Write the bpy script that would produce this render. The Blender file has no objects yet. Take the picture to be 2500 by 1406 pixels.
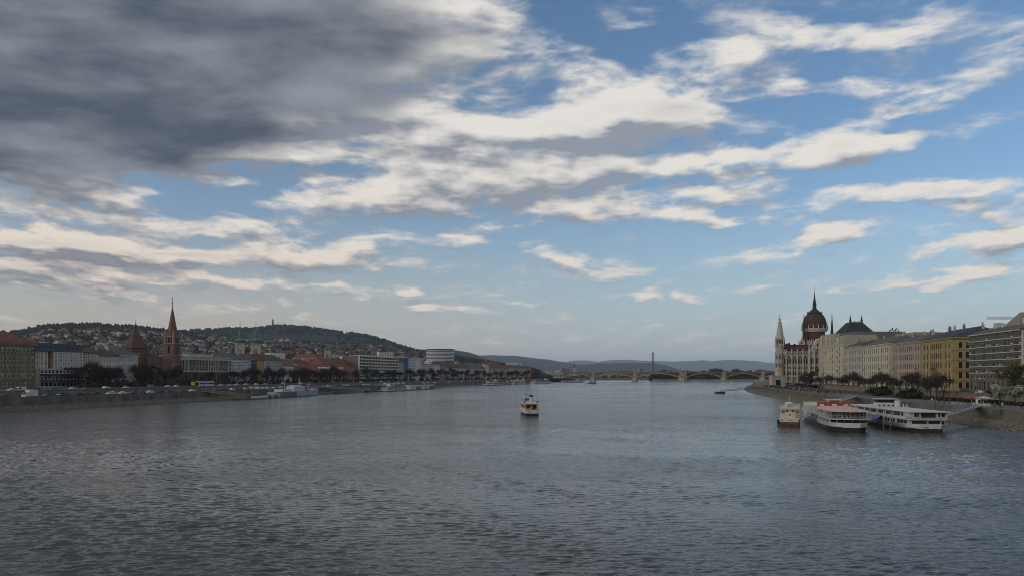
import bpy, bmesh, math, random
from mathutils import Vector, noise as mnoise

random.seed(11)
SC = bpy.context.scene
COL = SC.collection
R = math.radians
F = 1900.0 / 2500.0          # focal length over picture width
CAM_H = 14.0                 # eye height over the river: standing on a bridge deck
HZ = 914.0

# ------------------------------------------------------------------ camera
cd = bpy.data.cameras.new('camera')
cam = bpy.data.objects.new('camera', cd)
COL.objects.link(cam)
cam.location = (0, 0, CAM_H)
cam.rotation_euler = (R(90), 0, 0)
cd.sensor_width = 36.0
cd.lens = 36.0 * F
cd.shift_y = (HZ - 703.0) / 2500.0
cd.clip_start = 0.5
cd.clip_end = 60000
SC.camera = cam

# ------------------------------------------------------------------ sun, exposure
SUN_EL, SUN_AZ = R(16), R(248)          # azimuth clockwise from +Y (upstream): low, behind on the left
sd = bpy.data.lights.new('sun', 'SUN')
sun = bpy.data.objects.new('sun', sd)
COL.objects.link(sun)
sd.energy = 1.0
sd.angle = R(14)
sd.color = (1.0, 0.9, 0.76)
sv = Vector((math.sin(SUN_AZ) * math.cos(SUN_EL), math.cos(SUN_AZ) * math.cos(SUN_EL), math.sin(SUN_EL)))
sun.rotation_euler = sv.to_track_quat('Z', 'Y').to_euler()
sun.location = (-50, -50, 200)
SC.view_settings.view_transform = 'Standard'
SC.view_settings.look = 'None'
SC.view_settings.gamma = 1
SC.view_settings.use_curve_mapping = False
SC.view_settings.exposure = 0.0
SC.render.engine = 'CYCLES'
SC.cycles.use_denoising = True
SC.cycles.filter_width = 1.0
SC.cycles.max_bounces = 6
SC.cycles.diffuse_bounces = 2
SC.cycles.glossy_bounces = 3
SC.cycles.transmission_bounces = 2
SC.cycles.volume_bounces = 2
SC.cycles.transparent_max_bounces = 4
SC.cycles.caustics_reflective = False
SC.cycles.caustics_refractive = False
SC.cycles.sample_clamp_indirect = 4

# ------------------------------------------------------------------ node helper
class NT:
    def __init__(s, tree):
        s.t = tree
        s.n = tree.nodes
    def node(s, typ, **kw):
        n = s.n.new(typ)
        for k, v in kw.items():
            setattr(n, k, v)
        return n
    def set(s, sock, v):
        if isinstance(v, bpy.types.NodeSocket):
            s.t.links.new(v, sock)
        elif v is not None:
            sock.default_value = v
    def m(s, op, a, b=None, c=None, clamp=False):
        n = s.node('ShaderNodeMath', operation=op, use_clamp=clamp)
        s.set(n.inputs[0], a); s.set(n.inputs[1], b); s.set(n.inputs[2], c)
        return n.outputs[0]
    def mr(s, v, a, b, c=0.0, d=1.0, smooth=True):
        n = s.node('ShaderNodeMapRange', interpolation_type='SMOOTHSTEP' if smooth else 'LINEAR')
        for i, x in enumerate((v, a, b, c, d)):
            s.set(n.inputs[i], x)
        return n.outputs[0]
    def vm(s, op, a, b=None, scale=None):
        n = s.node('ShaderNodeVectorMath', operation=op)
        s.set(n.inputs[0], a); s.set(n.inputs[1], b)
        if scale is not None:
            s.set(n.inputs['Scale'], scale)
        return n.outputs['Value'] if op in ('DOT_PRODUCT', 'LENGTH') else n.outputs[0]
    def comb(s, x, y, z=0.0):
        n = s.node('ShaderNodeCombineXYZ')
        s.set(n.inputs[0], x); s.set(n.inputs[1], y); s.set(n.inputs[2], z)
        return n.outputs[0]
    def sep(s, v):
        n = s.node('ShaderNodeSeparateXYZ')
        s.set(n.inputs[0], v)
        return n.outputs
    def noise(s, vec, scale, detail=4, rough=0.5, dist=0.0, dim='2D', color=False, lac=2.0):
        n = s.node('ShaderNodeTexNoise', noise_dimensions=dim)
        s.set(n.inputs['Vector'], vec)
        n.inputs['Scale'].default_value = scale
        n.inputs['Detail'].default_value = detail
        n.inputs['Roughness'].default_value = rough
        n.inputs['Lacunarity'].default_value = lac
        n.inputs['Distortion'].default_value = dist
        return n.outputs['Color' if color else 'Fac']
    def mix(s, f, a, b, blend='MIX'):
        n = s.node('ShaderNodeMix', data_type='RGBA', blend_type=blend)
        s.set(n.inputs[0], f)
        for i, v in ((6, a), (7, b)):
            if isinstance(v, (tuple, list)) and len(v) == 3:
                v = (*v, 1)
            s.set(n.inputs[i], v)
        return n.outputs[2]

def srgb(r, g, b):
    f = lambda c: c / 12.92 if c <= 0.04045 else ((c + 0.055) / 1.055) ** 2.4
    return tuple(f(x / 255.0) for x in (r, g, b))

# ------------------------------------------------------------------ sky: Nishita plus a broken layer of evening cloud
# Cloud banks are placed by compass direction (U = east/north, V = up/north), so they stay in the sky where they are.
# (x, y, half width, half height, turn in degrees, weight) in hundredths of a unit of U and V*1900/1000 -> see uv()
CLOUDS = [
    # heavy dark bank, upper left
    (150, 60, 900, 330, 0, 1.25), (700, 130, 520, 230, -8, .95), (120, 300, 620, 190, 0, .95), (-400, 100, 700, 500, 0, 1.2),
    (500, -250, 900, 330, 0, 1.2), (150, -1000, 1500, 1000, 0, 1.4), (1900, -700, 1300, 620, 0, .5), (950, 190, 330, 130, -20, .55), (1120, 60, 260, 190, -15, .45),
    # band under it
    (480, 350, 430, 120, 8, .75), (760, 310, 260, 90, 0, .45), (980, 300, 330, 100, 8, .7), (930, 400, 520, 110, 4, .65), (250, 430, 420, 55, 2, .7), (620, 420, 360, 60, 4, .5), (150, 420, 300, 50, 0, .5), (760, 250, 260, 80, 0, .5), (1000, 240, 260, 60, 0, .4),
    (1060, 470, 470, 85, -3, .6), (1300, 470, 420, 80, 0, .5), (880, 500, 330, 40, -4, .4),
    # big bright cumulus in the middle
    (1510, 268, 330, 110, -6, 1.0), (1340, 320, 380, 75, -4, .75), (1610, 300, 330, 70, -3, .7), (1130, 300, 160, 60, 0, .45), (1230, 350, 330, 60, 0, .5),
    # long rows to the right
    (1700, 395, 640, 42, -4, .75), (1950, 372, 420, 38, -7, .55), (2250, 320, 320, 40, -10, .5), (1420, 400, 300, 45, 3, .5),
    (1560, 480, 440, 50, -4, .65), (1830, 462, 250, 30, -9, .6), (1500, 535, 480, 32, -2, .75), (1650, 525, 300, 28, 2, .5), (1200, 550, 240, 22, -4, .5),
    (2250, 472, 420, 42, -4, .8), (2450, 440, 200, 40, -10, .5), (2400, 512, 240, 28, -2, .5), (1940, 490, 150, 24, 0, .25),
    # high thin flocks at the right
    (1510, 70, 150, 60, -20, .42), (1930, 75, 190, 75, -18, .6), (2180, 60, 250, 90, -8, .65), (2060, 20, 320, 60, 0, .4), (1340, 150, 170, 70, 12, .42),
    (1690, 140, 260, 50, -12, .42), (1830, 190, 240, 60, -4, .5), (2010, 180, 220, 85, 10, .5), (2330, 190, 330, 70, -6, .55), (2180, 260, 270, 45, -10, .5),
    (1180, 190, 130, 35, 0, .4), (1700, 200, 110, 40, 0, .3), (2430, 120, 160, 60, -10, .35), (1930, 330, 110, 30, -6, .35), (1270, 140, 90, 40, 0, .3),
    # left rows above the hills
    (170, 485, 380, 50, 3, .8), (60, 540, 260, 40, 0, .5), (510, 555, 200, 22, 3, .6), (420, 600, 640, 42, 2, .95), (100, 600, 400, 40, 0, .6), (180, 655, 460, 32, 2, .65),
    (60, 570, 300, 30, 0, .5), (790, 628, 190, 18, -3, .5), (920, 645, 200, 18, 1, .5), (1120, 590, 220, 18, 2, .5), (640, 535, 110, 22, 0, .4), (200, 700, 560, 30, 0, .5), (620, 690, 460, 26, 0, .35),
    # small puffs near the horizon
    (1080, 590, 130, 15, 0, .3), (1360, 628, 200, 26, 2, .6), (1500, 668, 190, 42, 6, .8), (1570, 730, 60, 16, -8, .8), (1690, 730, 80, 18, 4, .85), (1850, 595, 60, 18, -10, .4),
    (2040, 578, 130, 36, -4, 1.05), (1940, 608, 190, 30, -4, .85), (2400, 580, 220, 46, -10, .95), (2490, 548, 110, 38, -12, .8), (2350, 655, 220, 32, -3, .55), (2250, 690, 380, 20, -3, .5), (1950, 705, 220, 26, 0, .35),
    (1005, 705, 50, 15, -10, .75), (1025, 752, 60, 16, 6, .8), (850, 685, 30, 22, 10, .5), (790, 694, 110, 14, -2, .5), (1120, 755, 80, 12, 4, .45), (1280, 722, 100, 14, 2, .45), (1540, 795, 120, 22, -4, .3), (740, 774, 80, 12, 3, .35), (910, 590, 60, 14, 0, .4),
    (250, 370, 300, 90, 0, .6), (150, 600, 620, 150, 2, .28), (420, 640, 420, 60, 0, .35), (60, 660, 300, 50, 0, .4), (1500, 330, 700, 180, -3, .22), (1000, 420, 420, 160, 0, .25), (900, 60, 420, 120, -10, .35),
    (250, 590, 720, 110, 2, .4), (300, 690, 600, 60, 1, .4), (700, 730, 500, 40, 0, .25), (1150, 450, 500, 120, 0, .25),
    # clear gaps
    (520, 505, 300, 45, 0, -.45), (650, 460, 260, 30, 0, -.4), (1290, 120, 330, 110, 0, -.15), (1950, 260, 300, 60, -8, -.3), (2330, 390, 500, 45, -8, -.45), (1700, 600, 420, 40, 0, -.35), (1200, 640, 420, 30, 0, -.2), (1500, 130, 260, 60, 0, -.25),
]
DARKS = [(300, 120, 900, 330, 0, 1.0), (700, 150, 520, 220, -6, .8), (60, 330, 520, 190, 0, .75), (330, 370, 420, 130, 6, .7), (-500, 100, 900, 600, 0, 1.0), (400, -350, 1100, 420, 0, 1.0), (150, -1000, 1500, 1000, 0, .9),
         (900, 400, 300, 60, 6, .3), (960, 230, 250, 60, -14, .25), (1640, 265, 190, 70, -8, .35), (130, 486, 260, 30, 4, .3), (480, 610, 430, 26, 2, .32), (180, 660, 420, 26, 2, .4), (1520, 670, 150, 30, 5, .35), (60, 590, 260, 26, 0, .3)]

def blob_sum(g, uv, items):
    acc = None
    for (x, y, rx, ry, ang, w) in items:
        mp = g.node('ShaderNodeMapping', vector_type='TEXTURE')
        g.set(mp.inputs['Vector'], uv)
        mp.inputs['Location'].default_value = ((x - 1250) / 1900, (HZ - y) / 1900, 0)
        mp.inputs['Rotation'].default_value = (0, 0, R(-ang))
        mp.inputs['Scale'].default_value = (rx / 1900, ry / 1900, 1)
        gr = g.node('ShaderNodeTexGradient', gradient_type='SPHERICAL')
        g.set(gr.inputs[0], mp.outputs[0])
        acc = g.m('MULTIPLY', gr.outputs['Fac'], w) if acc is None else g.m('MULTIPLY_ADD', gr.outputs['Fac'], w, acc)
    return acc

def cloud_group():
    t = bpy.data.node_groups.new('cloud_density', 'ShaderNodeTree')
    t.interface.new_socket('Dir', in_out='INPUT', socket_type='NodeSocketVector')
    for nm in ('Density', 'Dark', 'Soft', 'Shape'):
        t.interface.new_socket(nm, in_out='OUTPUT', socket_type='NodeSocketFloat')
    g = NT(t)
    gi = g.node('NodeGroupInput'); go = g.node('NodeGroupOutput')
    d = gi.outputs[0]
    x, y, z = g.sep(d)
    yy = g.m('MAXIMUM', y, 0.08)
    U = g.m('DIVIDE', x, yy); V = g.m('DIVIDE', z, yy)
    front = g.mr(y, 0.1, 0.45)
    zz = g.m('ADD', g.m('MAXIMUM', z, 0.0), 0.07)
    P = g.comb(g.m('DIVIDE', x, zz), g.m('DIVIDE', y, zz))
    # cells of cloud shrink towards the horizon and are seen from the side: 1.9 times as wide as high
    uv0 = g.comb(U, V)
    sV = g.m('ADD', g.m('MAXIMUM', V, 0.0), 0.13)
    az = g.m('ARCTAN2', x, y)
    C = g.comb(g.m('DIVIDE', g.m('ADD', U, g.m('MULTIPLY', V, -.2)), g.m('ADD', sV, .03)), g.m('MULTIPLY', g.m('LOGARITHM', g.m('ADD', sV, -.05), math.e), 2.25))
    warp = g.noise(C, 1.6, 3, .55, color=True)
    wv = g.vm('SUBTRACT', warp, (.5, .5, .5))
    amp = g.m('MULTIPLY', sV, .26)
    uv = g.vm('ADD', uv0, g.vm('SCALE', g.vm('MULTIPLY', wv, (1.6, .9, 0)), scale=amp))
    macro = blob_sum(g, uv, CLOUDS)
    dark = blob_sum(g, uv, DARKS)
    wv3 = g.vm('SCALE', wv, scale=.14)
    C2 = g.vm('ADD', C, wv3)
    n1 = g.noise(C2, 4.3, 9, .60, .0)
    n0 = g.noise(C2, .9, 3, .5, .0)
    bil = g.m('ABSOLUTE', g.m('SUBTRACT', g.noise(C2, 5.6, 3, .5), .5))     # rounded heaps
    det = g.m('ADD', g.m('MULTIPLY', g.m('SUBTRACT', n1, .5), 2.7), g.m('MULTIPLY', g.m('SUBTRACT', n0, .5), 1.0))
    det = g.m('ADD', det, g.m('SUBTRACT', .14, g.m('MULTIPLY', bil, 1.7)))
    # elsewhere in the sky the same broken layer goes on
    wide = g.m('SUBTRACT', g.m('MULTIPLY', g.noise(P, .35, 2, .5), 1.5), .15)
    mm = g.node('ShaderNodeMix', data_type='FLOAT')
    g.set(mm.inputs[0], front); g.set(mm.inputs[2], wide); g.set(mm.inputs[3], macro)
    soft = g.mr(mm.outputs[0], -.15, .4, .5, 1.0)
    soft = g.m('MULTIPLY', soft, g.mr(dark, .1, .9, 1.0, .5))
    dens = g.m('ADD', mm.outputs[0], g.m('MULTIPLY', det, soft))
    g.set(go.inputs[0], g.m('SUBTRACT', dens, .2))
    dk = g.m('MULTIPLY', dark, front)
    g.set(go.inputs[1], dk)
    g.set(go.inputs[2], g.noise(g.vm('MULTIPLY', C2, (.8, 1.0, 1)), 1.6, 6, .56, .1))
    shp = g.m('MULTIPLY', g.m('SUBTRACT', g.noise(C2, 4.3, 3, .55), .5), 2.6)
    g.set(go.inputs[3], g.m('ADD', g.m('ADD', mm.outputs[0], g.m('MULTIPLY', shp, soft)), g.m('MULTIPLY', g.m('SUBTRACT', n0, .5), .8)))
    return t

world = bpy.data.worlds.new('World')
SC.world = world
world.use_nodes = True
world.cycles.sampling_method = 'MANUAL'
world.cycles.sample_map_resolution = 512
W = NT(world.node_tree)
W.n.clear()
out = W.node('ShaderNodeOutputWorld')
bg = W.node('ShaderNodeBackground')
W.t.links.new(bg.outputs[0], out.inputs['Surface'])
SKY_K = 0.12
bg.inputs['Strength'].default_value = SKY_K
sky = W.node('ShaderNodeTexSky', sky_type='NISHITA')
sky.sun_disc = False
sky.sun_elevation = SUN_EL
sky.sun_rotation = SUN_AZ
sky.altitude = 100
sky.air_density = 1.0
sky.dust_density = 0.3
sky.ozone_density = 3.0
DIR = W.node('ShaderNodeTexCoord').outputs['Generated']
cg = cloud_group()
g1 = W.node('ShaderNodeGroup'); g1.node_tree = cg
W.set(g1.inputs[0], DIR)
g2 = W.node('ShaderNodeGroup'); g2.node_tree = cg
dx, dy, dz = W.sep(DIR)
stp = W.m('MULTIPLY', W.m('ADD', W.m('MAXIMUM', dz, 0.0), .13), .055)
W.set(g2.inputs[0], W.vm('ADD', DIR, W.vm('SCALE', (-.55, 0, 1.0), scale=stp)))
dens, dark = g1.outputs[0], g1.outputs[1]
lit = W.m('ADD', W.m('MULTIPLY', W.m('SUBTRACT', g1.outputs[3], g2.outputs[3]), .6), W.m('MULTIPLY', W.m('SUBTRACT', dens, g2.outputs[0]), .5))
alpha = W.m('POWER', W.mr(dens, -.28, .78, smooth=True), 1.0)
thick = W.mr(dens, .15, 1.0)
fine = W.m('SUBTRACT', dens, g1.outputs[3])
relief = W.m('ADD', W.mr(lit, -1.0, .9, 0, 1, smooth=True), W.m('MULTIPLY', fine, .20))
low = W.mr(dz, .32, .03)                      # 1 near the horizon
west = W.mr(dx, .25, -.5)                     # 1 towards the left, where the sun has gone behind the bank
def em(c, k=1.0):                              # display colour -> value before the background strength
    return tuple(v * k / SKY_K for v in srgb(*c))
bright = W.mix(W.m('MULTIPLY', low, W.m('ADD', .35, W.m('MULTIPLY', west, .5))), em((230, 226, 220)), em((232, 214, 196)))
shade = W.mix(west, em((146, 154, 166)), em((138, 140, 148)))
sun_face = W.m('ADD', W.m('MULTIPLY', W.m('SUBTRACT', relief, .5), 1.35), W.mr(dens, .05, 1.5, .66, .34))
ccol = W.mix(W.m('SUBTRACT', 1.0, sun_face, clamp=True), bright, shade)
# the deep bank on the left is dark from below
dkf = W.m('MULTIPLY', W.mr(dark, .10, .75), W.mr(dens, .05, .7))
bankc = W.mix(W.m('ADD', W.mr(g1.outputs[2], .28, .72, 0, .95), W.m('MULTIPLY', W.m('SUBTRACT', relief, .5), .5), clamp=True), em((80, 89, 104)), em((142, 148, 157)))
ccol = W.mix(dkf, ccol, bankc)
# thin veil that whitens the last degrees above the horizon
veil = W.m('MULTIPLY', W.m('POWER', W.mr(dz, .30, -.02), 1.8), .94)
veil = W.m('ADD', veil, W.m('MULTIPLY', W.mr(dz, .5, .15), .06))
skyc = W.mix(veil, W.vm('MULTIPLY', sky.outputs[0], (.95, 1.01, 1.04)), W.mix(west, em((176, 184, 190)), em((190, 173, 161))))
alpha = W.m('MULTIPLY', alpha, W.mr(dz, -.01, .07, .2, 1))
W.set(bg.inputs['Color'], W.mix(alpha, skyc, ccol))

# ================================================================== materials
MATS = {}
def mat(name, rgb, rough=.8, var=.18, scale=.35, bump=0.0, metal=0.0, spec=.3, streak=False, fine=0.0):
    if name in MATS:
        return MATS[name]
    m = bpy.data.materials.new(name)
    MATS[name] = m
    m.use_nodes = True
    g = NT(m.node_tree)
    b = g.n['Principled BSDF']
    b.inputs['Roughness'].default_value = rough
    b.inputs['Metallic'].default_value = metal
    b.inputs['Specular IOR Level'].default_value = spec
    if var:
        pos = g.node('ShaderNodeNewGeometry').outputs['Position']
        v = g.vm('MULTIPLY', pos, (1, 1, .22)) if streak else pos
        n = g.noise(v, scale, 5, .62, dim='3D')
        f = g.mr(n, .28, .72, 1 - var, 1 + var, smooth=False)
        if fine:
            n2 = g.noise(pos, scale * 9, 3, .6, dim='3D')
            f = g.m('MULTIPLY', f, g.mr(n2, .3, .7, 1 - fine, 1 + fine, smooth=False))
        c = g.vm('SCALE', tuple(rgb), scale=f)
        g.set(b.inputs['Base Color'], c)
        if bump:
            bn = g.node('ShaderNodeBump')
            bn.inputs['Strength'].default_value = bump
            bn.inputs['Distance'].default_value = .2
            g.set(bn.inputs['Height'], g.noise(pos, scale * 6, 4, .6, dim='3D'))
            g.set(b.inputs['Normal'], bn.outputs[0])
    else:
        b.inputs['Base Color'].default_value = (*rgb, 1)
    return m

glass = mat('window_glass', (.010, .011, .013), .2, 0, spec=.22)
white_frame = mat('white_frame', (.62, .60, .55), .6, .08)
dark_frame = mat('dark_frame', (.05, .045, .04), .6, .1)
stone = mat('grey_stone', (.30, .27, .22), .85, .25, .5, .3)
quay_stone = mat('quay_stone', (.105, .092, .068), .9, .5, .22, .4, streak=True, fine=.25)
asphalt = mat('asphalt', (.04, .038, .036), .9, .25, .3)
pave = mat('promenade_paving', (.13, .115, .095), .9, .2, .3)
white_paint = mat('white_paint', (.46, .45, .425), .5, .22, .5, spec=.5)
cream_paint = mat('cream_paint', (.50, .46, .37), .5, .08, .6)
black_paint = mat('black_paint', (.018, .02, .024), .4, .2, .5)
dark_metal = mat('dark_metal', (.03, .03, .03), .6, .2)
rust_red = mat('red_bottom_paint', (.10, .03, .022), .6, .25, .5)
grey_metal = mat('grey_metal', (.22, .225, .23), .5, .12)
copper = mat('green_copper', (.08, .16, .115), .7, .3, .4)
rubber = mat('tyre_rubber', (.015, .015, .015), .9, 0)
gold = mat('gilding', (.5, .36, .1), .4, .1)

# ================================================================== mesh builder
class MB:
    def __init__(s):
        s.v = []; s.f = []; s.mi = []; s.cur = 0
        s.M = None
    def mat(s, i):
        s.cur = i
        return s
    def add(s, pts, faces):
        o = len(s.v)
        for p in pts:
            p = Vector(p)
            s.v.append(tuple(s.M @ p) if s.M else tuple(p))
        for f in faces:
            s.f.append([o + i for i in f]); s.mi.append(s.cur)
    def quad(s, a, b, c, d):
        s.add((a, b, c, d), ((0, 1, 2, 3),))
    def box(s, x0, x1, y0, y1, z0, z1):
        s.add(((x0, y0, z0), (x1, y0, z0), (x1, y1, z0), (x0, y1, z0), (x0, y0, z1), (x1, y0, z1), (x1, y1, z1), (x0, y1, z1)),
              ((3, 2, 1, 0), (4, 5, 6, 7), (0, 1, 5, 4), (1, 2, 6, 5), (2, 3, 7, 6), (3, 0, 4, 7)))
    def prism(s, poly, z0, z1, poly2=None):
        n = len(poly); p2 = poly2 or poly
        s.add([(x, y, z0) for x, y in poly] + [(x, y, z1) for x, y in p2],
              [list(range(n - 1, -1, -1)), list(range(n, 2 * n))] + [[i, (i + 1) % n, n + (i + 1) % n, n + i] for i in range(n)])
    def ring(s, cx, cy, prof, n=12, rot=0.0, sx=1, sy=1):     # lathe: prof = [(r, z), ...]
        pts = []
        for r, z in prof:
            for k in range(n):
                a = rot + 2 * math.pi * k / n
                pts.append((cx + math.cos(a) * r * sx, cy + math.sin(a) * r * sy, z))
        fs = []
        for j in range(len(prof) - 1):
            for k in range(n):
                fs.append([j * n + k, j * n + (k + 1) % n, (j + 1) * n + (k + 1) % n, (j + 1) * n + k])
        fs.append(list(range(n - 1, -1, -1))); fs.append([(len(prof) - 1) * n + k for k in range(n)])
        s.add(pts, fs)
    def tube(s, a, b, r0, r1=None, n=5):
        a, b = Vector(a), Vector(b); r1 = r0 if r1 is None else r1
        d = (b - a)
        if d.length < 1e-6: return
        d.normalize()
        u = d.orthogonal().normalized(); w = d.cross(u)
        pts = [a + (u * math.cos(2 * math.pi * k / n) + w * math.sin(2 * math.pi * k / n)) * r0 for k in range(n)]
        pts += [b + (u * math.cos(2 * math.pi * k / n) + w * math.sin(2 * math.pi * k / n)) * r1 for k in range(n)]
        s.add(pts, [[k, (k + 1) % n, n + (k + 1) % n, n + k] for k in range(n)] + [list(range(n - 1, -1, -1)), list(range(n, 2 * n))])
    def mesh(s, name, mats, smooth=False):
        me = bpy.data.meshes.new(name)
        me.from_pydata(s.v, [], s.f)
        for m in (mats if isinstance(mats, (list, tuple)) else [mats]):
            me.materials.append(m)
        me.polygons.foreach_set('material_index', s.mi)
        if smooth:
            me.polygons.foreach_set('use_smooth', [True] * len(s.f))
        me.update()
        return me
    def build(s, name, mats, parent=None, smooth=False):
        return put(name, s.mesh(name, mats, smooth), parent)

def put(name, me, parent=None, loc=(0, 0, 0), rz=0.0, sc=None):
    o = bpy.data.objects.new(name, me)
    COL.objects.link(o)
    o.location = loc
    o.rotation_euler = (0, 0, rz)
    if sc is not None:
        o.scale = (sc, sc, sc) if isinstance(sc, (int, float)) else sc
    if parent:
        o.parent = parent
    return o

def tag(o, label=None, cat=None, group=None, kind=None):
    if label: o['label'] = label
    if cat: o['category'] = cat
    if group: o['group'] = group
    if kind: o['kind'] = kind
    return o

def thing(name, label, cat, loc=(0, 0, 0), rz=0.0, group=None):
    o = bpy.data.objects.new(name, None)
    COL.objects.link(o)
    o.location = loc
    o.rotation_euler = (0, 0, rz)
    return tag(o, label, cat, group)

KIDS = {}
def dup(src, loc, rz, label=None, group=None, sc=None):
    """a copy of a thing with copies of its parts and their parts, sharing mesh data"""
    r = src.copy(); COL.objects.link(r)
    r.location = loc; r.rotation_euler = (0, 0, rz)
    if sc is not None: r.scale = (sc, sc, sc) if isinstance(sc, (int, float)) else sc
    if label: r['label'] = label
    if group: r['group'] = group
    if src.name not in KIDS:
        KIDS[src.name] = list(src.children)
    for ch in KIDS[src.name]:
        c = ch.copy(); COL.objects.link(c); c.parent = r
        for gch in ch.children:
            d = gch.copy(); COL.objects.link(d); d.parent = c
    return r

def zpx(y, D):                # height at which a thing D metres up the river stands this tall
    return CAM_H + (HZ - y) / 1900.0 * D

def lerp_tab(tab, d):
    if d <= tab[0][0]:
        (a, x), (b, y) = tab[0], tab[1]
    elif d >= tab[-1][0]:
        (a, x), (b, y) = tab[-2], tab[-1]
    else:
        for i in range(len(tab) - 1):
            if tab[i][0] <= d <= tab[i + 1][0]:
                (a, x), (b, y) = tab[i], tab[i + 1]
                break
    return x + (y - x) * (d - a) / (b - a)

def sm(t):
    t = max(0.0, min(1.0, t))
    return t * t * (3 - 2 * t)

# ================================================================== river, banks, land
# water's edge of the two banks: (distance upstream, metres east)
WL = [(-260, -300), (100, -236), (200, -213), (292, -192), (436, -160), (604, -128), (760, -94), (887, -68), (1023, -45), (1156, 0), (1285, 36), (1400, 64), (1662, 96), (2100, 140), (2600, 240)]
WR = [(-260, 70), (60, 108), (189, 125), (300, 133), (385, 141), (451, 154), (521, 167), (580, 179), (640, 193), (760, 226), (1000, 302), (1300, 424), (1662, 566), (2100, 740), (2600, 930)]
def smooth_tab(tab, step=20):
    o = []
    d = tab[0][0]
    while d <= tab[-1][0]:
        o.append((d, sum(lerp_tab(tab, d + k) for k in (-30, -15, 0, 15, 30)) / 5)); d += step
    return o
WLs, WRs = smooth_tab(WL), smooth_tab(WR)

def offset_pt(tab, d, off, side):
    """point 'off' metres inland from the water's edge; side -1 left bank, +1 right bank"""
    x = lerp_tab(tab, d); s = (lerp_tab(tab, d + 8) - lerp_tab(tab, d - 8)) / 16.0
    n = math.hypot(1, s)
    return Vector((x + side * off / n, d - side * off * s / n, 0))

def strip(tab, side, cols, name, m, kind='structure', ds=None):
    """sheet along a bank: cols = [(offset inland, z), ...]"""
    b = MB()
    ds = ds or [t[0] for t in tab]
    pts = []
    for d in ds:
        for off, z in cols:
            p = offset_pt(tab, d, off, side); pts.append((p.x, p.y, z))
    n = len(cols)
    fs = []
    for i in range(len(ds) - 1):
        for j in range(n - 1):
            q = [i * n + j, i * n + j + 1, (i + 1) * n + j + 1, (i + 1) * n + j]
            fs.append(q if side < 0 else q[::-1])
    b.add(pts, [f[::-1] for f in fs])
    o = b.build(name, m)
    tag(o, kind=kind or 'thing')
    return o

# water: wind-ruffled river, one sheet from behind the camera to beyond the bridge
wm = bpy.data.materials.new('river_water')
wm.use_nodes = True
g = NT(wm.node_tree)
pb = g.n['Principled BSDF']
pb.inputs['Base Color'].default_value = (.050, .050, .043, 1)
pb.inputs['IOR'].default_value = 1.33
pb.inputs['Specular IOR Level'].default_value = .5
pos = g.node('ShaderNodeNewGeometry').outputs['Position']
mp = g.node('ShaderNodeMapping')
g.set(mp.inputs['Vector'], pos)
mp.inputs['Rotation'].default_value = (0, 0, R(10))
mp.inputs['Scale'].default_value = (.55, 1.0, 1)
wv = mp.outputs[0]
gust = g.noise(g.vm('MULTIPLY', pos, (.6, 1.0, 0)), .018, 4, .6, .8)
gust2 = g.noise(g.vm('MULTIPLY', pos, (.35, 1.0, 0)), .09, 4, .6, .6)
gf = g.m('ADD', g.mr(gust, .3, .7, .72, 1.08), g.mr(gust2, .3, .7, -.15, .25))
pnear = g.mr(g.sep(pos)[1], 110, 240, .15, 1.0)
h = g.m('MULTIPLY', g.m('MULTIPLY', g.noise(wv, .42, 2, .5, .5), 1.15), pnear)
h = g.m('ADD', h, g.m('MULTIPLY', g.noise(wv, 1.3, 3, .55, .5), .40))
h = g.m('ADD', h, g.m('MULTIPLY', g.noise(wv, 4.2, 3, .6, .3), .07))
py_ = g.sep(pos)[1]
gf = g.m('MULTIPLY', gf, g.m('ADD', g.mr(py_, 100, 240, .05, .07), g.mr(py_, 220, 800, .20, .10)))
bn = g.node('ShaderNodeBump')
bn.inputs['Strength'].default_value = 1.0
bn.inputs['Distance'].default_value = 1.25
g.set(bn.inputs['Height'], g.m('MULTIPLY', h, gf))
g.set(pb.inputs['Normal'], bn.outputs[0])
g.set(pb.inputs['Roughness'], g.mr(gust, .3, .7, .05, .14))
import numpy as np
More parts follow.
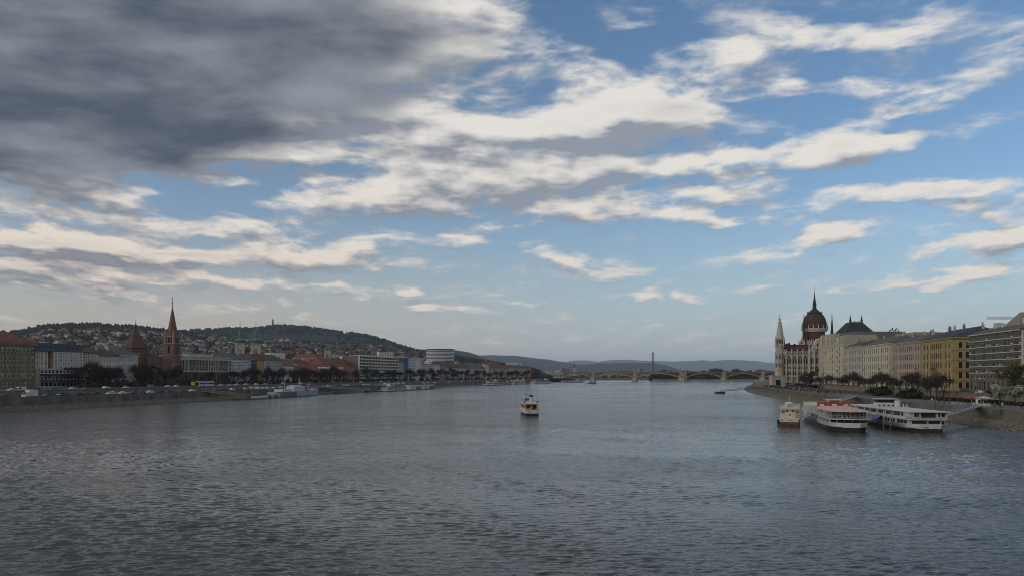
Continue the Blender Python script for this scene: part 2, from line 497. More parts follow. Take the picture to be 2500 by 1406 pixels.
def water_sheet():
    """flat sheet, with the wind waves of the nearer reach raised as real relief (they die out towards its rim)"""
    rs = np.random.RandomState(7)
    rows = [34.0]
    while rows[-1] < 240: rows.append(rows[-1] + max(.085, .085 * (rows[-1] / 50) ** 1.75))
    rows = np.array(rows); u = np.linspace(-.80, .80, 700)
    Dm, Um = np.meshgrid(rows, u, indexing='ij')
    X = Um * Dm; Y = Dm
    Z = np.zeros_like(X)
    N = 90
    lam = .34 * (2.1 / .34) ** rs.rand(N); th = rs.normal(math.pi / 2 + .10, .34, N); ph = rs.rand(N) * 6.283
    for l, t, p in zip(lam, th, ph):
        k = 2 * math.pi / l
        s_ = .021 if l < 1.4 else .017
        Z += s_ / k * np.sin(k * (math.cos(t) * X + math.sin(t) * Y) + p)
    env = .9 + .22 * np.sin(X * .045 + Y * .028 + 1.7 * np.sin(Y * .021 + X * .013)) + .3 * np.sin(X * .11 + 1.3 * np.sin(Y * .07)) * np.sin(Y * .13 + 2 * np.sin(X * .05 + 1)) + .2 * np.sin(X * .31 + Y * .21)
    Z *= env
    Z += .5 * Z * np.abs(Z) / (np.abs(Z).max() + 1e-6)           # sharper crests
    edge = np.clip((Dm - 34) / 6, 0, 1) * np.clip((240 - Dm) / 110, 0, 1) * np.clip((.80 - np.abs(Um)) / .03, 0, 1)
    Z *= edge
    nr, nc = X.shape
    verts = np.stack([X, Y, Z], -1).reshape(-1, 3).tolist()
    ii = np.arange((nr - 1) * nc).reshape(nr - 1, nc)[:, :-1].ravel()
    faces = np.stack([ii, ii + 1, ii + nc + 1, ii + nc], -1).tolist()
    o = len(verts); a, c = .80 * 34, .80 * 240
    extra = [(-1100, -260, 0), (1100, -260, 0), (1100, 34, 0), (a, 34, 0), (-a, 34, 0), (-1100, 34, 0), (1100, 240, 0), (c, 240, 0), (-c, 240, 0), (-1100, 240, 0), (1100, 2700, 0), (-1100, 2700, 0)]
    ef = [(0, 1, 2, 3, 4, 5), (3, 2, 6, 7), (5, 4, 8, 9), (9, 8, 7, 6, 10, 11)]
    me = bpy.data.meshes.new('river_water')
    me.from_pydata(verts + extra, [], faces + [tuple(o + i for i in f) for f in ef])
    me.materials.append(wm)
    me.polygons.foreach_set('use_smooth', [True] * len(me.polygons))
    me.update()
    tag(put('river_water', me), kind='structure')
water_sheet()

# left bank: stone slope, quay wall, lower road, retaining wall, upper road
riprap_m = mat('riprap_bed', (.125, .112, .088), .95, .4, .8, .6)
grass_m = mat('verge_grass', (.05, .05, .025), .95, .3, .4)
strip(WLs, -1, [(-3, -1.2), (0, -.05), (6.0, 1.5)], 'left_bank_slope', riprap_m)
tag(strip(WLs, -1, [(6.0, 1.3), (6.4, 4.5), (6.5, 4.95), (7.1, 4.95), (7.15, 4.6)], 'quay_wall', quay_stone, kind=None), 'long stained stone quay wall below the lower road of the hill bank', 'quay wall')
strip(WLs, -1, [(7.15, 4.6), (24, 4.7)], 'lower_road', asphalt)
tag(strip(WLs, -1, [(24, 4.5), (24.4, 6.6), (24.4, 7.5), (24.8, 7.5), (24.8, 6.7)], 'retaining_wall', mat('retaining_stone', (.12, .11, .095), .9, .3, .3, .3, streak=True), kind=None), 'pale low retaining wall between the two roads of the hill bank', 'wall')
strip(WLs, -1, [(24.8, 6.7), (34, 6.75)], 'pavement', mat('worn_paving', (.075, .07, .06), .9, .25, .3))
strip(WLs, -1, [(34, 6.6), (34.05, 6.62), (50, 6.64)], 'upper_road', asphalt)
strip(WLs, -1, [(50, 6.75), (120, 6.75), (400, 6.7), (2500, 6.6)], 'ground', mat('city_ground', (.09, .08, .065), .95, .3, .05))
def wall_piers(wall_name, tab, side, d0, d1, step, off, z0, z1, m):
    w = bpy.data.objects[wall_name]
    d = d0
    while d < d1:
        p, q = offset_pt(tab, d, off, side), offset_pt(tab, d + 1.1, off, side)
        t = (q - p).normalized(); nrm = Vector((-t.y, t.x, 0)) * .35 * (1 if side > 0 else -1)
        b = MB(); c = [p - nrm * .2, q - nrm * .2, q + nrm, p + nrm]
        b.prism([(v.x, v.y) for v in c] if side < 0 else [(v.x, v.y) for v in c][::-1], z0, z1)
        b.build('pier', m, w)
        d += step
wall_piers('quay_wall', WLs, -1, 286, 640, 23, 6.35, 1.5, 4.55, quay_stone)
# right bank
strip(WRs, 1, [(-4, -1.4), (0, -.05), (6.5, 1.7)], 'right_bank_slope', riprap_m)
tag(strip(WRs, 1, [(6.5, 1.5), (6.9, 3.0), (7.4, 3.0), (7.7, 4.55), (8.3, 4.55)], 'quay_wall', quay_stone, kind=None), 'stepped weathered quay wall curving under the crowded promenade', 'quay wall')
strip(WRs, 1, [(8.3, 4.55), (24, 4.6)], 'promenade', pave)
strip(WRs, 1, [(24, 4.6), (30, 4.7)], 'verge', grass_m)
strip(WRs, 1, [(30, 4.65), (42, 4.7)], 'lower_road', asphalt)
UPW = [t for t in WRs if t[0] < 560]
tag(strip(WRs, 1, [(42, 4.4), (42.5, 6.6), (42.5, 7.3), (43, 7.3), (43, 6.6)], 'retaining_wall', mat('warm_retaining_stone', (.15, .11, .075), .9, .25, .25, .3, streak=True), kind=None, ds=[t[0] for t in UPW]), 'brown stone retaining wall holding up the street before the palaces', 'wall')
strip(WRs, 1, [(43, 6.55), (60, 6.6), (140, 6.6), (500, 6.6), (3000, 6.6)], 'ground', mat('street_ground', (.10, .09, .08), .95, .2, .2))
wall_piers('quay_wall.001', WRs, 1, 176, 560, 19, 7.45, 3.0, 4.5, quay_stone)
# far plain up to the horizon
b = MB()
b.quad((-16000, 2060, 4.5), (16000, 2060, 4.5), (16000, 30000, 4.5), (-16000, 30000, 4.5)); b.quad((-16000, 2040, -.6), (16000, 2040, -.6), (16000, 2060, 4.5), (-16000, 2060, 4.5))
tag(b.build('plain', mat('plain', (.07, .07, .05), .95, .3, .01)), kind='structure')

# ------------------------------------------------------------------ hills
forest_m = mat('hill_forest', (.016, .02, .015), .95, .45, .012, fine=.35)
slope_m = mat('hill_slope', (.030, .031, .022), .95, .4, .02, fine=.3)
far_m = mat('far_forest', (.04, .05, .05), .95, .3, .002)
HILL_A = [(-900, 815), (-200, 813), (20, 811), (60, 806), (100, 796), (150, 792), (230, 791), (300, 795), (380, 802), (440, 809), (500, 820), (600, 829), (700, 833), (800, 838), (900, 843), (960, 848), (1000, 854), (1100, 868), (1180, 882), (1240, 892), (1300, 902), (1345, 914), (1400, 916)]
def line_L(px):
    """front of the left bank's building row at picture column px: returns (X, D)"""
    r = (px - 1250) / 1900.0
    if px <= 1033:
        D = 365.0 / (.236 - r)
        return r * D, D
    D = 515.0 / (.38 - r)
    return r * D, D
def hill_start(px):
    return line_L(min(px, 1300))[1] + 110 if px > 700 else 800.0
DA = 2600.0
def hill_z(px, D):
    """height of the near, built-up hill at direction px and distance D"""
    if D > DA: return 6.6 + (zpx(lerp_tab(HILL_A, px), DA) - 6.6) * (1 - .3 * (D - DA) / 900)
    d0 = hill_start(px)
    t = max(0.0, (D - d0) / (DA - d0))
    top = zpx(lerp_tab(HILL_A, px), DA)
    return 6.6 + max(0.0, top - 6.6) * (t ** 1.15)
def rough(x, y, s, a):
    return a * mnoise.fractal(Vector((x * s, y * s, 0)), .9, 2.0, 4)
def hill_mesh(name, pxs, ds, fn, m, lip=0.0, rs=.004):
    b = MB()
    pts = []
    for D in ds:
        for px in pxs:
            X = (px - 1250) / 1900.0 * D
            z = fn(px, D)
            pts.append((X, D, z + (rough(X, D, rs, lip) if z > 9 else 0)))
    n = len(pxs)
    b.add(pts, [[i * n + j, i * n + j + 1, (i + 1) * n + j + 1, (i + 1) * n + j] for i in range(len(ds) - 1) for j in range(n - 1)])
    o = b.build(name, m, smooth=True)
    tag(o, kind='structure')
    return o
def near_hill():
    b = MB(); pts = []; pxs = list(range(-900, 1401, 14)); nt = 44
    for j in range(nt + 1):
        for px in pxs:
            d0 = hill_start(px) - 30; D = d0 + (3500 - d0) * (j / nt) ** 1.3
            X = (px - 1250) / 1900.0 * D
            z = hill_z(px, D)
            pts.append((X, D, (z + rough(X, D, .006, 3.0)) if z > 10 else z - (.9 if j < 4 else 0)))
    n = len(pxs)
    b.add(pts, [[i * n + j, i * n + j + 1, (i + 1) * n + j + 1, (i + 1) * n + j] for i in range(nt) for j in range(n - 1)])
    tag(b.build('hill', slope_m, smooth=True), kind='structure')
near_hill()
def ridge(tab, D0, D1):
    def fn(px, D):
        top = zpx(lerp_tab(tab, px), D1)
        if D <= D1: return 4 + (top - 4) * sm((D - D0) / (D1 - D0)) ** .8
        return 4 + (top - 4) * (1 - .5 * sm((D - D1) / (D1 - D0)))
    return fn
HILL_B = [(-900, 830), (200, 830), (400, 813), (450, 809), (500, 806), (560, 804), (620, 803), (650, 799), (675, 796), (700, 796.5), (740, 800), (800, 807), (860, 815), (900, 821), (940, 832), (970, 843), (1000, 851), (1050, 868), (1150, 905)]
HILL_C = [(800, 880), (1000, 852), (1110, 853), (1140, 859), (1165, 865), (1200, 880), (1260, 905), (1300, 913)]
HILL_D = [(900, 880), (1100, 872), (1160, 868), (1200, 866), (1260, 868), (1300, 873), (1340, 877), (1380, 884), (1420, 889), (1470, 895), (1560, 908), (1620, 912)]
HILL_E = [(1300, 912), (1380, 892), (1430, 889), (1460, 886), (1500, 885), (1560, 884), (1600, 886), (1625, 890), (1645, 897), (1680, 908), (1720, 912)]
HILL_F = [(1000, 880), (1290, 871), (1305, 872), (1340, 883), (1360, 886), (1385, 882), (1405, 879), (1435, 878.5), (1460, 882), (1485, 879), (1530, 877.5), (1575, 880), (1640, 881), (1655, 880.5), (1690, 880), (1715, 878), (1745, 880.5), (1770, 877.5), (1800, 878), (1830, 879.5), (1860, 882), (1890, 886), (1960, 890), (2200, 884), (2600, 886), (3300, 884)]
def dens(tab, step): return [tab[0][0] + k * step for k in range(int((tab[-1][0] - tab[0][0]) / step) + 1)]
hill_mesh('hill', dens(HILL_B, 9), [2900 + k * 110 for k in range(22)], ridge(HILL_B, 2900, 4300), forest_m, 7, .012)
hill_mesh('hill', dens(HILL_C, 8), [4600 + k * 200 for k in range(14)], ridge(HILL_C, 4600, 6200), forest_m, 6, .01)
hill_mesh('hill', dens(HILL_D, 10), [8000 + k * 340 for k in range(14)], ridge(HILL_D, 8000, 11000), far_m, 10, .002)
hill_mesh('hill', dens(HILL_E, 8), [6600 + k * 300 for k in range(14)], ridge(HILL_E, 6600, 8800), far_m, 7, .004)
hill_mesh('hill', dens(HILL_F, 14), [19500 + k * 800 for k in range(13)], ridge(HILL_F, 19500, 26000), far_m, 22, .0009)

# ------------------------------------------------------------------ haze: one closed box of pale air round everything
hm = bpy.data.materials.new('haze')
hm.use_nodes = True
g = NT(hm.node_tree)
g.n.remove(g.n['Principled BSDF'])
vol = g.node('ShaderNodeVolumePrincipled')
vol.inputs['Color'].default_value = (.74, .86, 1.0, 1)
vol.inputs['Density'].default_value = 3.7e-5
vol.inputs['Anisotropy'].default_value = .1
g.t.links.new(vol.outputs[0], g.n['Material Output'].inputs['Volume'])
hm.cycles.homogeneous_volume = True
b = MB()
b.box(-17000, 17000, -400, 31000, -3.5, 570)
tag(b.build('haze', hm), kind='stuff')

# ================================================================== buildings
def colour(name, rgb, **k):
    k.setdefault('var', .14); k.setdefault('scale', .25); k.setdefault('bump', .15)
    return mat(name, rgb, .85, **k)
RED_TILE = mat('red_roof_tile', (.165, .058, .034), .85, .3, .5, .4, fine=.2)
BROWN_TILE = mat('brown_roof_tile', (.085, .055, .042), .85, .3, .5, .4, fine=.2)
GREY_TILE = mat('grey_roof_tile', (.10, .095, .09), .85, .25, .5, .4, fine=.2)
SLATE = mat('blue_slate', (.050, .058, .066), .9, .2, .5, .2)
TAN_ROOF = mat('tan_sheet_roof', (.25, .225, .165), .75, .15, .2, .1)
FLAT = mat('flat_roof_felt', (.12, .115, .105), .9, .25, .3)
BRICK_CH = mat('chimney_brick', (.20, .11, .075), .9, .25, 1.0)
CURTAIN = mat('curtained_glass', (.20, .19, .17), .3, .3, 2.0, spec=.5)
AIRC = mat('air_conditioner', (.45, .45, .43), .6, .1)

WINC = {}
def window_mesh(w, h, kind, frame, trim, wallm, blind=0):
    key = (round(w, 2), round(h, 2), kind, frame.name, trim.name, wallm.name, blind)
    if key in WINC: return WINC[key]
    b = MB()
    dp = .13
    x0, x1 = -w / 2, w / 2
    b.mat(0)
    if blind:
        zb = h * (.45 if blind == 1 else .7)
        b.quad((x0, dp, 0), (x1, dp, 0), (x1, dp, zb), (x0, dp, zb))
        b.mat(4); b.quad((x0, dp - .01, zb), (x1, dp - .01, zb), (x1, dp - .01, h), (x0, dp - .01, h))
    else:
        b.quad((x0, dp, 0), (x1, dp, 0), (x1, dp, h), (x0, dp, h))
    b.mat(1)
    fw = min(.12, w * .1)
    b.box(x0, x0 + fw, dp - .055, dp - .012, 0, h); b.box(x1 - fw, x1, dp - .055, dp - .012, 0, h)
    b.box(x0 + fw, x1 - fw, dp - .055, dp - .012, 0, fw); b.box(x0 + fw, x1 - fw, dp - .055, dp - .012, h - fw, h)
    if kind != 'plain':
        b.box(-fw * .5, fw * .5, dp - .05, dp - .012, fw, h - fw)
        b.box(x0 + fw, x1 - fw, dp - .052, dp - .014, h * .68, h * .68 + fw)
    if kind in ('arch', 'gothic'):
        b.mat(3)
        n = 8; top = []
        for k in range(n + 1):
            if kind == 'arch':
                a = math.pi * (1 - k / n); top.append((math.cos(a) * w / 2, h - w / 2 + math.sin(a) * w / 2))
            else:
                u = k / n * 2 - 1; top.append((u * w / 2, h - w * .9 + w * .9 * (1 - abs(u) ** 1.7)))
        for k in range(n):
            (a0, z0), (a1, z1) = top[k], top[k + 1]
            b.quad((a0, .03, z0), (a1, .03, z1), (a1, .03, h), (a0, .03, h))
    b.mat(2)
    if kind in ('trim', 'ped', 'arch', 'gothic'):
        b.box(x0 - .25, x1 + .25, -.16, -.003, -.22, -.02)
        t = .22
        b.box(x0 - t, x0 - .02, -.05, -.004, .0, h); b.box(x1 + .02, x1 + t, -.05, -.004, .0, h)
        if kind != 'gothic':
            b.box(x0 - t - .05, x1 + t + .05, -.12, -.005, h + .02, h + .25)
    if kind == 'ped':
        b.box(x0 - .38, x1 + .38, -.30, -.005, h + .45, h + .62)
        b.add(((x0 - .38, -.2, h + .63), (x1 + .38, -.2, h + .63), (0, -.2, h + 1.05), (x0 - .38, -.005, h + .63), (x1 + .38, -.005, h + .63), (0, -.005, h + 1.05)),
              ((0, 1, 2), (0, 2, 5, 3), (2, 1, 4, 5)))
    me = b.mesh('window', [glass, frame, trim, wallm, CURTAIN])
    WINC[key] = me
    return me

class Building:
    """local frame: x along the river front from its left end as seen from the water, y into the block, z up"""
    def __init__(s, name, label, A, B, zb, wall, trim=None, frame=None, group=None, cat='building', depth=16):
        s.W = math.hypot(B[0] - A[0], B[1] - A[1])
        rz = math.atan2(B[1] - A[1], B[0] - A[0])
        s.root = thing(name, label, cat, (A[0], A[1], zb), rz, group)
        s.wall, s.trim, s.frame = wall, trim or wall, frame or white_frame
        s.depth = depth
        s.mb = MB()
        s.bands = []
        s.rnd = random.Random(int(A[1] * 7 + zb * 3))
    def facade(s, ox, oy, ang, width, floors, z=0.0, mb=None, wall=None, blinds=.25, name='window'):
        """floors = [(height, sill, window height, [(x, w), ...], kind)], measured from the ground up"""
        mb = mb or s.mb
        ca, sa = math.cos(ang), math.sin(ang)
        T = lambda u, d, zz: (ox + ca * u - sa * d, oy + sa * u + ca * d, zz)
        z0 = z
        for (fh, sill, wh, wins, kind) in floors:
            z1 = z0 + fh
            if not wins:
                mb.quad(T(0, 0, z0), T(width, 0, z0), T(width, 0, z1), T(0, 0, z1))
            else:
                a, c = z0 + sill, z0 + sill + wh
                mb.quad(T(0, 0, z0), T(width, 0, z0), T(width, 0, a), T(0, 0, a))
                mb.quad(T(0, 0, c), T(width, 0, c), T(width, 0, z1), T(0, 0, z1))
                u = 0.0
                for (x, w) in wins:
                    l, r = x - w / 2, x + w / 2
                    mb.quad(T(u, 0, a), T(l, 0, a), T(l, 0, c), T(u, 0, c))
                    q = .14
                    mb.quad(T(l, 0, a), T(l, q, a), T(l, q, c), T(l, 0, c)); mb.quad(T(r, q, a), T(r, 0, a), T(r, 0, c), T(r, q, c))
                    mb.quad(T(l, 0, a), T(r, 0, a), T(r, q, a), T(l, q, a)); mb.quad(T(l, q, c), T(r, q, c), T(r, 0, c), T(l, 0, c))
                    bl = 0
                    if s.rnd.random() < blinds: bl = s.rnd.choice((1, 1, 2))
                    me = window_mesh(w, wh, kind, s.frame, s.trim, wall or s.wall, bl)
                    put(name, me, s.root, T(x, 0, a), ang)
                    u = r
                mb.quad(T(u, 0, a), T(width, 0, a), T(width, 0, c), T(u, 0, c))
            z0 = z1
        return z0
    def walls(s, H, depth=None, sides='lrb'):
        d = depth or s.depth
        if 'r' in sides: s.mb.quad((s.W, 0, 0), (s.W, d, 0), (s.W, d, H), (s.W, 0, H))
        if 'l' in sides: s.mb.quad((0, d, 0), (0, 0, 0), (0, 0, H), (0, d, H))
        if 'b' in sides: s.mb.quad((s.W, d, 0), (0, d, 0), (0, d, H), (s.W, d, H))
    def done(s, name='wall', mats=None):
        return s.mb.build(name, mats or [s.wall], s.root)
    def band(s, z, h, proj, x0=0.0, x1=None, name='string_course', m=None, side=False, y0=0.0):
        b = MB()
        x1 = s.W if x1 is None else x1
        b.box(x0 - (.02 if x0 else proj * .02), x1 + (proj if side else 0), y0 - proj, y0 - .002, z, z + h)
        if side: b.box(x1 + .002, x1 + proj, y0 - .001, s.depth, z, z + h)
        return b.build(name, m or s.trim, s.root)
    def roof(s, z, rise, kind, m, over=.6, depth=None, x0=0.0, x1=None, y0=0.0, chim=0, hipl=True, hipr=True, dormers=0, frac=.5, parent=None, name='roof'):
        b = MB()
        d = depth or s.depth
        x1 = s.W if x1 is None else x1
        a0, a1, b0, b1 = x0 - (over if hipl else 0), x1 + (over if hipr else 0), y0 - over, y0 + d + over
        if kind == 'flat':
            b.box(a0, a1, b0, b1, z, z + max(.3, rise))
        else:
            ins = min(rise * 1.1, (a1 - a0) * .42)
            top = rise
            if kind == 'mansard':
                iy = rise * .45
                p = [(a0 + (rise * .4 if hipl else 0), b0 + iy), (a1 - (rise * .4 if hipr else 0), b0 + iy), (a1 - (rise * .4 if hipr else 0), b1 - iy), (a0 + (rise * .4 if hipl else 0), b1 - iy)]
                b.prism([(a0, b0), (a1, b0), (a1, b1), (a0, b1)], z + .15, z + top, p)
            else:
                ym = b0 + (b1 - b0) * frac
                l, r = a0 + (ins if hipl else 0), a1 - (ins if hipr else 0)
                b.add(((a0, b0, z + .15), (a1, b0, z + .15), (a1, b1, z + .15), (a0, b1, z + .15), (l, ym, z + top), (r, ym, z + top)),
                      ((0, 1, 5, 4), (2, 3, 4, 5), (3, 0, 4), (1, 2, 5)))
            b.box(a0, a1, b0, b1, z - .12, z + .149)
        ro = b.build(name, m, parent or s.root)
        rr = s.rnd
        for k in range(chim):
            cx = x0 + (x1 - x0) * (k + .5 + rr.uniform(-.25, .25)) / chim
            cy = y0 + d * rr.uniform(.3, .62)
            zt = z + rise * .55
            c = MB(); w = rr.uniform(.5, 1.1)
            c.box(cx - w, cx + w, cy - .45, cy + .45, zt - rise * .3, z + rise + rr.uniform(.6, 1.6))
            for q in (-.5, .0, .5): c.box(cx + q * w - .12, cx + q * w + .12, cy - .15, cy + .15, z + rise + .5, z + rise + 2.0)
            c.build('chimney', rr.choice((BRICK_CH, mat('rendered_chimney', (.36, .33, .28), .9, .2))), ro)
        for k in range(dormers):
            cx = x0 + (x1 - x0) * (k + .5) / dormers
            c = MB()
            zb = z + rise * .18; yb = y0 - over + rise * .45 * .18
            c.mat(0); c.box(cx - .9, cx + .9, yb, yb + 2.4, zb, zb + 1.9); c.mat(1)
            c.quad((cx - .6, yb - .03, zb + .3), (cx + .6, yb - .03, zb + .3), (cx + .6, yb - .03, zb + 1.6), (cx - .6, yb - .03, zb + 1.6))
            c.mat(2); c.box(cx - 1.1, cx + 1.1, yb - .25, yb + 2.4, zb + 1.901, zb + 2.1)
            c.build('dormer', [mat('dormer_grey', (.16, .17, .18), .7, .1), glass, m], ro)
        return ro
    def balcony(s, x, z, w, d=1.1, y=0.0, m=None, slab=None):
        b = MB()
        b.mat(0); b.box(x - w / 2, x + w / 2, y - d, y - .004, z - .25, z)
        b.box(x - w / 2 + .2, x - w / 2 + .5, y - d * .7, y - .004, z - .9, z - .251); b.box(x + w / 2 - .5, x + w / 2 - .2, y - d * .7, y - .004, z - .9, z - .251)
        b.mat(1)
        for zz in (z + .5, z + .95): b.box(x - w / 2, x + w / 2, y - d, y - d + .06, zz, zz + .07)
        n = max(3, int(w / .35))
        for k in range(n + 1):
            xx = x - w / 2 + (w - .06) * k / n
            b.box(xx, xx + .06, y - d + .002, y - d + .05, z, z + .95)
        for xx in (x - w / 2, x + w / 2 - .06): b.box(xx, xx + .06, y - d + .06, y - .01, z + .9, z + 1.0)
        return b.build('balcony', [slab or s.trim, m or dark_metal], s.root)
    def pilaster(s, x, z0, z1, w=.9, proj=.25, m=None, name='pilaster'):
        b = MB()
        b.box(x - w / 2, x + w / 2, -proj, -.006, z0, z1)
        b.box(x - w / 2 - .12, x + w / 2 + .12, -proj - .1, -.007, z1, z1 + .3)
        b.box(x - w / 2 - .1, x + w / 2 + .1, -proj - .08, -.007, z0 - .35, z0 - .001)
        return b.build(name, m or s.trim, s.root)

def cols(n, width, w, m0=None, m1=None):
    """n evenly spaced window positions of width w"""
    m0 = width / n / 2 if m0 is None else m0
    m1 = m0 if m1 is None else m1
    if n == 1: return [((m0 + width - m1) / 2, w)]
    return [(m0 + (width - m0 - m1) * k / (n - 1), w) for k in range(n)]

# ------------------------------------------------------------------ left bank, first row along the upper road
ZL = 6.75
def LA(px): return line_L(px)
def zl(y, px): return zpx(y, line_L(px)[1]) - ZL

# olive palace with the red hipped roof
wall = colour('olive_render', (.155, .12, .065), streak=False, var=.25)
B = Building('palace', 'olive brown five storey palace under a long red tiled roof at the row\'s near end', LA(-60), LA(85), ZL, wall, colour('olive_trim', (.23, .19, .12)), depth=24, group='old buildings along the hill bank')
H = zl(838, 85)
n = 15; cw = cols(n, B.W, 1.35)
fh = (H - 1.6) / 5
fl = [(fh, 1.1, 2.6, cw, 'arch'), (fh, 1.2, 2.5, cw, 'trim'), (fh, 1.2, 2.7, cw, 'ped'), (fh, 1.2, 2.7, cw, 'arch'), (fh, 1.2, 2.4, cw, 'trim'), (1.6, 0, 0, [], '')]
B.facade(0, 0, 0, B.W, fl); B.walls(H); B.done()
B.roof(H, 6.2, 'hip', RED_TILE, 1.0, chim=0)
for z, hh, p in ((fh, .5, .3), (fh * 2, .3, .2), (fh * 4 - .2, .3, .22), (H - 1.2, .5, .5), (H - .6, .48, .9)): B.band(z, hh, p, side=True, name='cornice' if z > H - 2 else 'string_course')
for k in range(0, n + 1, 2): B.pilaster(B.W * k / n, fh + .9, fh * 4 - .6, .8)

# modern hotel in tan and grey bays
tan_w = colour('tan_render', (.36, .235, .115)); grey_w = colour('hotel_grey', (.34, .32, .29)); brown_w = colour('hotel_brown', (.17, .085, .045))
B = Building('hotel', 'modern hotel of tan and grey bays under a blue grey mansard roof', LA(86), LA(243), ZL, grey_w, grey_w, white_frame, depth=22)
H = zl(858, 165)
def hx(px):      # column of the picture -> metres along this front
    X, D = line_L(px); return math.hypot(X - B.root.location.x, D - B.root.location.y)
pod = zl(899, 165)
fh = (H - pod) / 5
segs = [(86, 117, tan_w, 3, 0.0), (117, 127, brown_w, 0, 1.2), (127, 201, grey_w, 6, -.9), (201, 243, tan_w, 4, 0.0)]
for (a, c, m, nw, yo) in segs:
    xa, xc = hx(a), hx(c)
    mb = MB()
    wn = cols(nw, xc - xa, 1.7) if nw else []
    B.facade(xa, yo, 0, xc - xa, [(fh, .5, fh - 1.2, wn, 'plain')] * 5, z=pod, mb=mb, wall=m, blinds=.4)
    mb.quad((xa, B.depth, pod), (xa, yo, pod), (xa, yo, H), (xa, B.depth, H)); mb.quad((xc, yo, pod), (xc, B.depth, pod), (xc, B.depth, H), (xc, yo, H))
    mb.build('bay', m, B.root)
    for (x, w) in wn:
        b2 = MB(); b2.box(xa + x + .86, xa + x + 1.15, yo - .12, yo - .004, pod + .3, H - .4); b2.box(xa + x - 1.15, xa + x - .86, yo - .12, yo - .004, pod + .3, H - .4)
        b2.build('window_strip', white_frame, B.root)
ph = pod / 3
B.facade(0, -3.2, 0, B.W, [(ph, .7, ph - 1.2, cols(16, B.W, 2.6), 'plain'), (ph, .8, ph - 1.6, cols(18, B.W, 1.7), 'plain'), (ph, .8, ph - 1.6, cols(18, B.W, 1.7), 'plain')], blinds=.15)
B.mb.quad((B.W, -3.2, 0), (B.W, B.depth, 0), (B.W, B.depth, pod), (B.W, -3.2, pod)); B.mb.quad((0, B.depth, 0), (0, -3.2, 0), (0, -3.2, pod), (0, B.depth, pod))
B.mb.quad((0, -3.2, pod), (B.W, -3.2, pod), (B.W, B.depth, pod), (0, B.depth, pod))
B.done()
for k, (z, x0, x1) in enumerate(((ph, 0, B.W), (ph * 1.95, 0, B.W * .6), (pod - .1, B.W * .35, B.W))):
    b2 = MB(); b2.box(x0, x1, -6.2, -3.21, z, z + .7); b2.build('canopy', dark_metal, B.root)
B.roof(H, 4.6, 'mansard', SLATE, 1.0, x0=hx(86), x1=hx(201), dormers=9, hipr=False)
B.roof(H, 3.2, 'hip', SLATE, 1.0, x0=hx(201) + .05, hipl=False)

# two old houses beside the brick church
B = Building('house', 'narrow cream four storey house under a dark tiled roof beside the hotel', LA(243.4), LA(289.5), ZL, colour('cream_render', (.50, .46, .38)), depth=18, cat='house', group='old buildings along the hill bank')
H = zl(869, 265); fh = (H - 1) / 5
cw = cols(6, B.W, 1.15)
B.facade(0, 0, 0, B.W, [(fh, 1, fh - 1.8, cw, 'trim')] + [(fh, 1.1, fh - 2.0, cw, 'trim')] * 4 + [(1, 0, 0, [], '')]); B.walls(H); B.done()
B.band(H - .7, .68, .6, name='cornice'); B.band(fh, .35, .2)
B.roof(H, 5.2, 'gable', BROWN_TILE, .8, chim=2, hipl=False, hipr=False)
B = Building('house', 'pale grey four storey house with white window surrounds left of the brick church', LA(290), LA(337), ZL, colour('pale_grey_render', (.37, .355, .33)), colour('white_stucco', (.58, .56, .52)), depth=20, cat='house', group='old buildings along the hill bank')
H = zl(866, 314); fh = (H - 1.2) / 5
cw = cols(6, B.W, 1.3)
B.facade(0, 0, 0, B.W, [(fh, 1, fh - 1.7, cw, 'arch')] + [(fh, 1.1, fh - 2.0, cw, 'trim')] * 2 + [(fh, 1.1, fh - 2.2, cw, 'ped'), (fh, 1.1, fh - 2.0, cw, 'arch'), (1.2, 0, 0, [], '')]); B.walls(H); B.done()
for z, hh, p in ((fh, .4, .25), (fh * 3, .3, .2), (fh * 4, .3, .2), (H - .7, .68, .8)): B.band(z, hh, p, name='cornice' if z > H - 1 else 'string_course')
B.roof(H, 5.8, 'hip', GREY_TILE, .9, chim=3)

# ------------------------------------------------------------------ brick church by the river
brick = colour('church_brick', (.15, .078, .06), var=.22, fine=.15, scale=.5)
bstone = colour('church_pale_stone', (.27, .20, .16))
gtile = mat('patterned_church_tile', (.10, .05, .033), .8, .35, .8, .3, fine=.25)
CX, CD = line_L(421)
ch = thing('church', 'red brick gothic church with a slender brick spire and tent roofed drum', 'church', (CX, CD, ZL), R(76))
k = CD / 1900.0               # metres per picture column at this distance
def cz(y): return zpx(y, CD) - ZL
t = MB()
w = 3.95
t.mat(0); t.box(-w, w, -w, w, 0, cz(866)); t.box(-w * .94, w * .94, -w * .94, w * .94, cz(866), cz(838))
t.prism([(math.cos(R(22.5 + 45 * i)) * w, math.sin(R(22.5 + 45 * i)) * w) for i in range(8)], cz(838), cz(819.5))
t.mat(1)
for z in (cz(866), cz(838), cz(821), cz(888), cz(905)): t.box(-w - .12, w + .12, -w - .12, w + .12, z - .25, z + .25)
t.mat(2)
for a in range(4):
    ca, sa = math.cos(a * math.pi / 2), math.sin(a * math.pi / 2)
    for q, hw, z0, z1 in ((.95, .75, cz(864), cz(845)), (1.01, 1.0, cz(905), cz(893))):
        r = w * q
        def P(u, zz): return (ca * (r + .03) - sa * u, sa * (r + .03) + ca * u, zz)
        t.add([P(-hw, z0), P(hw, z0), P(hw, z1), P(0, z1 + 1.6), P(-hw, z1)], [(0, 1, 2, 3, 4)])
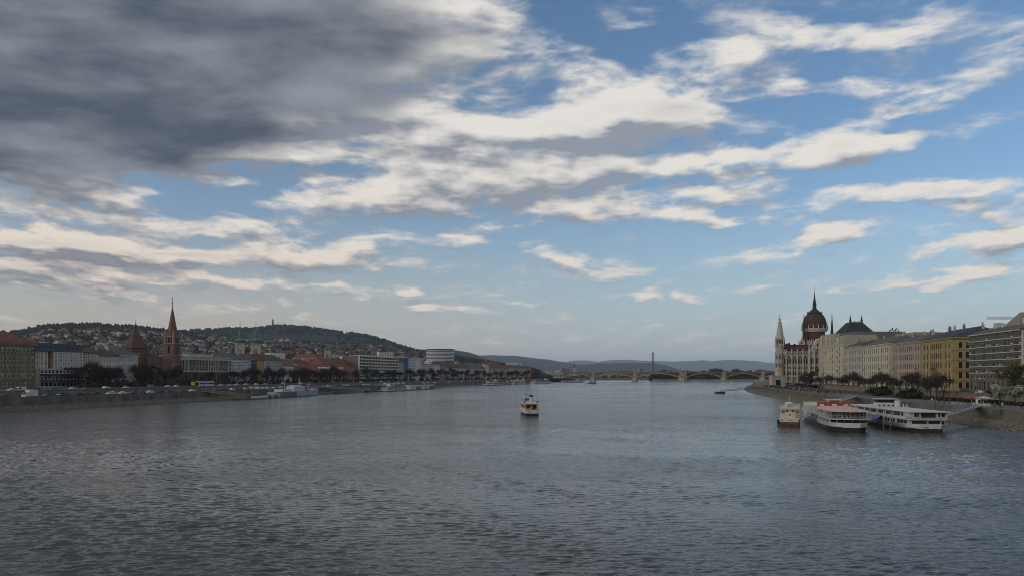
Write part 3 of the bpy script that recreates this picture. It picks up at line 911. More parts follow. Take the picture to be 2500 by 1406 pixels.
for a in range(8):
    an = R(45 * a); ca, sa = math.cos(an), math.sin(an); r = w * math.cos(R(22.5)) + .03
    def P(u, zz): return (ca * r - sa * u, sa * r + ca * u, zz)
    t.add([P(-.75, cz(836.5)), P(.75, cz(836.5)), P(.75, cz(827)), P(0, cz(824)), P(-.75, cz(827))], [(0, 1, 2, 3, 4)])
t.build('tower', [brick, bstone, glass], ch)
t = MB(); t.mat(0)
t.ring(0, 0, [(w * 1.0, cz(820)), (w * .62, cz(792)), (w * .28, cz(766)), (.14, cz(746))], 8, R(22.5))
t.build('spire', brick, ch)
t = MB(); t.ring(0, 0, [(.22, cz(747)), (.12, cz(742)), (.5, cz(739.5)), (.12, cz(737)), (.10, cz(731)), (.38, cz(729.5)), (.05, cz(728)), (.04, cz(720))], 8)
t.box(-.8, .8, -.06, .06, cz(725) - .08, cz(725) + .08); t.build('finial', dark_metal, ch)
for i in range(4):
    a = R(45 + 90 * i)
    t = MB(); t.mat(0); t.ring(math.cos(a) * w * 1.2, math.sin(a) * w * 1.2, [(.75, cz(838)), (.75, cz(818)), (.95, cz(817.5)), (.1, cz(804))], 6)
    t.build('pinnacle', bstone, ch)
    t = MB(); t.mat(0); t.box(math.cos(a) * w * 1.3 - .9, math.cos(a) * w * 1.3 + .9, math.sin(a) * w * 1.3 - .9, math.sin(a) * w * 1.3 + .9, 0, cz(880)); t.mat(1)
    t.ring(math.cos(a) * w * 1.3, math.sin(a) * w * 1.3, [(1.1, cz(880)), (.1, cz(868))], 4, R(45)); t.build('buttress', [brick, bstone], ch)
# nave to the left of the tower (local +y runs back from the tower towards the drum)
def nx(px): return -(421 - px) * k
nv = thing_nave = MB()
L0, L1 = nx(350), nx(404)
nv.mat(0); nv.box(L0, L1, 2, 16, 0, cz(887)); nv.box(L0 + 1, L1 - 1, -4.5, 1.99, 0, cz(899))
nv.add(((L1 - .02, 1.0, cz(887)), (L1 - .02, 17, cz(887)), (L1 - .02, 9, cz(863))), ((0, 1, 2),))
nv.mat(1)
for i in range(5):
    x = L0 + 2 + (L1 - L0 - 4) * i / 4
    nv.box(x - .5, x + .5, -6.6, -4.51, 0, cz(905)); nv.add(((x - .4, -6.0, cz(905)), (x + .4, -6.0, cz(905)), (x + .4, 1.9, cz(890)), (x - .4, 1.9, cz(890))), ((0, 1, 2, 3),))
nv.mat(2)
for i in range(4):
    x = L0 + 2 + (L1 - L0 - 4) * (i + .5) / 4
    nv.add(((x - .9, -4.53, cz(925)), (x + .9, -4.53, cz(925)), (x + .9, -4.53, cz(910)), (x, -4.53, cz(904)), (x - .9, -4.53, cz(910))), ((0, 1, 2, 3, 4),))
nv.build('nave', [brick, bstone, glass], ch)
t = MB(); t.add(((L0, 1.5, cz(887)), (L1, 1.5, cz(887)), (L1, 9, cz(863)), (L0, 9, cz(863)), (L0, 16.5, cz(887)), (L1, 16.5, cz(887))), ((0, 1, 2, 3), (3, 2, 5, 4)))
t.add(((L0 + 1, -4.9, cz(899)), (L1 - 1, -4.9, cz(899)), (L1 - 1, 1.95, cz(890)), (L0 + 1, 1.95, cz(890))), ((0, 1, 2, 3),))
t.build('nave_roof', gtile, ch)
# front gable between nave and tower
t = MB(); x0, x1 = nx(388), nx(410)
t.mat(0); t.box(x0, x1, -6, 2.2, 0, cz(895)); t.add(((x0, -6, cz(895)), (x1, -6, cz(895)), ((x0 + x1) / 2, -6, cz(862)), (x0, 2, cz(895)), (x1, 2, cz(895)), ((x0 + x1) / 2, 2, cz(862))), ((0, 1, 2), (1, 4, 5, 2), (3, 0, 2, 5)))
t.mat(1)
for i in range(6):
    u = i / 5.0; t.box(x0 + (x1 - x0) * u - .3, x0 + (x1 - x0) * u + .3, -6.3, -6.02, cz(925), cz(897 - 28 * (1 - abs(2 * u - 1))))
t.build('gable', [brick, bstone], ch)
# drum with a tall tent roof
dx0, dr = nx(336), 25 * k
def zy(y): return zpx(y, CD) - ZL
t = MB(); t.mat(0); t.ring(dx0, 10, [(dr * .82, 0), (dr * .82, cz(862)), (dr * .9, cz(856)), (dr * .9, cz(852))], 8, R(22.5))
t.mat(1); t.ring(dx0, 10, [(dr * .86, cz(866)), (dr * .86, cz(864))], 8, R(22.5)); t.build('drum', [brick, bstone], ch)
t = MB(); t.ring(dx0, 10, [(dr * 1.04, cz(852)), (dr * .88, cz(842)), (dr * .5, cz(824)), (dr * .2, cz(808)), (.15, cz(805))], 8, R(22.5)); t.build('tent_roof', gtile, ch)
t = MB(); t.ring(dx0, 10, [(.35, cz(806)), (.16, cz(798)), (.5, cz(796)), (.1, cz(794)), (.05, cz(785))], 6); t.box(dx0 - .8, dx0 + .8, 9.95, 10.05, cz(790) - .1, cz(790) + .1); t.build('finial', dark_metal, ch)
t = MB(); t.mat(0); t.box(nx(342), nx(352), 1.5, 5, 0, cz(860)); t.mat(1); t.ring(nx(347), 0, [(1.4, 0), (1.4, .01)], 4)
t.build('stair_turret', brick, ch)
t = MB(); cxx = nx(346.5)
t.add([(cxx + math.cos(2 * math.pi * i / 14) * 1.7, 1.44, cz(867.5) + math.sin(2 * math.pi * i / 14) * 1.7) for i in range(14)], [list(range(14))]); t.build('clock_face', mat('clock_green', (.05, .08, .075), .6, .1), ch)

# ------------------------------------------------------------------ grand grey palace right of the church
gp = colour('palace_stone', (.25, .225, .19), var=.2); gt = colour('palace_pale_stone', (.40, .37, .31)); gd = colour('palace_dark_base', (.06, .052, .045), var=.3)
B = Building('palace', 'wide grey stone palace with columns and attic right of the brick church', LA(440), LA(563), ZL, colour('palace_brown_field', (.085, .07, .058)), gt, gt, depth=26)
H = zl(872, 505)
zb = zl(907, 505); z2 = zl(893, 505); z3 = zl(879.5, 505)
n = 16
cw = [(B.W * (i + .5) / n, 1.7) for i in range(n)]
mb = MB(); B.facade(0, -.4, 0, B.W, [(zb, 1.2, zb - 3.2, cols(14, B.W, 2.2), 'plain')], mb=mb, wall=gd); mb.quad((0, -.4, zb), (B.W, -.4, zb), (B.W, .0, zb), (0, .0, zb)); mb.quad((0, 20, 0), (0, -.4, 0), (0, -.4, zb), (0, 20, zb)); mb.build('rusticated_base', gd, B.root)
B.facade(0, 0, 0, B.W, [(z2 - zb, .9, z2 - zb - 1.6, cw, 'ped'), (z3 - z2, .7, z3 - z2 - 1.3, cw, 'arch'), (H - z3, 0, 0, [], '')], z=zb, blinds=.1)
B.walls(H); B.done()
B.band(zb - .1, .7, .8, name='cornice'); B.band(z3 + .2, 1.2, .9, name='cornice'); B.band(z3 + 1.41, H - z3 - 2.0, .2, name='attic', m=gp); B.band(H - .55, .54, 1.0, name='cornice')
for i in (1, 2, 8.2, 9.0, 9.9, 10.6, 11.4, 14.9):
    c = MB(); x = B.W * i / n + .3
    c.ring(x, -.55, [(.62, zb + .7), (.5, zb + 1.0), (.44, z3 - .7), (.62, z3 - .4), (.62, z3 + .19)], 10); c.build('column', gt, B.root)
B.roof(H, 2.4, 'hip', GREY_TILE, .2, chim=0)
# raised attic pavilion
b2 = MB(); b2.box(B.W * .14, B.W * .62, -.3, 5, H + .2, H + 2.2); b2.build('attic_pavilion', gt, B.root)

# ------------------------------------------------------------------ row of flats to the right
def flats(px0, px1, ye, label, wall, roofm, nfl, ncol, ww=1.5, roofk='gable', rise=3.6, trim=None, frame=None, bal=(), depth=16, kind='plain', yb=0, group='flats along the hill bank', name='apartment_building', chim=2, blinds=.35, gl=False, balm=None, hipl=False, hipr=False, base=ZL):
    A, Bp = LA(px0), LA(px1)
    if yb:      # set back from the row
        ux, uy = Bp[0] - A[0], Bp[1] - A[1]; L = math.hypot(ux, uy)
        s = (A[1] + yb) / A[1]; A = (A[0] * s, A[1] * s); s2 = (Bp[1] + yb) / Bp[1]; Bp = (Bp[0] * s2, Bp[1] * s2)
    Bd = Building(name, label, A, Bp, base, wall, trim, frame, group=group, depth=depth)
    pm = (px0 + px1) / 2
    H = zpx(ye, (A[1] + Bp[1]) / 2) - base
    fh = (H - .9) / nfl
    cw = cols(ncol, Bd.W, min(ww, Bd.W / ncol * .62))
    Bd.facade(0, 0, 0, Bd.W, [(fh, .95, fh - 1.55, cw, kind)] * nfl + [(.9, 0, 0, [], '')], blinds=blinds)
    Bd.walls(H); Bd.done()
    Bd.roof(H, rise, roofk, roofm, .5, chim=chim, hipl=hipl, hipr=hipr)
    Bd.band(H - .45, .44, .35, name='cornice')
    Bd.band(fh, .3, .15)
    for (ci, w) in bal:
        x = cw[ci][0]
        for f in range(1, nfl): Bd.balcony(x, f * fh + .3, w, 1.3, m=balm or dark_metal)
    return Bd, H, fh
WHITE_R = colour('white_render', (.56, .55, .52)); GREYW = colour('light_grey_render', (.42, .42, .41))
flats(563.5, 587, 877.5, 'white block of flats with stacked balconies beside the grey palace', WHITE_R, GREY_TILE, 7, 5, 1.6, rise=5.5, bal=((0, 3.2), (3, 3.0)), balm=dark_metal)
flats(587.4, 612, 877.5, 'plain pale grey block of flats with wide windows and grey roof', GREYW, GREY_TILE, 7, 4, 2.2, rise=5.5)
flats(612.4, 627, 878.5, 'dark brown block of flats with balconies on every storey', colour('dark_brown_render', (.10, .06, .035)), GREY_TILE, 7, 3, 1.7, rise=5.2, bal=((1, 4.5),))
flats(627.4, 645, 878.5, 'narrow orange block of flats between brown and grey neighbours', colour('orange_render', (.40, .22, .075)), BROWN_TILE, 7, 4, 1.4, rise=5.4)
flats(645.4, 665, 878.5, 'grey and white flats with light bays under a brown roof', colour('grey_violet_render', (.40, .38, .38)), BROWN_TILE, 7, 4, 1.6, rise=5.4, bal=((1, 3.4),))
flats(665.4, 689, 879.5, 'dull grey end block of flats before the low houses', colour('dull_grey_render', (.30, .29, .27)), BROWN_TILE, 7, 5, 1.5, rise=5.0)
flats(690, 722, 893, 'small white house with a bright red tiled roof behind bare trees', WHITE_R, RED_TILE, 4, 5, 1.2, rise=7, yb=35, roofk='hip', hipl=True, hipr=True, name='house', group=None)
flats(720, 757, 886.5, 'yellow house with red brown roof behind bare riverside trees', colour('yellow_render', (.46, .37, .20)), BROWN_TILE, 4, 7, 1.2, rise=4.5, yb=70, roofk='hip', hipl=True, hipr=True, name='house', group=None)

# twin towered baroque church
baro = colour('baroque_cream', (.36, .335, .275)); ochre = colour('ochre_louvre', (.27, .18, .045))
def baroque_tower(par, x, y, w, z0, zbel, ztop, clock=True):
    t = MB(); t.mat(0); t.box(x - w, x + w, y - w, y + w, z0, zbel); t.mat(1)
    for zz in (z0 + (zbel - z0) * .42, zbel - .5): t.box(x - w - .4, x + w + .4, y - w - .4, y + w + .4, zz, zz + .6)
    for sx in (-1, 1):
        t.box(x + sx * w * .82 - .45, x + sx * w * .82 + .45, y - w - .3, y - w - .005, z0 + (zbel - z0) * .46, zbel - .6)
        t.box(x + w + .005, x + w + .3, y + sx * w * .82 - .45, y + sx * w * .82 + .45, z0 + (zbel - z0) * .46, zbel - .6)
    t.mat(2)
    za, zc = z0 + (zbel - z0) * .5, z0 + (zbel - z0) * .82
    hw = w * .42
    pts = [(-hw, za), (hw, za), (hw, zc)] + [(math.cos(R(a)) * hw, zc + math.sin(R(a)) * hw) for a in (45, 90, 135)] + [(-hw, zc)]
    t.add([(x + u, y - w - .03, zz) for u, zz in pts], [list(range(7))]); t.add([(x + w + .03, y + u, zz) for u, zz in pts], [list(range(7))])
    t.build('tower', [baro, colour('baroque_pale', (.42, .385, .30)), ochre], par)
    h = ztop - zbel
    t = MB(); q = w * 1.15
    t.ring(x, y, [(q * 1.15, zbel + .1), (q * 1.2, zbel + h * .05), (q * .85, zbel + h * .08), (q * 1.1, zbel + h * .12), (q * 1.0, zbel + h * .17), (q * .55, zbel + h * .23), (q * .36, zbel + h * .27), (q * .34, zbel + h * .39),
                  (q * .48, zbel + h * .41), (q * .34, zbel + h * .45), (q * .24, zbel + h * .51), (q * .27, zbel + h * .56), (q * .15, zbel + h * .64), (.25, zbel + h * .70)], 10)
    t.build('copper_helm', copper, par)
    t = MB(); t.ring(x, y, [(.2, zbel + h * .69), (.65, zbel + h * .76), (.2, zbel + h * .79), (.15, zbel + h * .86), (.45, zbel + h * .89), (.1, zbel + h * .91), (.08, ztop)], 8)
    t.box(x - .7, x + .7, y - .08, y + .08, zbel + h * .955, zbel + h * .955 + .2); t.build('finial', dark_metal, par)
D = 690.0; X = (605 - 1250) / 1900 * D
an = thing('church', 'cream baroque church with two green copper helmed towers behind the flats', 'church', (X, D, ZL), R(14))
for px in (587, 624):
    baroque_tower(an, (px - 605) / 1900 * D, 0, 3.9, 0, zpx(838, D) - ZL, zpx(785, D) - ZL)
t = MB(); t.mat(0); t.box(-10, 10, .5, 40, 0, zpx(868, D) - ZL); t.mat(1); zz = zpx(868, D) - ZL
t.add(((-10.5, .4, zz), (10.5, .4, zz), (0, .4, zz + 7), (-10.5, 40, zz), (10.5, 40, zz), (0, 40, zz + 7)), ((0, 1, 2), (0, 2, 5, 3), (1, 4, 5, 2), (3, 5, 4))); t.build('nave', [baro, RED_TILE], an)
D = 900.0; X = (799 - 1250) / 1900 * D
an = thing('church', 'small cream church tower with one green copper helm behind the red brick market block', 'church', (X, D, ZL), R(14))
baroque_tower(an, 0, 0, 3.5, 0, zpx(853, D) - ZL, zpx(829, D) - ZL)
t = MB(); t.mat(0); t.box(-7, 7, 3.6, 30, 0, zpx(885, D) - ZL); t.build('nave', baro, an)

# long red brick block with two tiers of red roof
redb = colour('dark_red_brick', (.14, .05, .036), var=.25)
B = Building('brick_block', 'long dark red brick block with red roofs and round white dormers', LA(757), LA(893), ZL, redb, colour('cream_dressing', (.46, .36, .27)), depth=24)
H = zl(904, 830); fh = H / 3
cw = cols(18, B.W, 1.7)
B.facade(0, 0, 0, B.W, [(fh, .8, fh - 1.4, cw, 'trim')] * 3, blinds=.1); B.walls(H); B.done()
B.band(H - .5, .48, .5, name='cornice'); B.band(fh, .3, .15)
ro = B.roof(H, zl(889, 830) - H, 'hip', RED_TILE, .9)
for i in range(8):
    x = B.W * (.20 + .055 * i + (.012 if i > 5 else 0)); c = MB(); y = 2.2; z = H + 1.4
    c.mat(0); c.ring(x, y, [(.01, z), (.01, z + .01)], 3)
    n = 10
    pts = [(x + math.cos(2 * math.pi * j / n) * 1.15, y, z + .9 + math.sin(2 * math.pi * j / n) * 1.15) for j in range(n)]
    p2 = [(a, y + 2.5, c2) for a, _, c2 in pts]
    c.add(pts + p2, [list(range(n))] + [[j, n + j, n + (j + 1) % n, (j + 1) % n] for j in range(n)])
    c.mat(1); c.add([(x + math.cos(2 * math.pi * j / n) * .65, y - .03, z + .9 + math.sin(2 * math.pi * j / n) * .65) for j in range(n)], [list(range(n))])
    c.build('dormer', [white_frame, glass], ro)
B.roof(zl(890, 850), zl(874, 850) - zl(890, 850), 'hip', RED_TILE, .3, x0=B.W * .38, x1=B.W * .93, y0=12, depth=16)
b2 = MB(); b2.box(B.W * .39, B.W * .92, 12.5, 27, H + .5, zl(890, 850) - .15); b2.build('upper_storey', redb, B.root)

# concrete slab of flats with white balcony bands
cwh = colour('concrete_band', (.50, .47, .41)); crec = colour('loggia_brown', (.13, .11, .09))
A, Bp = LA(878), LA(972)
B = Building('apartment_building', 'long concrete slab of flats with white balcony bands on every storey', A, Bp, ZL, crec, cwh, dark_frame, depth=18)
H = zl(870.5, 925); nf = 8; fh = H / nf
cw = cols(13, B.W, 3.0)
B.facade(0, 1.6, 0, B.W, [(fh, .4, fh - .9, cw, 'plain')] * nf, blinds=.2)
B.walls(H); B.done()
for f in range(1, nf + 1):
    b2 = MB(); b2.box(-.3, B.W + .3, -.3, 1.58, f * fh - .5, f * fh - .15); b2.box(-.3, B.W + .3, -.32, -.12, f * fh - .15, f * fh + (.85 if f < nf else .6)); b2.build('balcony_band', cwh, B.root)
for i in range(14):
    b2 = MB(); x = B.W * i / 13; b2.box(x - .12, x + .12, -.1, 1.57, 0, H - .51); b2.build('party_fin', cwh, B.root)
B.roof(H, .5, 'flat', FLAT, -.3)
for (a, c, y1) in ((.12, .42, 867), (.5, .72, 867), (.78, .97, 865.5)):
    b2 = MB(); b2.box(B.W * a, B.W * c, 5, 12, H + .5, zl(y1, 925)); b2.build('roof_house', cwh, B.root)
flats(972.5, 986, 883, 'narrow tan gabled house squeezed between two modern blocks', colour('tan_old_render', (.36, .29, .20)), BROWN_TILE, 6, 3, 1.4, rise=6, kind='trim')
bw = colour('blue_panel', (.055, .09, .16)); lb = colour('light_blue_white', (.45, .50, .54))
Bd, H, fh = flats(986.4, 997, 874, 'narrow block of flats with a deep blue stair wall', bw, FLAT, 8, 2, 1.5, 'flat', .5, frame=white_frame)
Bd, H, fh = flats(997.2, 1015, 874, 'modern block of flats striped in white and grey bands', lb, FLAT, 8, 4, 3.4, 'flat', .5)
flats(1015.3, 1033, 873, 'white block of flats with dark balconies at its right corner', WHITE_R, FLAT, 8, 4, 1.6, 'flat', .8, bal=((3, 4.5), (2, 3)), balm=dark_metal)
rows = [(1033.3, 1057, 888, 'long cream house with a pale roof terrace before the round office tower', (.40, .38, .35), FLAT, 'flat', .8, 6, 5),
        (1057.3, 1074, 889, 'white flats with balconies near the bend of the embankment', (.52, .51, .48), FLAT, 'flat', .7, 6, 4),
        (1074.3, 1090, 893, 'brown fronted old house under a red brown roof at the bend', (.28, .22, .16), BROWN_TILE, 'gable', 7, 5, 5),
        (1090.3, 1102, 897, 'low beige house with tall brown roof near the bend', (.42, .36, .28), BROWN_TILE, 'gable', 8, 5, 4),
        (1102.3, 1121, 897, 'grey beige five storey house with plain flat bands', (.37, .34, .30), BROWN_TILE, 'gable', 7, 5, 6),
        (1121.3, 1148, 898, 'pale grey five storey house under a dark brown roof', (.46, .44, .40), BROWN_TILE, 'gable', 7, 5, 8),
        (1148.3, 1184, 898, 'cream five storey house with dark blunt roof beside the tall white slab', (.40, .34, .26), GREY_TILE, 'gable', 8, 5, 10),
        (1184.3, 1193, 889, 'narrow white slab standing taller than its neighbours', (.52, .49, .45), FLAT, 'flat', .6, 8, 3),
        (1193.3, 1227, 897, 'long tan house under a high red brown roof', (.33, .26, .19), RED_TILE, 'gable', 10, 5, 11),
        (1227.3, 1244, 897, 'plain tan house right of the high red roof', (.30, .24, .18), BROWN_TILE, 'gable', 4, 5, 6),
        (1244.3, 1254, 898, 'narrow pale house with dark balconies near the bridge', (.46, .42, .37), FLAT, 'flat', .6, 6, 3),
        (1254.3, 1283, 897, 'long beige house with a brown roof near the bridge', (.34, .28, .21), BROWN_TILE, 'gable', 5, 5, 10),
        (1283.3, 1297, 896, 'orange brown house at the far end of the row', (.33, .17, .10), BROWN_TILE, 'gable', 3, 6, 5)]
for (a, c, ye, lab, rgb, rm, rk, rise, nf, nc) in rows:
    flats(a, c, ye, lab, colour('render_%d' % int(a), rgb), rm, nf, nc, 1.9, rk, rise, depth=20, group='far houses along the hill bank', chim=1 if rk == 'gable' else 0)

# ------------------------------------------------------------------ round glass office building on the hill
D = 1500.0; X = (1075 - 1250) / 1900 * D
oz = hill_z(1075, D)
of = thing('office_building', 'round modern office building with white banded floors on the hillside', 'office building', (X, D, oz - 2), R(8))
ow = colour('office_white', (.60, .60, .60)); og = mat('office_glass', (.05, .065, .08), .15, .2, .3, spec=.6)
zt = zpx(850, D) - oz; zb0 = zpx(877, D) - oz
for f in range(8):
    z0 = zb0 + (zt - zb0) * f / 8; z1 = zb0 + (zt - zb0) * (f + 1) / 8
    t = MB(); t.ring(0, 0, [(26 - .3 * f * 0, z0), (26, z1 - .001)], 40, 0, 1, .62); t.build('glass_storey', og, of)
    t = MB(); t.ring(0, 0, [(26.9, z0 - .5), (26.9, z0 + .55)], 40, 0, 1, .62); t.build('floor_band', ow, of)
t = MB(); t.ring(0, 0, [(27.5, zt), (27.5, zt + .9), (24, zt + 1.2)], 40, 0, 1, .62); t.build('roof', FLAT, of)
t = MB(); t.ring(0, 0, [(25, -8), (25, zb0 - .51)], 24, 0, 1, .62); t.build('plinth', GREY_TILE, of)

# ================================================================== right bank palaces
ZR = 6.6
def line_R(px):
    r = (px - 1250) / 1900.0
    D = 139.4 / (r - .188)
    return r * D, D
def zr_(y, px): return zpx(y, line_R(px)[1]) - ZR
def palace(pl, pr, pe, ye, label, wall, trim, nfl, groups, roofm, rise, endwins, kinds, frame=None, roofk='hip', depth=26, balc=(), gapw=None, fw=1.45, name='palace', roofdepth=None, hipl=False, quoins=True, ground='arch'):
    """pl..pr: river front, pr..pe: end wall that shows past its near corner"""
    B = Building(name, label, line_R(pl), line_R(pr), ZR, wall, trim, frame or dark_frame, depth=depth, group='palaces along the parliament bank')
    H = zr_(ye, pr)
    fh = (H - 1.5) / nfl
    cw = []
    tot = sum(n for n, _ in groups); W = B.W
    for (n, (a, c)) in groups:
        cw += [(W * (a + (c - a) * (i + .5) / n), fw) for i in range(n)]
    fls = [(fh, 1.1, fh - 1.9, cw, ground)] + [(fh, 1.05, fh - 2.0, cw, kinds[i % len(kinds)]) for i in range(nfl - 1)] + [(1.5, 0, 0, [], '')]
    B.facade(0, 0, 0, W, fls, blinds=.12)
    ew = [(x, 1.5) for x in endwins]
    B.facade(W, 0, R(90), depth, [(f[0], f[1], f[2], ew if f[3] else [], f[4]) for f in fls], blinds=.12)
    B.walls(H, sides='lb'); B.done()
    for i in range(1, nfl): B.band(i * fh - .05, .32, .22, side=True)
    B.band(fh - .1, .6, .35, side=True, name='cornice')
    B.band(H - 1.15, .4, .35, side=True, name='cornice'); B.band(H - .65, .64, .85, side=True, name='cornice')
    if quoins:
        for q in sorted(set([c[0] for _, c in groups] + [c[1] for _, c in groups])):
            B.pilaster(W * q, fh + .9, H - 1.6, .75, .18)
        for z in range(int(fh / .62)):       # rustic courses of the ground floor
            b2 = MB(); b2.box(0, W, -.09, -.008, z * .62 + .1, z * .62 + .5)
            # broken by the windows: laid between them only
            b2 = MB(); u = .0
            for (x, w) in cw + [(W + 1.35, 2.0)]:
                if x - w / 2 - .45 - u > .1: b2.box(u, min(W, x - w / 2 - .45), -.09, -.008, z * .62 + .1, z * .62 + .5)
                u = x + w / 2 + .45
            b2.build('stone_course', wall, B.root)
    for (ci, fl, w) in balc: B.balcony(cw[ci][0], fl * fh + .35, w, 1.4)
    B.roof(H, rise, roofk, roofm, .9, chim=4, hipl=hipl, hipr=True, depth=roofdepth or depth)
    return B, H, fh

stone_w = colour('ivory_stucco', (.45, .415, .315), var=.16)
yel = colour('yellow_brick', (.29, .235, .115), var=.2, fine=.08, scale=.4); yelt = colour('yellow_trim', (.31, .235, .11))
palace(2250, 2325, 2366, 821, 'ochre yellow palace with a blue slate roof left of the grey flats', yel, yelt, 5, [(2, (.06, .26)), (7, (.30, .72)), (2, (.76, .96))], SLATE, 5.2, [3.6, 6.6, 12, 15, 20, 23], ['ped', 'ped', 'trim', 'arch'], balc=((4, 2, 5.5), (5, 2, 5.5)), depth=28)
pink = colour('pinkish_stucco', (.32, .265, .215)); pinkt = colour('pinkish_trim', (.38, .32, .27))
palace(2183, 2247, 2262, 830, 'pinkish grey palace with dense windows between the yellow and the white palace', pink, pinkt, 5, [(2, (.04, .2)), (8, (.22, .78)), (2, (.8, .97))], GREY_TILE, 4.5, [4, 8, 13], ['ped', 'trim', 'ped', 'arch'], balc=((0, 2, 3), (11, 2, 3), (5, 1, 7)), depth=24)
palace(2107, 2170, 2193, 836, 'ivory white palace with arched top windows between pink and grey fronts', stone_w, colour('ivory_trim', (.50, .46, .36)), 5, [(2, (.03, .17)), (6, (.2, .66)), (2, (.7, .83)), (2, (.86, .98))], GREY_TILE, 5.0, [3.4, 6.4, 11], ['ped', 'trim', 'ped', 'arch'], balc=((1, 2, 4), (8, 2, 4), (5, 1, 6)), depth=22)
palace(2061, 2104.5, 2112, 842, 'grey white palace with tall close windows left of the ivory palace', colour('grey_white_stucco', (.37, .35, .30)), colour('grey_white_trim', (.43, .41, .36)), 5, [(2, (.03, .22)), (6, (.26, .80)), (2, (.83, .98))], BROWN_TILE, 4.2, [4, 9], ['ped', 'ped', 'trim', 'arch'], balc=((1, 2, 4),), depth=22)
# art nouveau corner house with gables
cream_an = colour('cream_art_nouveau', (.44, .40, .29)); 
B = Building('corner_house', 'cream corner house with curved gables and balconies next to the parliament', line_R(1999), line_R(2059), ZR, cream_an, colour('cream_an_trim', (.50, .46, .37)), dark_frame, depth=26, group='palaces along the parliament bank')
H = zr_(838, 2059); W = B.W; fh = (H - 1) / 6
cw = [(W * (i + .5) / 11, 1.3 if i % 3 else 1.9) for i in range(11)]
B.facade(0, 0, 0, W, [(fh, 1, fh - 1.6, cw, 'arch')] + [(fh, 1, fh - 1.8, cw, k) for k in ('trim', 'trim', 'plain', 'arch', 'trim')] + [(1, 0, 0, [], '')], blinds=.1)
B.facade(W, 0, R(90), 26, [(fh, 1, fh - 1.6, [(5, 1.5), (10, 1.5)], 'arch')] * 6 + [(1, 0, 0, [], '')], blinds=.1)
B.walls(H, sides='lb'); B.done()
for f, x, w in ((4, .83, 4), (5, .83, 3.4), (4, .56, 3), (2, .83, 7), (3, .2, 3), (5, .3, 3)): B.balcony(W * x, f * fh + .3, w, 1.3)
for f in (2, 3): B.band(f * fh, .5, .4, side=True)
B.band(H - .6, .59, .6, side=True, name='cornice')
B.roof(H, 6.8, 'mansard', TAN_ROOF, .4, hipl=False)
for (x, w, hh) in ((.1, 5, 9.5), (.33, 4, 7.5), (.47, 3.4, 7), (.78, 9, 6)):
    b2 = MB(); b2.mat(0)
    cx = W * x
    prof = [(-w / 2, 0), (w / 2, 0), (w / 2, hh * .3), (w * .32, hh * .5), (w * .16, hh * .85), (0, hh), (-w * .16, hh * .85), (-w * .32, hh * .5), (-w / 2, hh * .3)]
    n = len(prof)
    b2.add([(cx + u, -.35, H + zz) for u, zz in prof] + [(cx + u, .6, H + zz) for u, zz in prof], [list(range(n)), list(range(2 * n - 1, n - 1, -1))] + [[i, n + i, n + (i + 1) % n, (i + 1) % n] for i in range(n)])
    b2.mat(1); b2.add([(cx + math.cos(2 * math.pi * i / 10) * .8, -.38, H + hh * .45 + math.sin(2 * math.pi * i / 10) * .8) for i in range(10)], [list(range(10))])
    b2.build('gable', [cream_an, glass], B.root)
b2 = MB(); b2.ring(W * .02, 2, [(2.6, H - 8), (2.6, H + 3), (2.9, H + 3.2), (2.2, H + 6), (1.2, H + 8), (.1, H + 9.5)], 10); b2.build('turret', copper, B.root)

# grey flats with white bands, nearest building on this bank
gf = colour('grey_green_render', (.10, .094, .07), var=.12); wb = colour('white_band', (.42, .405, .37))
B = Building('apartment_building', 'grey green modern flats with white floor bands right of the yellow palace', line_R(2367), line_R(2493), ZR, gf, gf, mat('grey_frame', (.12, .115, .105), .6, .1), depth=22)
H = zr_(812, 2430); W = B.W
gh = 8.2; nf = 6; fh = (H - gh) / nf
rr = random.Random(5)
for f in range(nf + 1):
    zt_ = gh + f * fh - .18
    b2 = MB(); b2.box(0, W, -.35 if f < nf else -.6, -.003, zt_, zt_ + .34); b2.box(W + .003, W + .35, -.35, 22, zt_, zt_ + .5)
    if f == nf: b2.box(0, W, -.8, -.601, zt_ + .1, zt_ + .45)
    b2.build('floor_band', wb, B.root)
cells = []
x = 1.2
while x < W - 2:
    cells.append((x, 'w')); cells.append((x + 3.0, 'd')); cells.append((x + 4.5, 'd2')); cells.append((x + 7.4, 'w')); x += 10.4
for f in range(nf):
    z0 = gh + f * fh
    wn = [(x, 1.25) for x, k in cells if k == 'w']
    wd = [(x, 1.2) for x, k in cells if k != 'w' ]
    if f == nf - 1: wd = []
    allw = sorted([(a, 1.15) for a, _ in wn + wd]) if f < nf - 1 else sorted([(a, 1.5) for a, _ in wn])
    B.facade(0, 0, 0, W, [(fh, .95, fh - 1.75, allw, 'plain')], z=z0, blinds=.2)
    for a, _ in wd:
        b2 = MB(); b2.box(a - .62, a + .62, -.10, -.005, z0 + .38, z0 + .93); b2.build('spandrel_panel', black_paint if rr.random() < .7 else dark_metal, B.root)
    for a, _ in wn:
        if rr.random() < .3:
            b2 = MB(); b2.box(a - .45, a + .45, -.4, -.005, z0 + .35, z0 + .9); b2.build('air_conditioner', AIRC, B.root)
mb = MB(); B.facade(0, 0, 0, W, [(gh - 2.6, .9, gh - 4.4, cols(11, W, 1.4), 'plain'), (2.6 - .19, .4, 1.3, cols(14, W, 1.3), 'plain')], mb=mb, wall=colour('stone_base_brown', (.13, .105, .08)), blinds=.1); mb.build('ground_floor', colour('stone_base_brown', (.13, .105, .08)), B.root)
B.walls(H); B.done()
for f in range(nf): pass
B.roof(H + .35, 4.6, 'hip', GREY_TILE, .5, hipl=False, hipr=False, frac=.6)
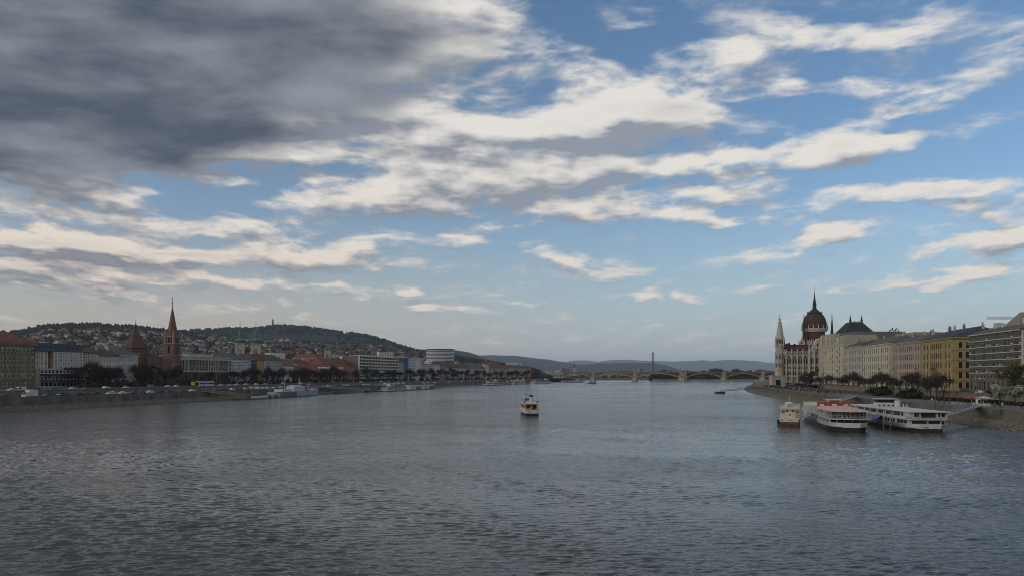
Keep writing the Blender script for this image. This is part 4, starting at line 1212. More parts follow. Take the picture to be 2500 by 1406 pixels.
for (a, c, y0, h0) in ((.36, .60, 8, 6.6), (.64, .72, 8, 5.6), (.30, .34, 7, 4.4), (.14, .2, 7, 5.2), (.74, .9, 9, 5.4)):
    b2 = MB(); x0, x1 = W * a, W * c
    if h0 > 6: b2.add(((x0, y0, H + 2), (x1, y0, H + 2), (x1, y0 + 6, H + 2), (x0, y0 + 6, H + 2), (x0, y0, H + 4.4), (x1, y0, H + 8.2), (x1, y0 + 6, H + 8.2), (x0, y0 + 6, H + 4.4)), ((0, 1, 5, 4), (4, 5, 6, 7), (1, 2, 6, 5), (3, 0, 4, 7)))
    else: b2.box(x0, x1, y0, y0 + 3, H + 1.5, H + h0)
    b2.build('roof_house', GREYW if h0 < 6 else TAN_ROOF, B.root)
B = Building('house', 'pale narrow house at the picture\'s right edge beside the grey flats', line_R(2493.5), line_R(2620), ZR, colour('pale_pink_stucco', (.45, .38, .31)), depth=20, cat='house')
H = zr_(800, 2510); fh = H / 6; cw = cols(9, B.W, 1.4)
B.facade(0, 0, 0, B.W, [(fh, 1, fh - 1.8, cw, 'trim')] * 6); B.walls(H); B.done(); B.roof(H, 4, 'hip', BROWN_TILE, .6)
for f in range(1, 6): B.band(f * fh, .3, .2)

# blocks standing behind the front row: only their roofs rise over it
def back_block(px0, px1, D, ye, yr, label, wall, roofm, kind='hip', depth=30, slant=0.0, extra=None, name='building'):
    A = ((px0 - 1250) / 1900 * D, D + slant); Bp = ((px1 - 1250) / 1900 * (D - slant), D - slant)
    B = Building(name, label, A, Bp, ZR, wall, depth=depth)
    H = zpx(ye, D) - ZR
    nf = max(4, int(H / 4)); fh = H / nf
    B.facade(0, 0, 0, B.W, [(fh, 0, 0, [], '')] * (nf - 1) + [(fh, .9, fh - 1.7, cols(max(3, int(B.W / 4.5)), B.W, 1.4), 'plain')]); B.walls(H); B.done()
    B.roof(H, zpx(yr, D) - zpx(ye, D), kind, roofm, .5)
    return B, H
tanw = colour('tan_block', (.34, .30, .22))
back_block(2038, 2125, 640, 829, 813, 'broad block with a tan sheet roof behind the corner house', tanw, TAN_ROOF, 'mansard', 34)
back_block(2085, 2216, 600, 824, 808, 'wide block with a shallow grey roof behind the ivory palace', tanw, GREY_TILE, 'mansard', 30)
back_block(2205, 2235, 560, 822, 815, 'brown roofed block peeping over the pink palace', colour('brownish_block', (.27, .2, .14)), GREY_TILE, 'hip', 24)
back_block(2233, 2292, 500, 818, 810, 'flat topped pale block behind the yellow palace', colour('pale_block', (.4, .36, .28)), TAN_ROOF, 'flat', 24)
b2 = thing('antenna_mast', 'cluster of antenna masts on the wide grey roof', 'antenna', ((2182 - 1250) / 1900 * 606, 606, zpx(812, 606)))
for i in range(7):
    t = MB(); x = -3.4 + i * 1.15; t.box(x, x + .14, 0, .14, -2, 1.6 + (i % 3) * .9); t.box(x - .3, x + .45, -.1, -.002, 1.0 + (i % 3) * .6, 2.3 + (i % 3) * .9); t.build('antenna', dark_metal, b2)
# dark pavilion roof with cresting
D = 735.0; kx = D / 1900
mu = thing('museum_building', 'dark truncated pavilion roof with two finials and cresting behind the palaces', 'building', ((2100 - 1250) * kx, D, ZR), R(0))
def mz(y): return zpx(y, D) - ZR
t = MB(); t.box(-13, 13, 0, 26, 0, mz(811)); t.build('wall', tanw, mu)
t = MB(); t.prism([(-13.5, -.5), (13.5, -.5), (13.5, 26), (-13.5, 26)], mz(811), mz(784), [(-5.6, 8), (5.6, 8), (5.6, 18), (-5.6, 18)]); t.build('roof', mat('dark_blue_slate', (.022, .028, .036), .6, .2), mu)
for sx in (-1, 1):
    t = MB(); t.ring(sx * 5.4, 9, [(1.1, mz(785)), (1.1, mz(779)), (1.4, mz(778.5)), (.7, mz(777)), (.7, mz(773)), (.8, mz(772.5)), (.2, mz(769)), (.06, mz(768)), (.05, mz(763))], 8); t.build('finial', dark_metal, mu)
t = MB()
for i in range(8): x = -4.2 + i * 1.2; t.box(x - .25, x + .25, 8, 8.2, mz(784), mz(782.2)); t.ring(x, 8.1, [(.32, mz(782.2)), (.05, mz(780.4))], 4)
t.box(-4.6, 4.6, 8.05, 8.15, mz(782.7), mz(782.3)); t.build('roof_cresting', mat('pale_cresting', (.35, .37, .38), .6, .1), mu)

# ------------------------------------------------------------------ parliament
ps = colour('parliament_stone', (.35, .31, .255), var=.2, scale=.18, streak=True); pst = colour('parliament_pale', (.41, .375, .315)); pd = colour('parliament_warm_stone', (.40, .345, .27))  # grey beige, pale and warmer tone of the stone's own colour
proof = mat('parliament_red_roof', (.075, .028, .024), .75, .2, .4, .2, fine=.15)
pdark = mat('parliament_dark_roof', (.03, .026, .026), .7, .2, .4)
D = 690.0; kp = D / 1900
PX0 = (1906 - 1250) * kp
pa = thing('parliament', 'gothic parliament with dark red dome and pinnacled pale stone wings', 'parliament', (PX0, D, ZR), R(-14))
def pz(y): return zpx(y, D) - ZR
def qx(px): return (px - 1906) * kp
S = Building.__new__(Building)
S.root = pa; S.wall = ps; S.trim = pst; S.frame = dark_frame; S.mb = MB(); S.rnd = random.Random(3); S.depth = 60; S.W = qx(1970)
W = S.W; pitch = W / 5
def pairs(w, gap): return [(pitch * (i + .5) + s * gap, w) for i in range(5) for s in (-1, 1)]
S.facade(0, 0, 0, W, [(pz(919.5), pz(925), 1.6, pairs(1.0, 1.0), 'plain'), (pz(902.5) - pz(919.5), pz(914.3) - pz(919.5), 3.3, pairs(1.25, .95), 'gothic'), (pz(890.5) - pz(902.5), .9, 2.2, pairs(1.0, .95), 'plain'),
                      (pz(866) - pz(890.5), 1.2, 5.4, pairs(1.35, .95), 'gothic'), (pz(859) - pz(866), .6, 1.5, [(pitch * (i + .5) + (j - 2.5) * .72, .42) for i in range(5) for j in range(6)], 'plain')], blinds=0)
S.mb.quad((0, 60, 0), (0, 0, 0), (0, 0, pz(859)), (0, 60, pz(859)))
S.done()
for z, hh, p in ((pz(919.5), .4, .3), (pz(902.5), .35, .25), (pz(890.5), .4, .3), (pz(866), .5, .4), (pz(859), .6, .5)): S.band(z, hh, p)
for i in range(5):
    t = MB(); cx = pitch * (i + .5); n = 12; z = pz(872.5) + .55
    t.add([(cx + math.cos(2 * math.pi * j / n) * .85, -.03, z + math.sin(2 * math.pi * j / n) * .85) for j in range(n)], [list(range(n))]); t.build('rose_window', glass, pa)
for i in range(0, 6):
    t = MB(); x = pitch * i
    t.box(x - .55, x + .55, -1.1, -.01, 0, pz(890)); t.box(x - .42, x + .42, -.8, -.01, pz(890), pz(862)); t.ring(x, -.4, [(.62, pz(862)), (.5, pz(861)), (.45, pz(856)), (.62, pz(855.5)), (.05, pz(849))], 6)
    t.build('buttress', pst, pa)
t = MB(); t.add(((-.2, -.3, pz(858)), (W + 22, -.3, pz(858)), (W + 22, 8, pz(841)), (-.2, 8, pz(841)), (-.2, 30, pz(841)), (W + 22, 30, pz(841))), ((0, 1, 2, 3), (3, 2, 5, 4))); t.add(((-.2, -.3, pz(858)), (-.2, 8, pz(841)), (-.2, 30, pz(841)), (-.2, 60, pz(858))), ((0, 1, 2, 3),))
t.build('wing_roof', proof, pa)
t = MB(); t.box(0, W + 22, 7.6, 8.2, pz(841), pz(840)); t.build('roof_ridge', pdark, pa)
for i in range(9):
    t = MB(); x = 1.5 + i * 2.9; t.box(x, x + .5, 2.2, 3.2, pz(853), pz(851)); t.build('roof_vent', pdark, pa)
for px, yy in ((1923, 836), (1929, 834), (1942, 837)):
    t = MB(); t.ring(qx(px), 14, [(.9, pz(842)), (.9, pz(838.5)), (1.3, pz(838)), (.4, pz(yy))], 8); t.build('roof_turret', pdark, pa)
# small front gable at the left end with its dark roof
t = MB(); t.mat(0); x0, x1 = .3, pitch * .95; xm = (x0 + x1) / 2
t.add(((x0, -.6, pz(859)), (x1, -.6, pz(859)), (xm, -.6, pz(848)), (x0, .5, pz(859)), (x1, .5, pz(859)), (xm, .5, pz(848))), ((0, 1, 2), (3, 5, 4), (0, 2, 5, 3), (1, 4, 5, 2))); t.box(x0, x1, -.6, -.002, pz(866), pz(859.01)); t.build('gable', pst, pa)
t = MB(); t.ring(xm, 3, [(3.3, pz(858)), (1.5, pz(832)), (.1, pz(818))], 4, R(45)); t.build('pavilion_roof', pdark, pa)
# south west tower: octagon shafts with crocketed twin spires
def spire_tower(px, yd, w, ytop, dd):
    t = MB(); x = qx(px); 
    t.mat(0); t.ring(x, yd, [(w * 1.15, 0), (w * 1.15, pz(905)), (w * 1.05, pz(903)), (w * 1.05, pz(866)), (w, pz(864)), (w, pz(845)), (w * .92, pz(843)), (w * .85, pz(826))], 8, R(22.5)); t.mat(1)
    for y in (903, 884, 864, 845, 828): t.ring(x, yd, [(w * 1.22, pz(y)), (w * 1.22, pz(y) + .5)], 8, R(22.5))
    t.mat(2)
    for y in (896, 876, 856, 838):
        for a in range(8):
            an_ = R(45 * a); r = w * (1.06 if y > 870 else .95) * math.cos(R(22.5)) + .06; ca, sa = math.cos(an_), math.sin(an_)
            t.add([(x + ca * r - sa * u, yd + sa * r + ca * u, zz) for u, zz in ((-.5, pz(y)), (.5, pz(y)), (.5, pz(y) + 3), (0, pz(y) + 3.8), (-.5, pz(y) + 3))], [(0, 1, 2, 3, 4)])
    t.build('tower', [ps, pst, glass], pa)
    t = MB(); t.ring(x, yd, [(w * .86, pz(826)), (w * .45, pz((826 + ytop) / 2 + 2)), (.16, pz(ytop + 6)), (.3, pz(ytop + 5)), (.08, pz(ytop + 3)), (.05, pz(ytop))], 8, R(22.5))
    for a in range(8):
        for s in range(7):
            f = s / 7; r = w * .9 * (1 - f * .85); z = pz(826) + (pz(ytop + 8) - pz(826)) * f; an_ = R(22.5 + 45 * a)
            t.box(x + math.cos(an_) * r - .2, x + math.cos(an_) * r + .2, yd + math.sin(an_) * r - .2, yd + math.sin(an_) * r + .2, z, z + .8)
    t.build('spire', pst, pa)
    for a in range(4):
        t = MB(); an_ = R(45 + 90 * a); t.ring(x + math.cos(an_) * w * 1.25, yd + math.sin(an_) * w * 1.25, [(.5, pz(845)), (.5, pz(832)), (.7, pz(831.5)), (.06, pz(819))], 6); t.build('pinnacle', pst, pa)
spire_tower(1903.5, 1.0, 3.6, 764, 0)
spire_tower(1911.5, 20, 3.2, 772, 0)
# gabled transept to the right
x0, x1 = qx(1971), qx(2006); xm = qx(1992.5)
S2 = Building.__new__(Building); S2.root = pa; S2.wall = ps; S2.trim = pst; S2.frame = dark_frame; S2.mb = MB(); S2.rnd = random.Random(4); S2.depth = 20; S2.W = x1 - x0
wn = lambda w: [(S2.W * f, w) for f in (.14, .24, .46, .56, .80, .90)]
S2.facade(x0, -2.5, 0, x1 - x0, [(pz(902.5), pz(914), 3.3, wn(1.1), 'gothic'), (pz(890.5) - pz(902.5), .9, 2.2, wn(1.0), 'plain'), (pz(866) - pz(890.5), 1.2, 5.4, wn(1.2), 'gothic'), (pz(858) - pz(866), .6, 1.6, [(S2.W * (i + .5) / 14, .5) for i in range(14)], 'plain')], blinds=0)
S2.mb.quad((x0, 0, 0), (x0, -2.5, 0), (x0, -2.5, pz(858)), (x0, 0, pz(858)))
S2.done()
t = MB(); t.mat(0); za, zc = pz(858), pz(826)
t.add(((x0, -2.5, za), (x1, -2.5, za), (xm + .4, -2.5, zc), (xm - .4, -2.5, zc), (x0, 14, za), (x1, 14, za), (xm + .4, 14, zc), (xm - .4, 14, zc)), ((0, 1, 2, 3), (0, 3, 7, 4), (1, 5, 6, 2))); t.mat(1)
n = 14; zc2 = pz(842)
t.add([(xm + math.cos(2 * math.pi * j / n) * 1.7, -2.54, zc2 + math.sin(2 * math.pi * j / n) * 1.7) for j in range(n)], [list(range(n))])
for u in (-3.6, -1.2, 1.2, 3.6): t.add([(xm + u + a, -2.54, zz) for a, zz in ((-.6, pz(857)), (.6, pz(857)), (.6, pz(852)), (0, pz(850)), (-.6, pz(852)))], [(0, 1, 2, 3, 4)])
t.build('gable', [pst, glass], pa)
for px in (1971, 1983, 2006):
    t = MB(); t.ring(qx(px), -2.8, [(.8, 0), (.8, pz(858)), (.95, pz(857.5)), (.6, pz(856)), (.6, pz(846 if px != 1983 else 858)), (.8, pz(845.5 if px != 1983 else 857)), (.06, pz(836 if px != 1983 else 852))], 8); t.build('pinnacle', pst, pa)
# body and dome
DX, DD = (1988.5 - 1250) / 1900 * 812, 812.0
dm = thing_dome = bpy.data.objects.new('dome', None)
def local(X, Y):
    v = Vector((X - PX0, Y - D)); c, s = math.cos(R(14)), math.sin(R(14))
    return v.x * c - v.y * s, v.x * s + v.y * c
bpy.data.objects.remove(dm)
lx, ly = local(DX, DD)
def dz(y): return zpx(y, DD) - ZR
kd = DD / 1900
wp = [local(X, Y) for X, Y in ((252, 716), (300, 716), (430, 930), (338, 930))]
t = MB(); t.prism([wp[0], wp[1], wp[2], wp[3]], 0, pz(858)); t.build('long_wing', ps, pa)
t = MB(); t.ring(lx, ly, [(24 * kd * 1.25, 30), (22 * kd * 1.2, dz(830)), (21.5 * kd * 1.1, dz(809)), (20.5 * kd * 1.1, dz(808))], 16); t.build('dome_base_roof', proof, pa)
t = MB(); t.mat(0); t.ring(lx, ly, [(27 * kd, dz(810)), (28.5 * kd, dz(807)), (29.5 * kd, dz(805)), (29.5 * kd, dz(801.5)), (28.5 * kd, dz(801.4))], 32)
t.mat(1)
for i in range(32):
    if i % 2 == 0: continue
    a = 2 * math.pi * i / 32; ca, sa = math.cos(a), math.sin(a); r = 29.5 * kd + .05
    t.add([(lx + ca * r - sa * u, ly + sa * r + ca * u, zz) for u, zz in ((-.9, dz(804.6)), (.9, dz(804.6)), (.9, dz(802.3)), (-.9, dz(802.3)))], [(0, 1, 2, 3)])
t.build('dome_gallery', [pst, glass], pa)
prof = []
for i in range(11):
    f = i / 10; r = 28.5 * kd * math.cos(f * R(62)) ** .82; prof.append((r, dz(802) + (dz(765) - dz(802)) * math.sin(f * R(62)) / math.sin(R(62))))
t = MB(); t.ring(lx, ly, prof, 32); dome = t.build('dome', proof, pa, smooth=True)
for i in range(16):
    a = 2 * math.pi * (i + .5) / 16; t = MB()
    for j in range(10):
        (r0, z0), (r1, z1) = prof[j], prof[j + 1]
        t.tube((lx + math.cos(a) * (r0 + .05), ly + math.sin(a) * (r0 + .05), z0), (lx + math.cos(a) * (r1 + .05), ly + math.sin(a) * (r1 + .05), z1), .28, .26, 4)
    t.build('rib', pdark, dome)
    t = MB(); t.ring(lx + math.cos(a) * 29.6 * kd, ly + math.sin(a) * 29.6 * kd, [(.55, dz(806)), (.5, dz(800)), (.6, dz(799.8)), (.06, dz(791))], 6); t.build('pinnacle', pst, dome)
rt = prof[-1][0]
t = MB(); t.ring(lx, ly, [(rt * 1.08, dz(765.3)), (rt * 1.12, dz(763.5)), (rt * .98, dz(763)), (rt * .62, dz(757.5)), (rt * .45, dz(756)), (rt * .5, dz(755))], 16)
for i in range(12):
    a = 2 * math.pi * i / 12; t.ring(lx + math.cos(a) * rt * 1.1, ly + math.sin(a) * rt * 1.1, [(.35, dz(764)), (.3, dz(761.5)), (.05, dz(759.5))], 5)
t.build('dome_crown', pdark, pa)
t = MB(); t.ring(lx, ly, [(2.3, dz(756)), (1.9, dz(750)), (2.1, dz(748.5)), (1.2, dz(748)), (1.0, dz(744.5)), (1.9, dz(744)), (1.7, dz(742)), (1.2, dz(733)), (.5, dz(722)), (.3, dz(714)), (.45, dz(713.5)), (.12, dz(713)), (.08, dz(699))], 10)
for i in range(8):
    a = 2 * math.pi * i / 8; t.ring(lx + math.cos(a) * 1.7, ly + math.sin(a) * 1.7, [(.16, dz(748.5)), (.16, dz(743.8)), (.25, dz(743)), (.05, dz(738))], 5)
t.build('lantern_spire', pdark, pa)
for px, yy, ytop in ((1956, -8, 767), (2023.5, -8, 765)):
    x2, y2 = local((px - 1250) / 1900 * DD, DD + yy)
    t = MB(); t.ring(x2, y2, [(4.6 * kd, dz(835)), (3.6 * kd, dz(815)), (2.4 * kd, dz(798)), (2.1 * kd, dz(793)), (1.6 * kd, dz(786)), (1.1 * kd, dz(780)), (.35, dz(772)), (.16, dz(ytop))], 8); t.build('dome_turret', pdark, pa)
for px, yy, wd, yt in ((1957, 835, 5, 823), (1976, 836, 4, 828), (1984, 836, 2, 829)):
    x2, y2 = local((px - 1250) / 1900 * 770, 770); zz = lambda y: zpx(y, 770) - ZR
    t = MB(); t.mat(0); t.box(x2 - wd * .42, x2 + wd * .42, y2, y2 + 5, 25, zz(yy)); t.add([(x2 + u * wd, y2 - .2, zz(yv)) for u, yv in ((-.42, yy), (.42, yy), (0, yt))], [(0, 1, 2)]); t.mat(1)
    t.add([(x2 + u * wd, y2 - .25, zz(yv)) for u, yv in ((-.14, yy + 4), (.14, yy + 4), (.14, yy - 2), (-.14, yy - 2))], [(0, 1, 2, 3)]); t.mat(0)
    for sx in (-1, 1): t.ring(x2 + sx * wd * .5, y2, [(.5, zz(yy + 6)), (.4, zz(yy - 3)), (.05, zz(yy - 10))], 6)
    t.build('roof_gable', [pst, glass], pa)

# ================================================================== arched bridge upstream
br = thing('bridge', 'long arched bridge with stone piers and yellow grey steel ribs across the river', 'bridge')
bst = colour('pier_stone', (.28, .255, .21), var=.2); bsteel = mat('bridge_ochre_steel', (.20, .145, .055), .7, .2, .2); bdeck = mat('bridge_deck_edge', (.36, .29, .155), .8, .15, .2)
def bpt(px, D=1662.0): return (px - 1250) / 1900.0 * D
PIERS = [(1362, 26, 1), (1452, 8, 0), (1553.5, 9, 0), (1668, 15, 2), (1772, 9, 0), (1872, 9, 0), (1975, 9, 0)]
def by(px):     # the deck bends slightly upstream at the middle pier
    return 1662 + abs(px - 1668) * .12
def deck_z(px): return 18.8 + 1.4 * (1 - ((px - 1668) / 330.0) ** 2)
prev = None
for i, (px, w, kind) in enumerate(PIERS):
    x, y = bpt(px), by(px); zt = deck_z(px)
    t = MB()
    t.prism([(x - w / 2 - 1, y), (x, y - 6), (x + w / 2 + 1, y), (x + w / 2 + 1, y + 14), (x - w / 2 - 1, y + 14)], -2, 7.5)
    t.box(x - w / 2, x + w / 2, y - .5, y + 13, 7.5, zt + .6)
    if kind != 1: t.box(x - w / 2 - .6, x + w / 2 + .6, y - 1.2, y + 13.5, zt - 1.2, zt - .4)
    if kind == 2:
        for s in (-1, 1):
            t.box(x + s * w * .4 - 1.1, x + s * w * .4 + 1.1, y - 2, y - .51, 8, zt + 3); t.ring(x + s * w * .4, y - 1.2, [(1.0, zt + 3), (.7, zt + 4), (.9, zt + 6), (.2, zt + 9)], 6)
        t.box(x - 4, x + 4, y - 1.4, y - .52, 9, zt - 2)
    elif kind == 0:
        t.box(x - 1.6, x + 1.6, y - 1.6, y - .51, 8, zt + 1.6); t.ring(x, y - 1, [(1.2, zt + 1.6), (1.3, zt + 2), (.2, zt + 3.6)], 6)
    t.build('abutment' if kind == 1 else 'pier', bst, br)
    if kind == 1:
        t = MB()
        for q in (-.3, .05, .3): t.box(x + q * w - 1.2, x + q * w + 1.2, y - .6, y - .51, 10, 14)
        t.build('abutment_opening', glass, br)
    if prev:
        px0, w0 = prev; xa, xb = bpt(px0) + w0 / 2, x - w / 2; ya, yb2 = by(px0), y
        n = 18
        f = lambda u: (xa + (xb - xa) * u, ya + (yb2 - ya) * u)
        def arch(u): return 8.6 + (deck_z(px0 + (px - px0) * u) - 3.4 - 8.6) * (1 - (2 * u - 1) ** 2)
        for dep in (0.6, 11.0):
            t = MB()
            for k in range(n):
                u0, u1 = k / n, (k + 1) / n
                (x0, y0), (x1, y1) = f(u0), f(u1)
                z0, z1 = arch(u0), arch(u1)
                pts = []
                for (xx, yy, zz) in ((x0, y0, z0), (x1, y1, z1)):
                    pts += [(xx, yy + dep, zz - .5), (xx, yy + dep + .9, zz - .5), (xx, yy + dep + .9, zz + 1.0), (xx, yy + dep, zz + 1.0)]
                t.add(pts, [(0, 4, 7, 3), (1, 2, 6, 5), (3, 7, 6, 2), (0, 1, 5, 4)])
            t.build('arch_rib', bdeck, br)
            t = MB()
            m = 22
            for k in range(1, m):
                u = k / m; (x0, y0) = f(u); zt2 = deck_z(px0 + (px - px0) * u) - 1.55; zb_ = arch(u) + 1
                if zt2 - zb_ > .3:
                    t.box(x0 - .22, x0 + .22, y0 + dep + .2, y0 + dep + .6, zb_, zt2)
                    u2 = (k + (1 if u < .5 else -1)) / m; (x2, y2) = f(u2); zb2 = arch(u2) + 1
                    t.tube((x0, y0 + dep + .4, zt2 - .1), (x2, y2 + dep + .4, min(zb2, zt2 - .2)), .16, n=4)
            t.build('spandrel_lattice', bsteel, br)
        t = MB()
        for k in range(n):
            u0, u1 = k / n, (k + 1) / n
            (x0, y0), (x1, y1) = f(u0), f(u1)
            z0, z1 = deck_z(px0 + (px - px0) * u0), deck_z(px0 + (px - px0) * u1)
            pts = []
            for (xx, yy, zz) in ((x0, y0, z0), (x1, y1, z1)):
                pts += [(xx, yy - .4, zz - 1.5), (xx, yy + 13, zz - 1.5), (xx, yy + 13, zz), (xx, yy - .4, zz)]
            t.add(pts, [(0, 4, 7, 3), (1, 2, 6, 5), (3, 7, 6, 2), (0, 1, 5, 4)])
        t.build('deck', mat('bridge_deck_olive', (.17, .145, .085), .8, .2, .2), br)
        t = MB()
        for k in range(n):
            u0, u1 = k / n, (k + 1) / n
            (x0, y0), (x1, y1) = f(u0), f(u1); z0, z1 = deck_z(px0 + (px - px0) * u0), deck_z(px0 + (px - px0) * u1)
            t.tube((x0, y0 - .3, z0 + 1.1), (x1, y1 - .3, z1 + 1.1), .1, n=4); t.box(x0 - .1, x0 + .1, y0 - .4, y0 - .2, z0, z0 + 1.1)
        t.build('railing', bst, br)
    prev = (px, w)
def tram(px, n, label, body):
    tr = thing('tram', label, 'tram', (bpt(px), by(px) + 3, deck_z(px)), math.atan2(.12 * (1 if px > 1668 else -1) , 1662 / 1900))
    for i in range(n):
        t = MB(); x = i * 8.9; t.mat(0); t.box(x, x + 8.6, 0, 2.4, .4, 1.4); t.box(x, x + 8.6, 0, 2.4, 2.5, 3.3); t.mat(1); t.box(x + .1, x + 8.5, .06, 2.34, 1.4, 2.5); t.mat(0)
        for q in range(5): t.box(x + q * 2.1 + .05, x + q * 2.1 + .25, -.01, 2.41, 1.401, 2.499)
        t.build('carriage', [body, glass], tr)
tram(1494, 5, 'long dark and yellow tram crossing the left half of the bridge', mat('tram_yellow', (.34, .22, .03), .5, .1))
tram(1852, 4, 'orange tram on the bridge beside the parliament tower', mat('tram_orange', (.45, .16, .04), .5, .1))

# ------------------------------------------------------------------ island, chimney, far town, masts on the ridge
isl = MB()
pts = [(1588, 1760), (1600, 1705), (1640, 1690), (1668, 1700), (1700, 1735), (1790, 1740), (1850, 1760), (1950, 1800), (2000, 2100), (1900, 2400), (1640, 2400), (1590, 2000)]
pp = [(bpt(px, D), D) for px, D in pts]
isl.prism(pp, -2, 3.2, [(x + (8 if x < bpt(1700) else 0), y + 16) for x, y in pp])
tag(isl.build('island', mat('island_shore', (.17, .155, .12), .95, .3, .05)), kind='structure')
D = 3300.0
chm = thing('chimney_stack', 'tall lone grey chimney above the far hills behind the bridge', 'chimney', (bpt(1594, D), D, 4))
t = MB(); t.mat(0); t.ring(0, 0, [(3.6, 0), (3.0, zpx(863, D) - 4)], 12); t.build('shaft', mat('chimney_concrete', (.12, .12, .14), .9, .1, .05), chm)
t = MB(); t.ring(0, 0, [(3.5, zpx(863, D) - 4), (3.5, zpx(859.5, D) - 4)], 12); t.build('rim', dark_metal, chm)
D = 2900.0
csp = thing('church', 'tiny pale church with needle spire in the far town left of the bridge', 'church', (bpt(1402, D), D, 5))
t = MB(); t.box(-4, 4, -4, 4, 0, zpx(896, D) - 5); t.build('tower', baro, csp)
t = MB(); t.ring(0, 0, [(4.6, zpx(896, D) - 5), (3, zpx(893, D) - 5), (1, zpx(888, D) - 5), (.2, zpx(881, D) - 5)], 8); t.build('spire', dark_metal, csp)
D = 4300.0; zb = zpx(801, D)
tv = thing('television_tower', 'slim concrete television tower standing on the dark wooded ridge', 'tower', (bpt(666, D), D, zb))
h = zpx(776, D) - zb
t = MB(); t.ring(0, 0, [(4, 0), (3, h * .5), (3, h * .9), (.6, h * .93), (.5, h * 1.04)], 10); t.build('shaft', mat('tower_concrete', (.20, .19, .19), .9, .1, .1), tv)
for a, c, r in ((.48, .56, 5), (.6, .66, 5.6), (.70, .76, 6), (.8, .86, 5)):
    t = MB(); t.ring(0, 0, [(r, h * a), (r, h * c)], 12); t.build('platform', mat('tower_red_band', (.12, .06, .06), .8, .1, .1), tv)
for px, y0, y1, lab in ((681, 784, 797, 'thin antenna mast right of the television tower'), (691.5, 783, 797, 'taller thin antenna mast on the ridge top'), (695.5, 790, 797, 'short antenna mast at the ridge top')):
    am = thing('antenna_mast', lab, 'antenna', (bpt(px, D), D, zpx(y1, D)), 0, 'masts on the wooded ridge')
    t = MB(); hh = zpx(y0, D) - zpx(y1, D); t.ring(0, 0, [(1.5, 0), (.9, hh * .8), (.5, hh)], 4); t.build('lattice', dark_metal, am)

R2 = random.Random(21)
# far town across the water, under the blue hills
FT = []
fcol = [colour('far_%d' % i, c) for i, c in enumerate(((.42, .39, .35), (.30, .25, .2), (.5, .48, .45), (.22, .2, .2), (.34, .3, .26)))]
for i in range(5):
    b = MB(); w, h_, d = ((18, 14, 12), (30, 12, 12), (24, 24, 12), (16, 34, 12), (40, 10, 14))[i]
    b.mat(0); b.box(-w / 2, w / 2, 0, d, 0, h_); b.mat(1)
    nf, nc = int(h_ / 3.2), int(w / 3.5)
    for f in range(nf):
        for c in range(nc):
            x = -w / 2 + w * (c + .5) / nc; z = h_ * (f + .3) / nf
            b.quad((x - .9, -.05, z), (x + .9, -.05, z), (x + .9, -.05, z + 1.6), (x - .9, -.05, z + 1.6))
    b.mat(2)
    if h_ < 20: b.add(((-w / 2 - .5, -.5, h_), (w / 2 + .5, -.5, h_), (w / 2 + .5, d + .5, h_), (-w / 2 - .5, d + .5, h_), (-w / 2 + 3, d / 2, h_ + 4.5), (w / 2 - 3, d / 2, h_ + 4.5)), ((0, 1, 5, 4), (2, 3, 4, 5), (3, 0, 4), (1, 2, 5)))
    FT.append(b.mesh('town_block', [fcol[i], glass, (BROWN_TILE, RED_TILE, GREY_TILE, FLAT, BROWN_TILE)[i]]))
def town_block(px, D, z, i, label, group, sc=1.0, rz=None):
    o = put('town_block', FT[i], None, (bpt(px, D), D, z), R2.uniform(-.4, .4) if rz is None else rz, sc)
    return tag(o, label, 'building', group)
LB = ['beige block with brown roof', 'brown block with red roof', 'pale tall block with grey roof', 'grey tower block with flat roof', 'long low block with brown roof']
for k in range(64):
    px = R2.uniform(1305, 1600); D = R2.uniform(2600, 3600); i = R2.choice((0, 1, 2, 3, 4, 4, 0))
    town_block(px, D, 4.4, i, LB[i] + ' in the far town beyond the bridge', 'blocks of the far town beyond the bridge', R2.uniform(.8, 1.15))
# blocks behind the first row, climbing to the hill
for k in range(105):
    px = R2.uniform(-20, 1290); x0, d0 = line_L(px)
    D = d0 + R2.uniform(60, 120) + R2.random() ** 1.5 * (520 if px < 1040 else 240); i = R2.choice((0, 1, 2, 4, 0, 1))
    if 560 < px < 640 and D < 760: continue
    town_block(px, D, hill_z(px, D) - 1, i, LB[i] + ' among the roofs behind the riverside row', 'blocks behind the riverside row', R2.uniform(.85, 1.25), R(-65 + R2.uniform(-10, 30)) if R2.random() < .5 else R2.uniform(-.2, .5))

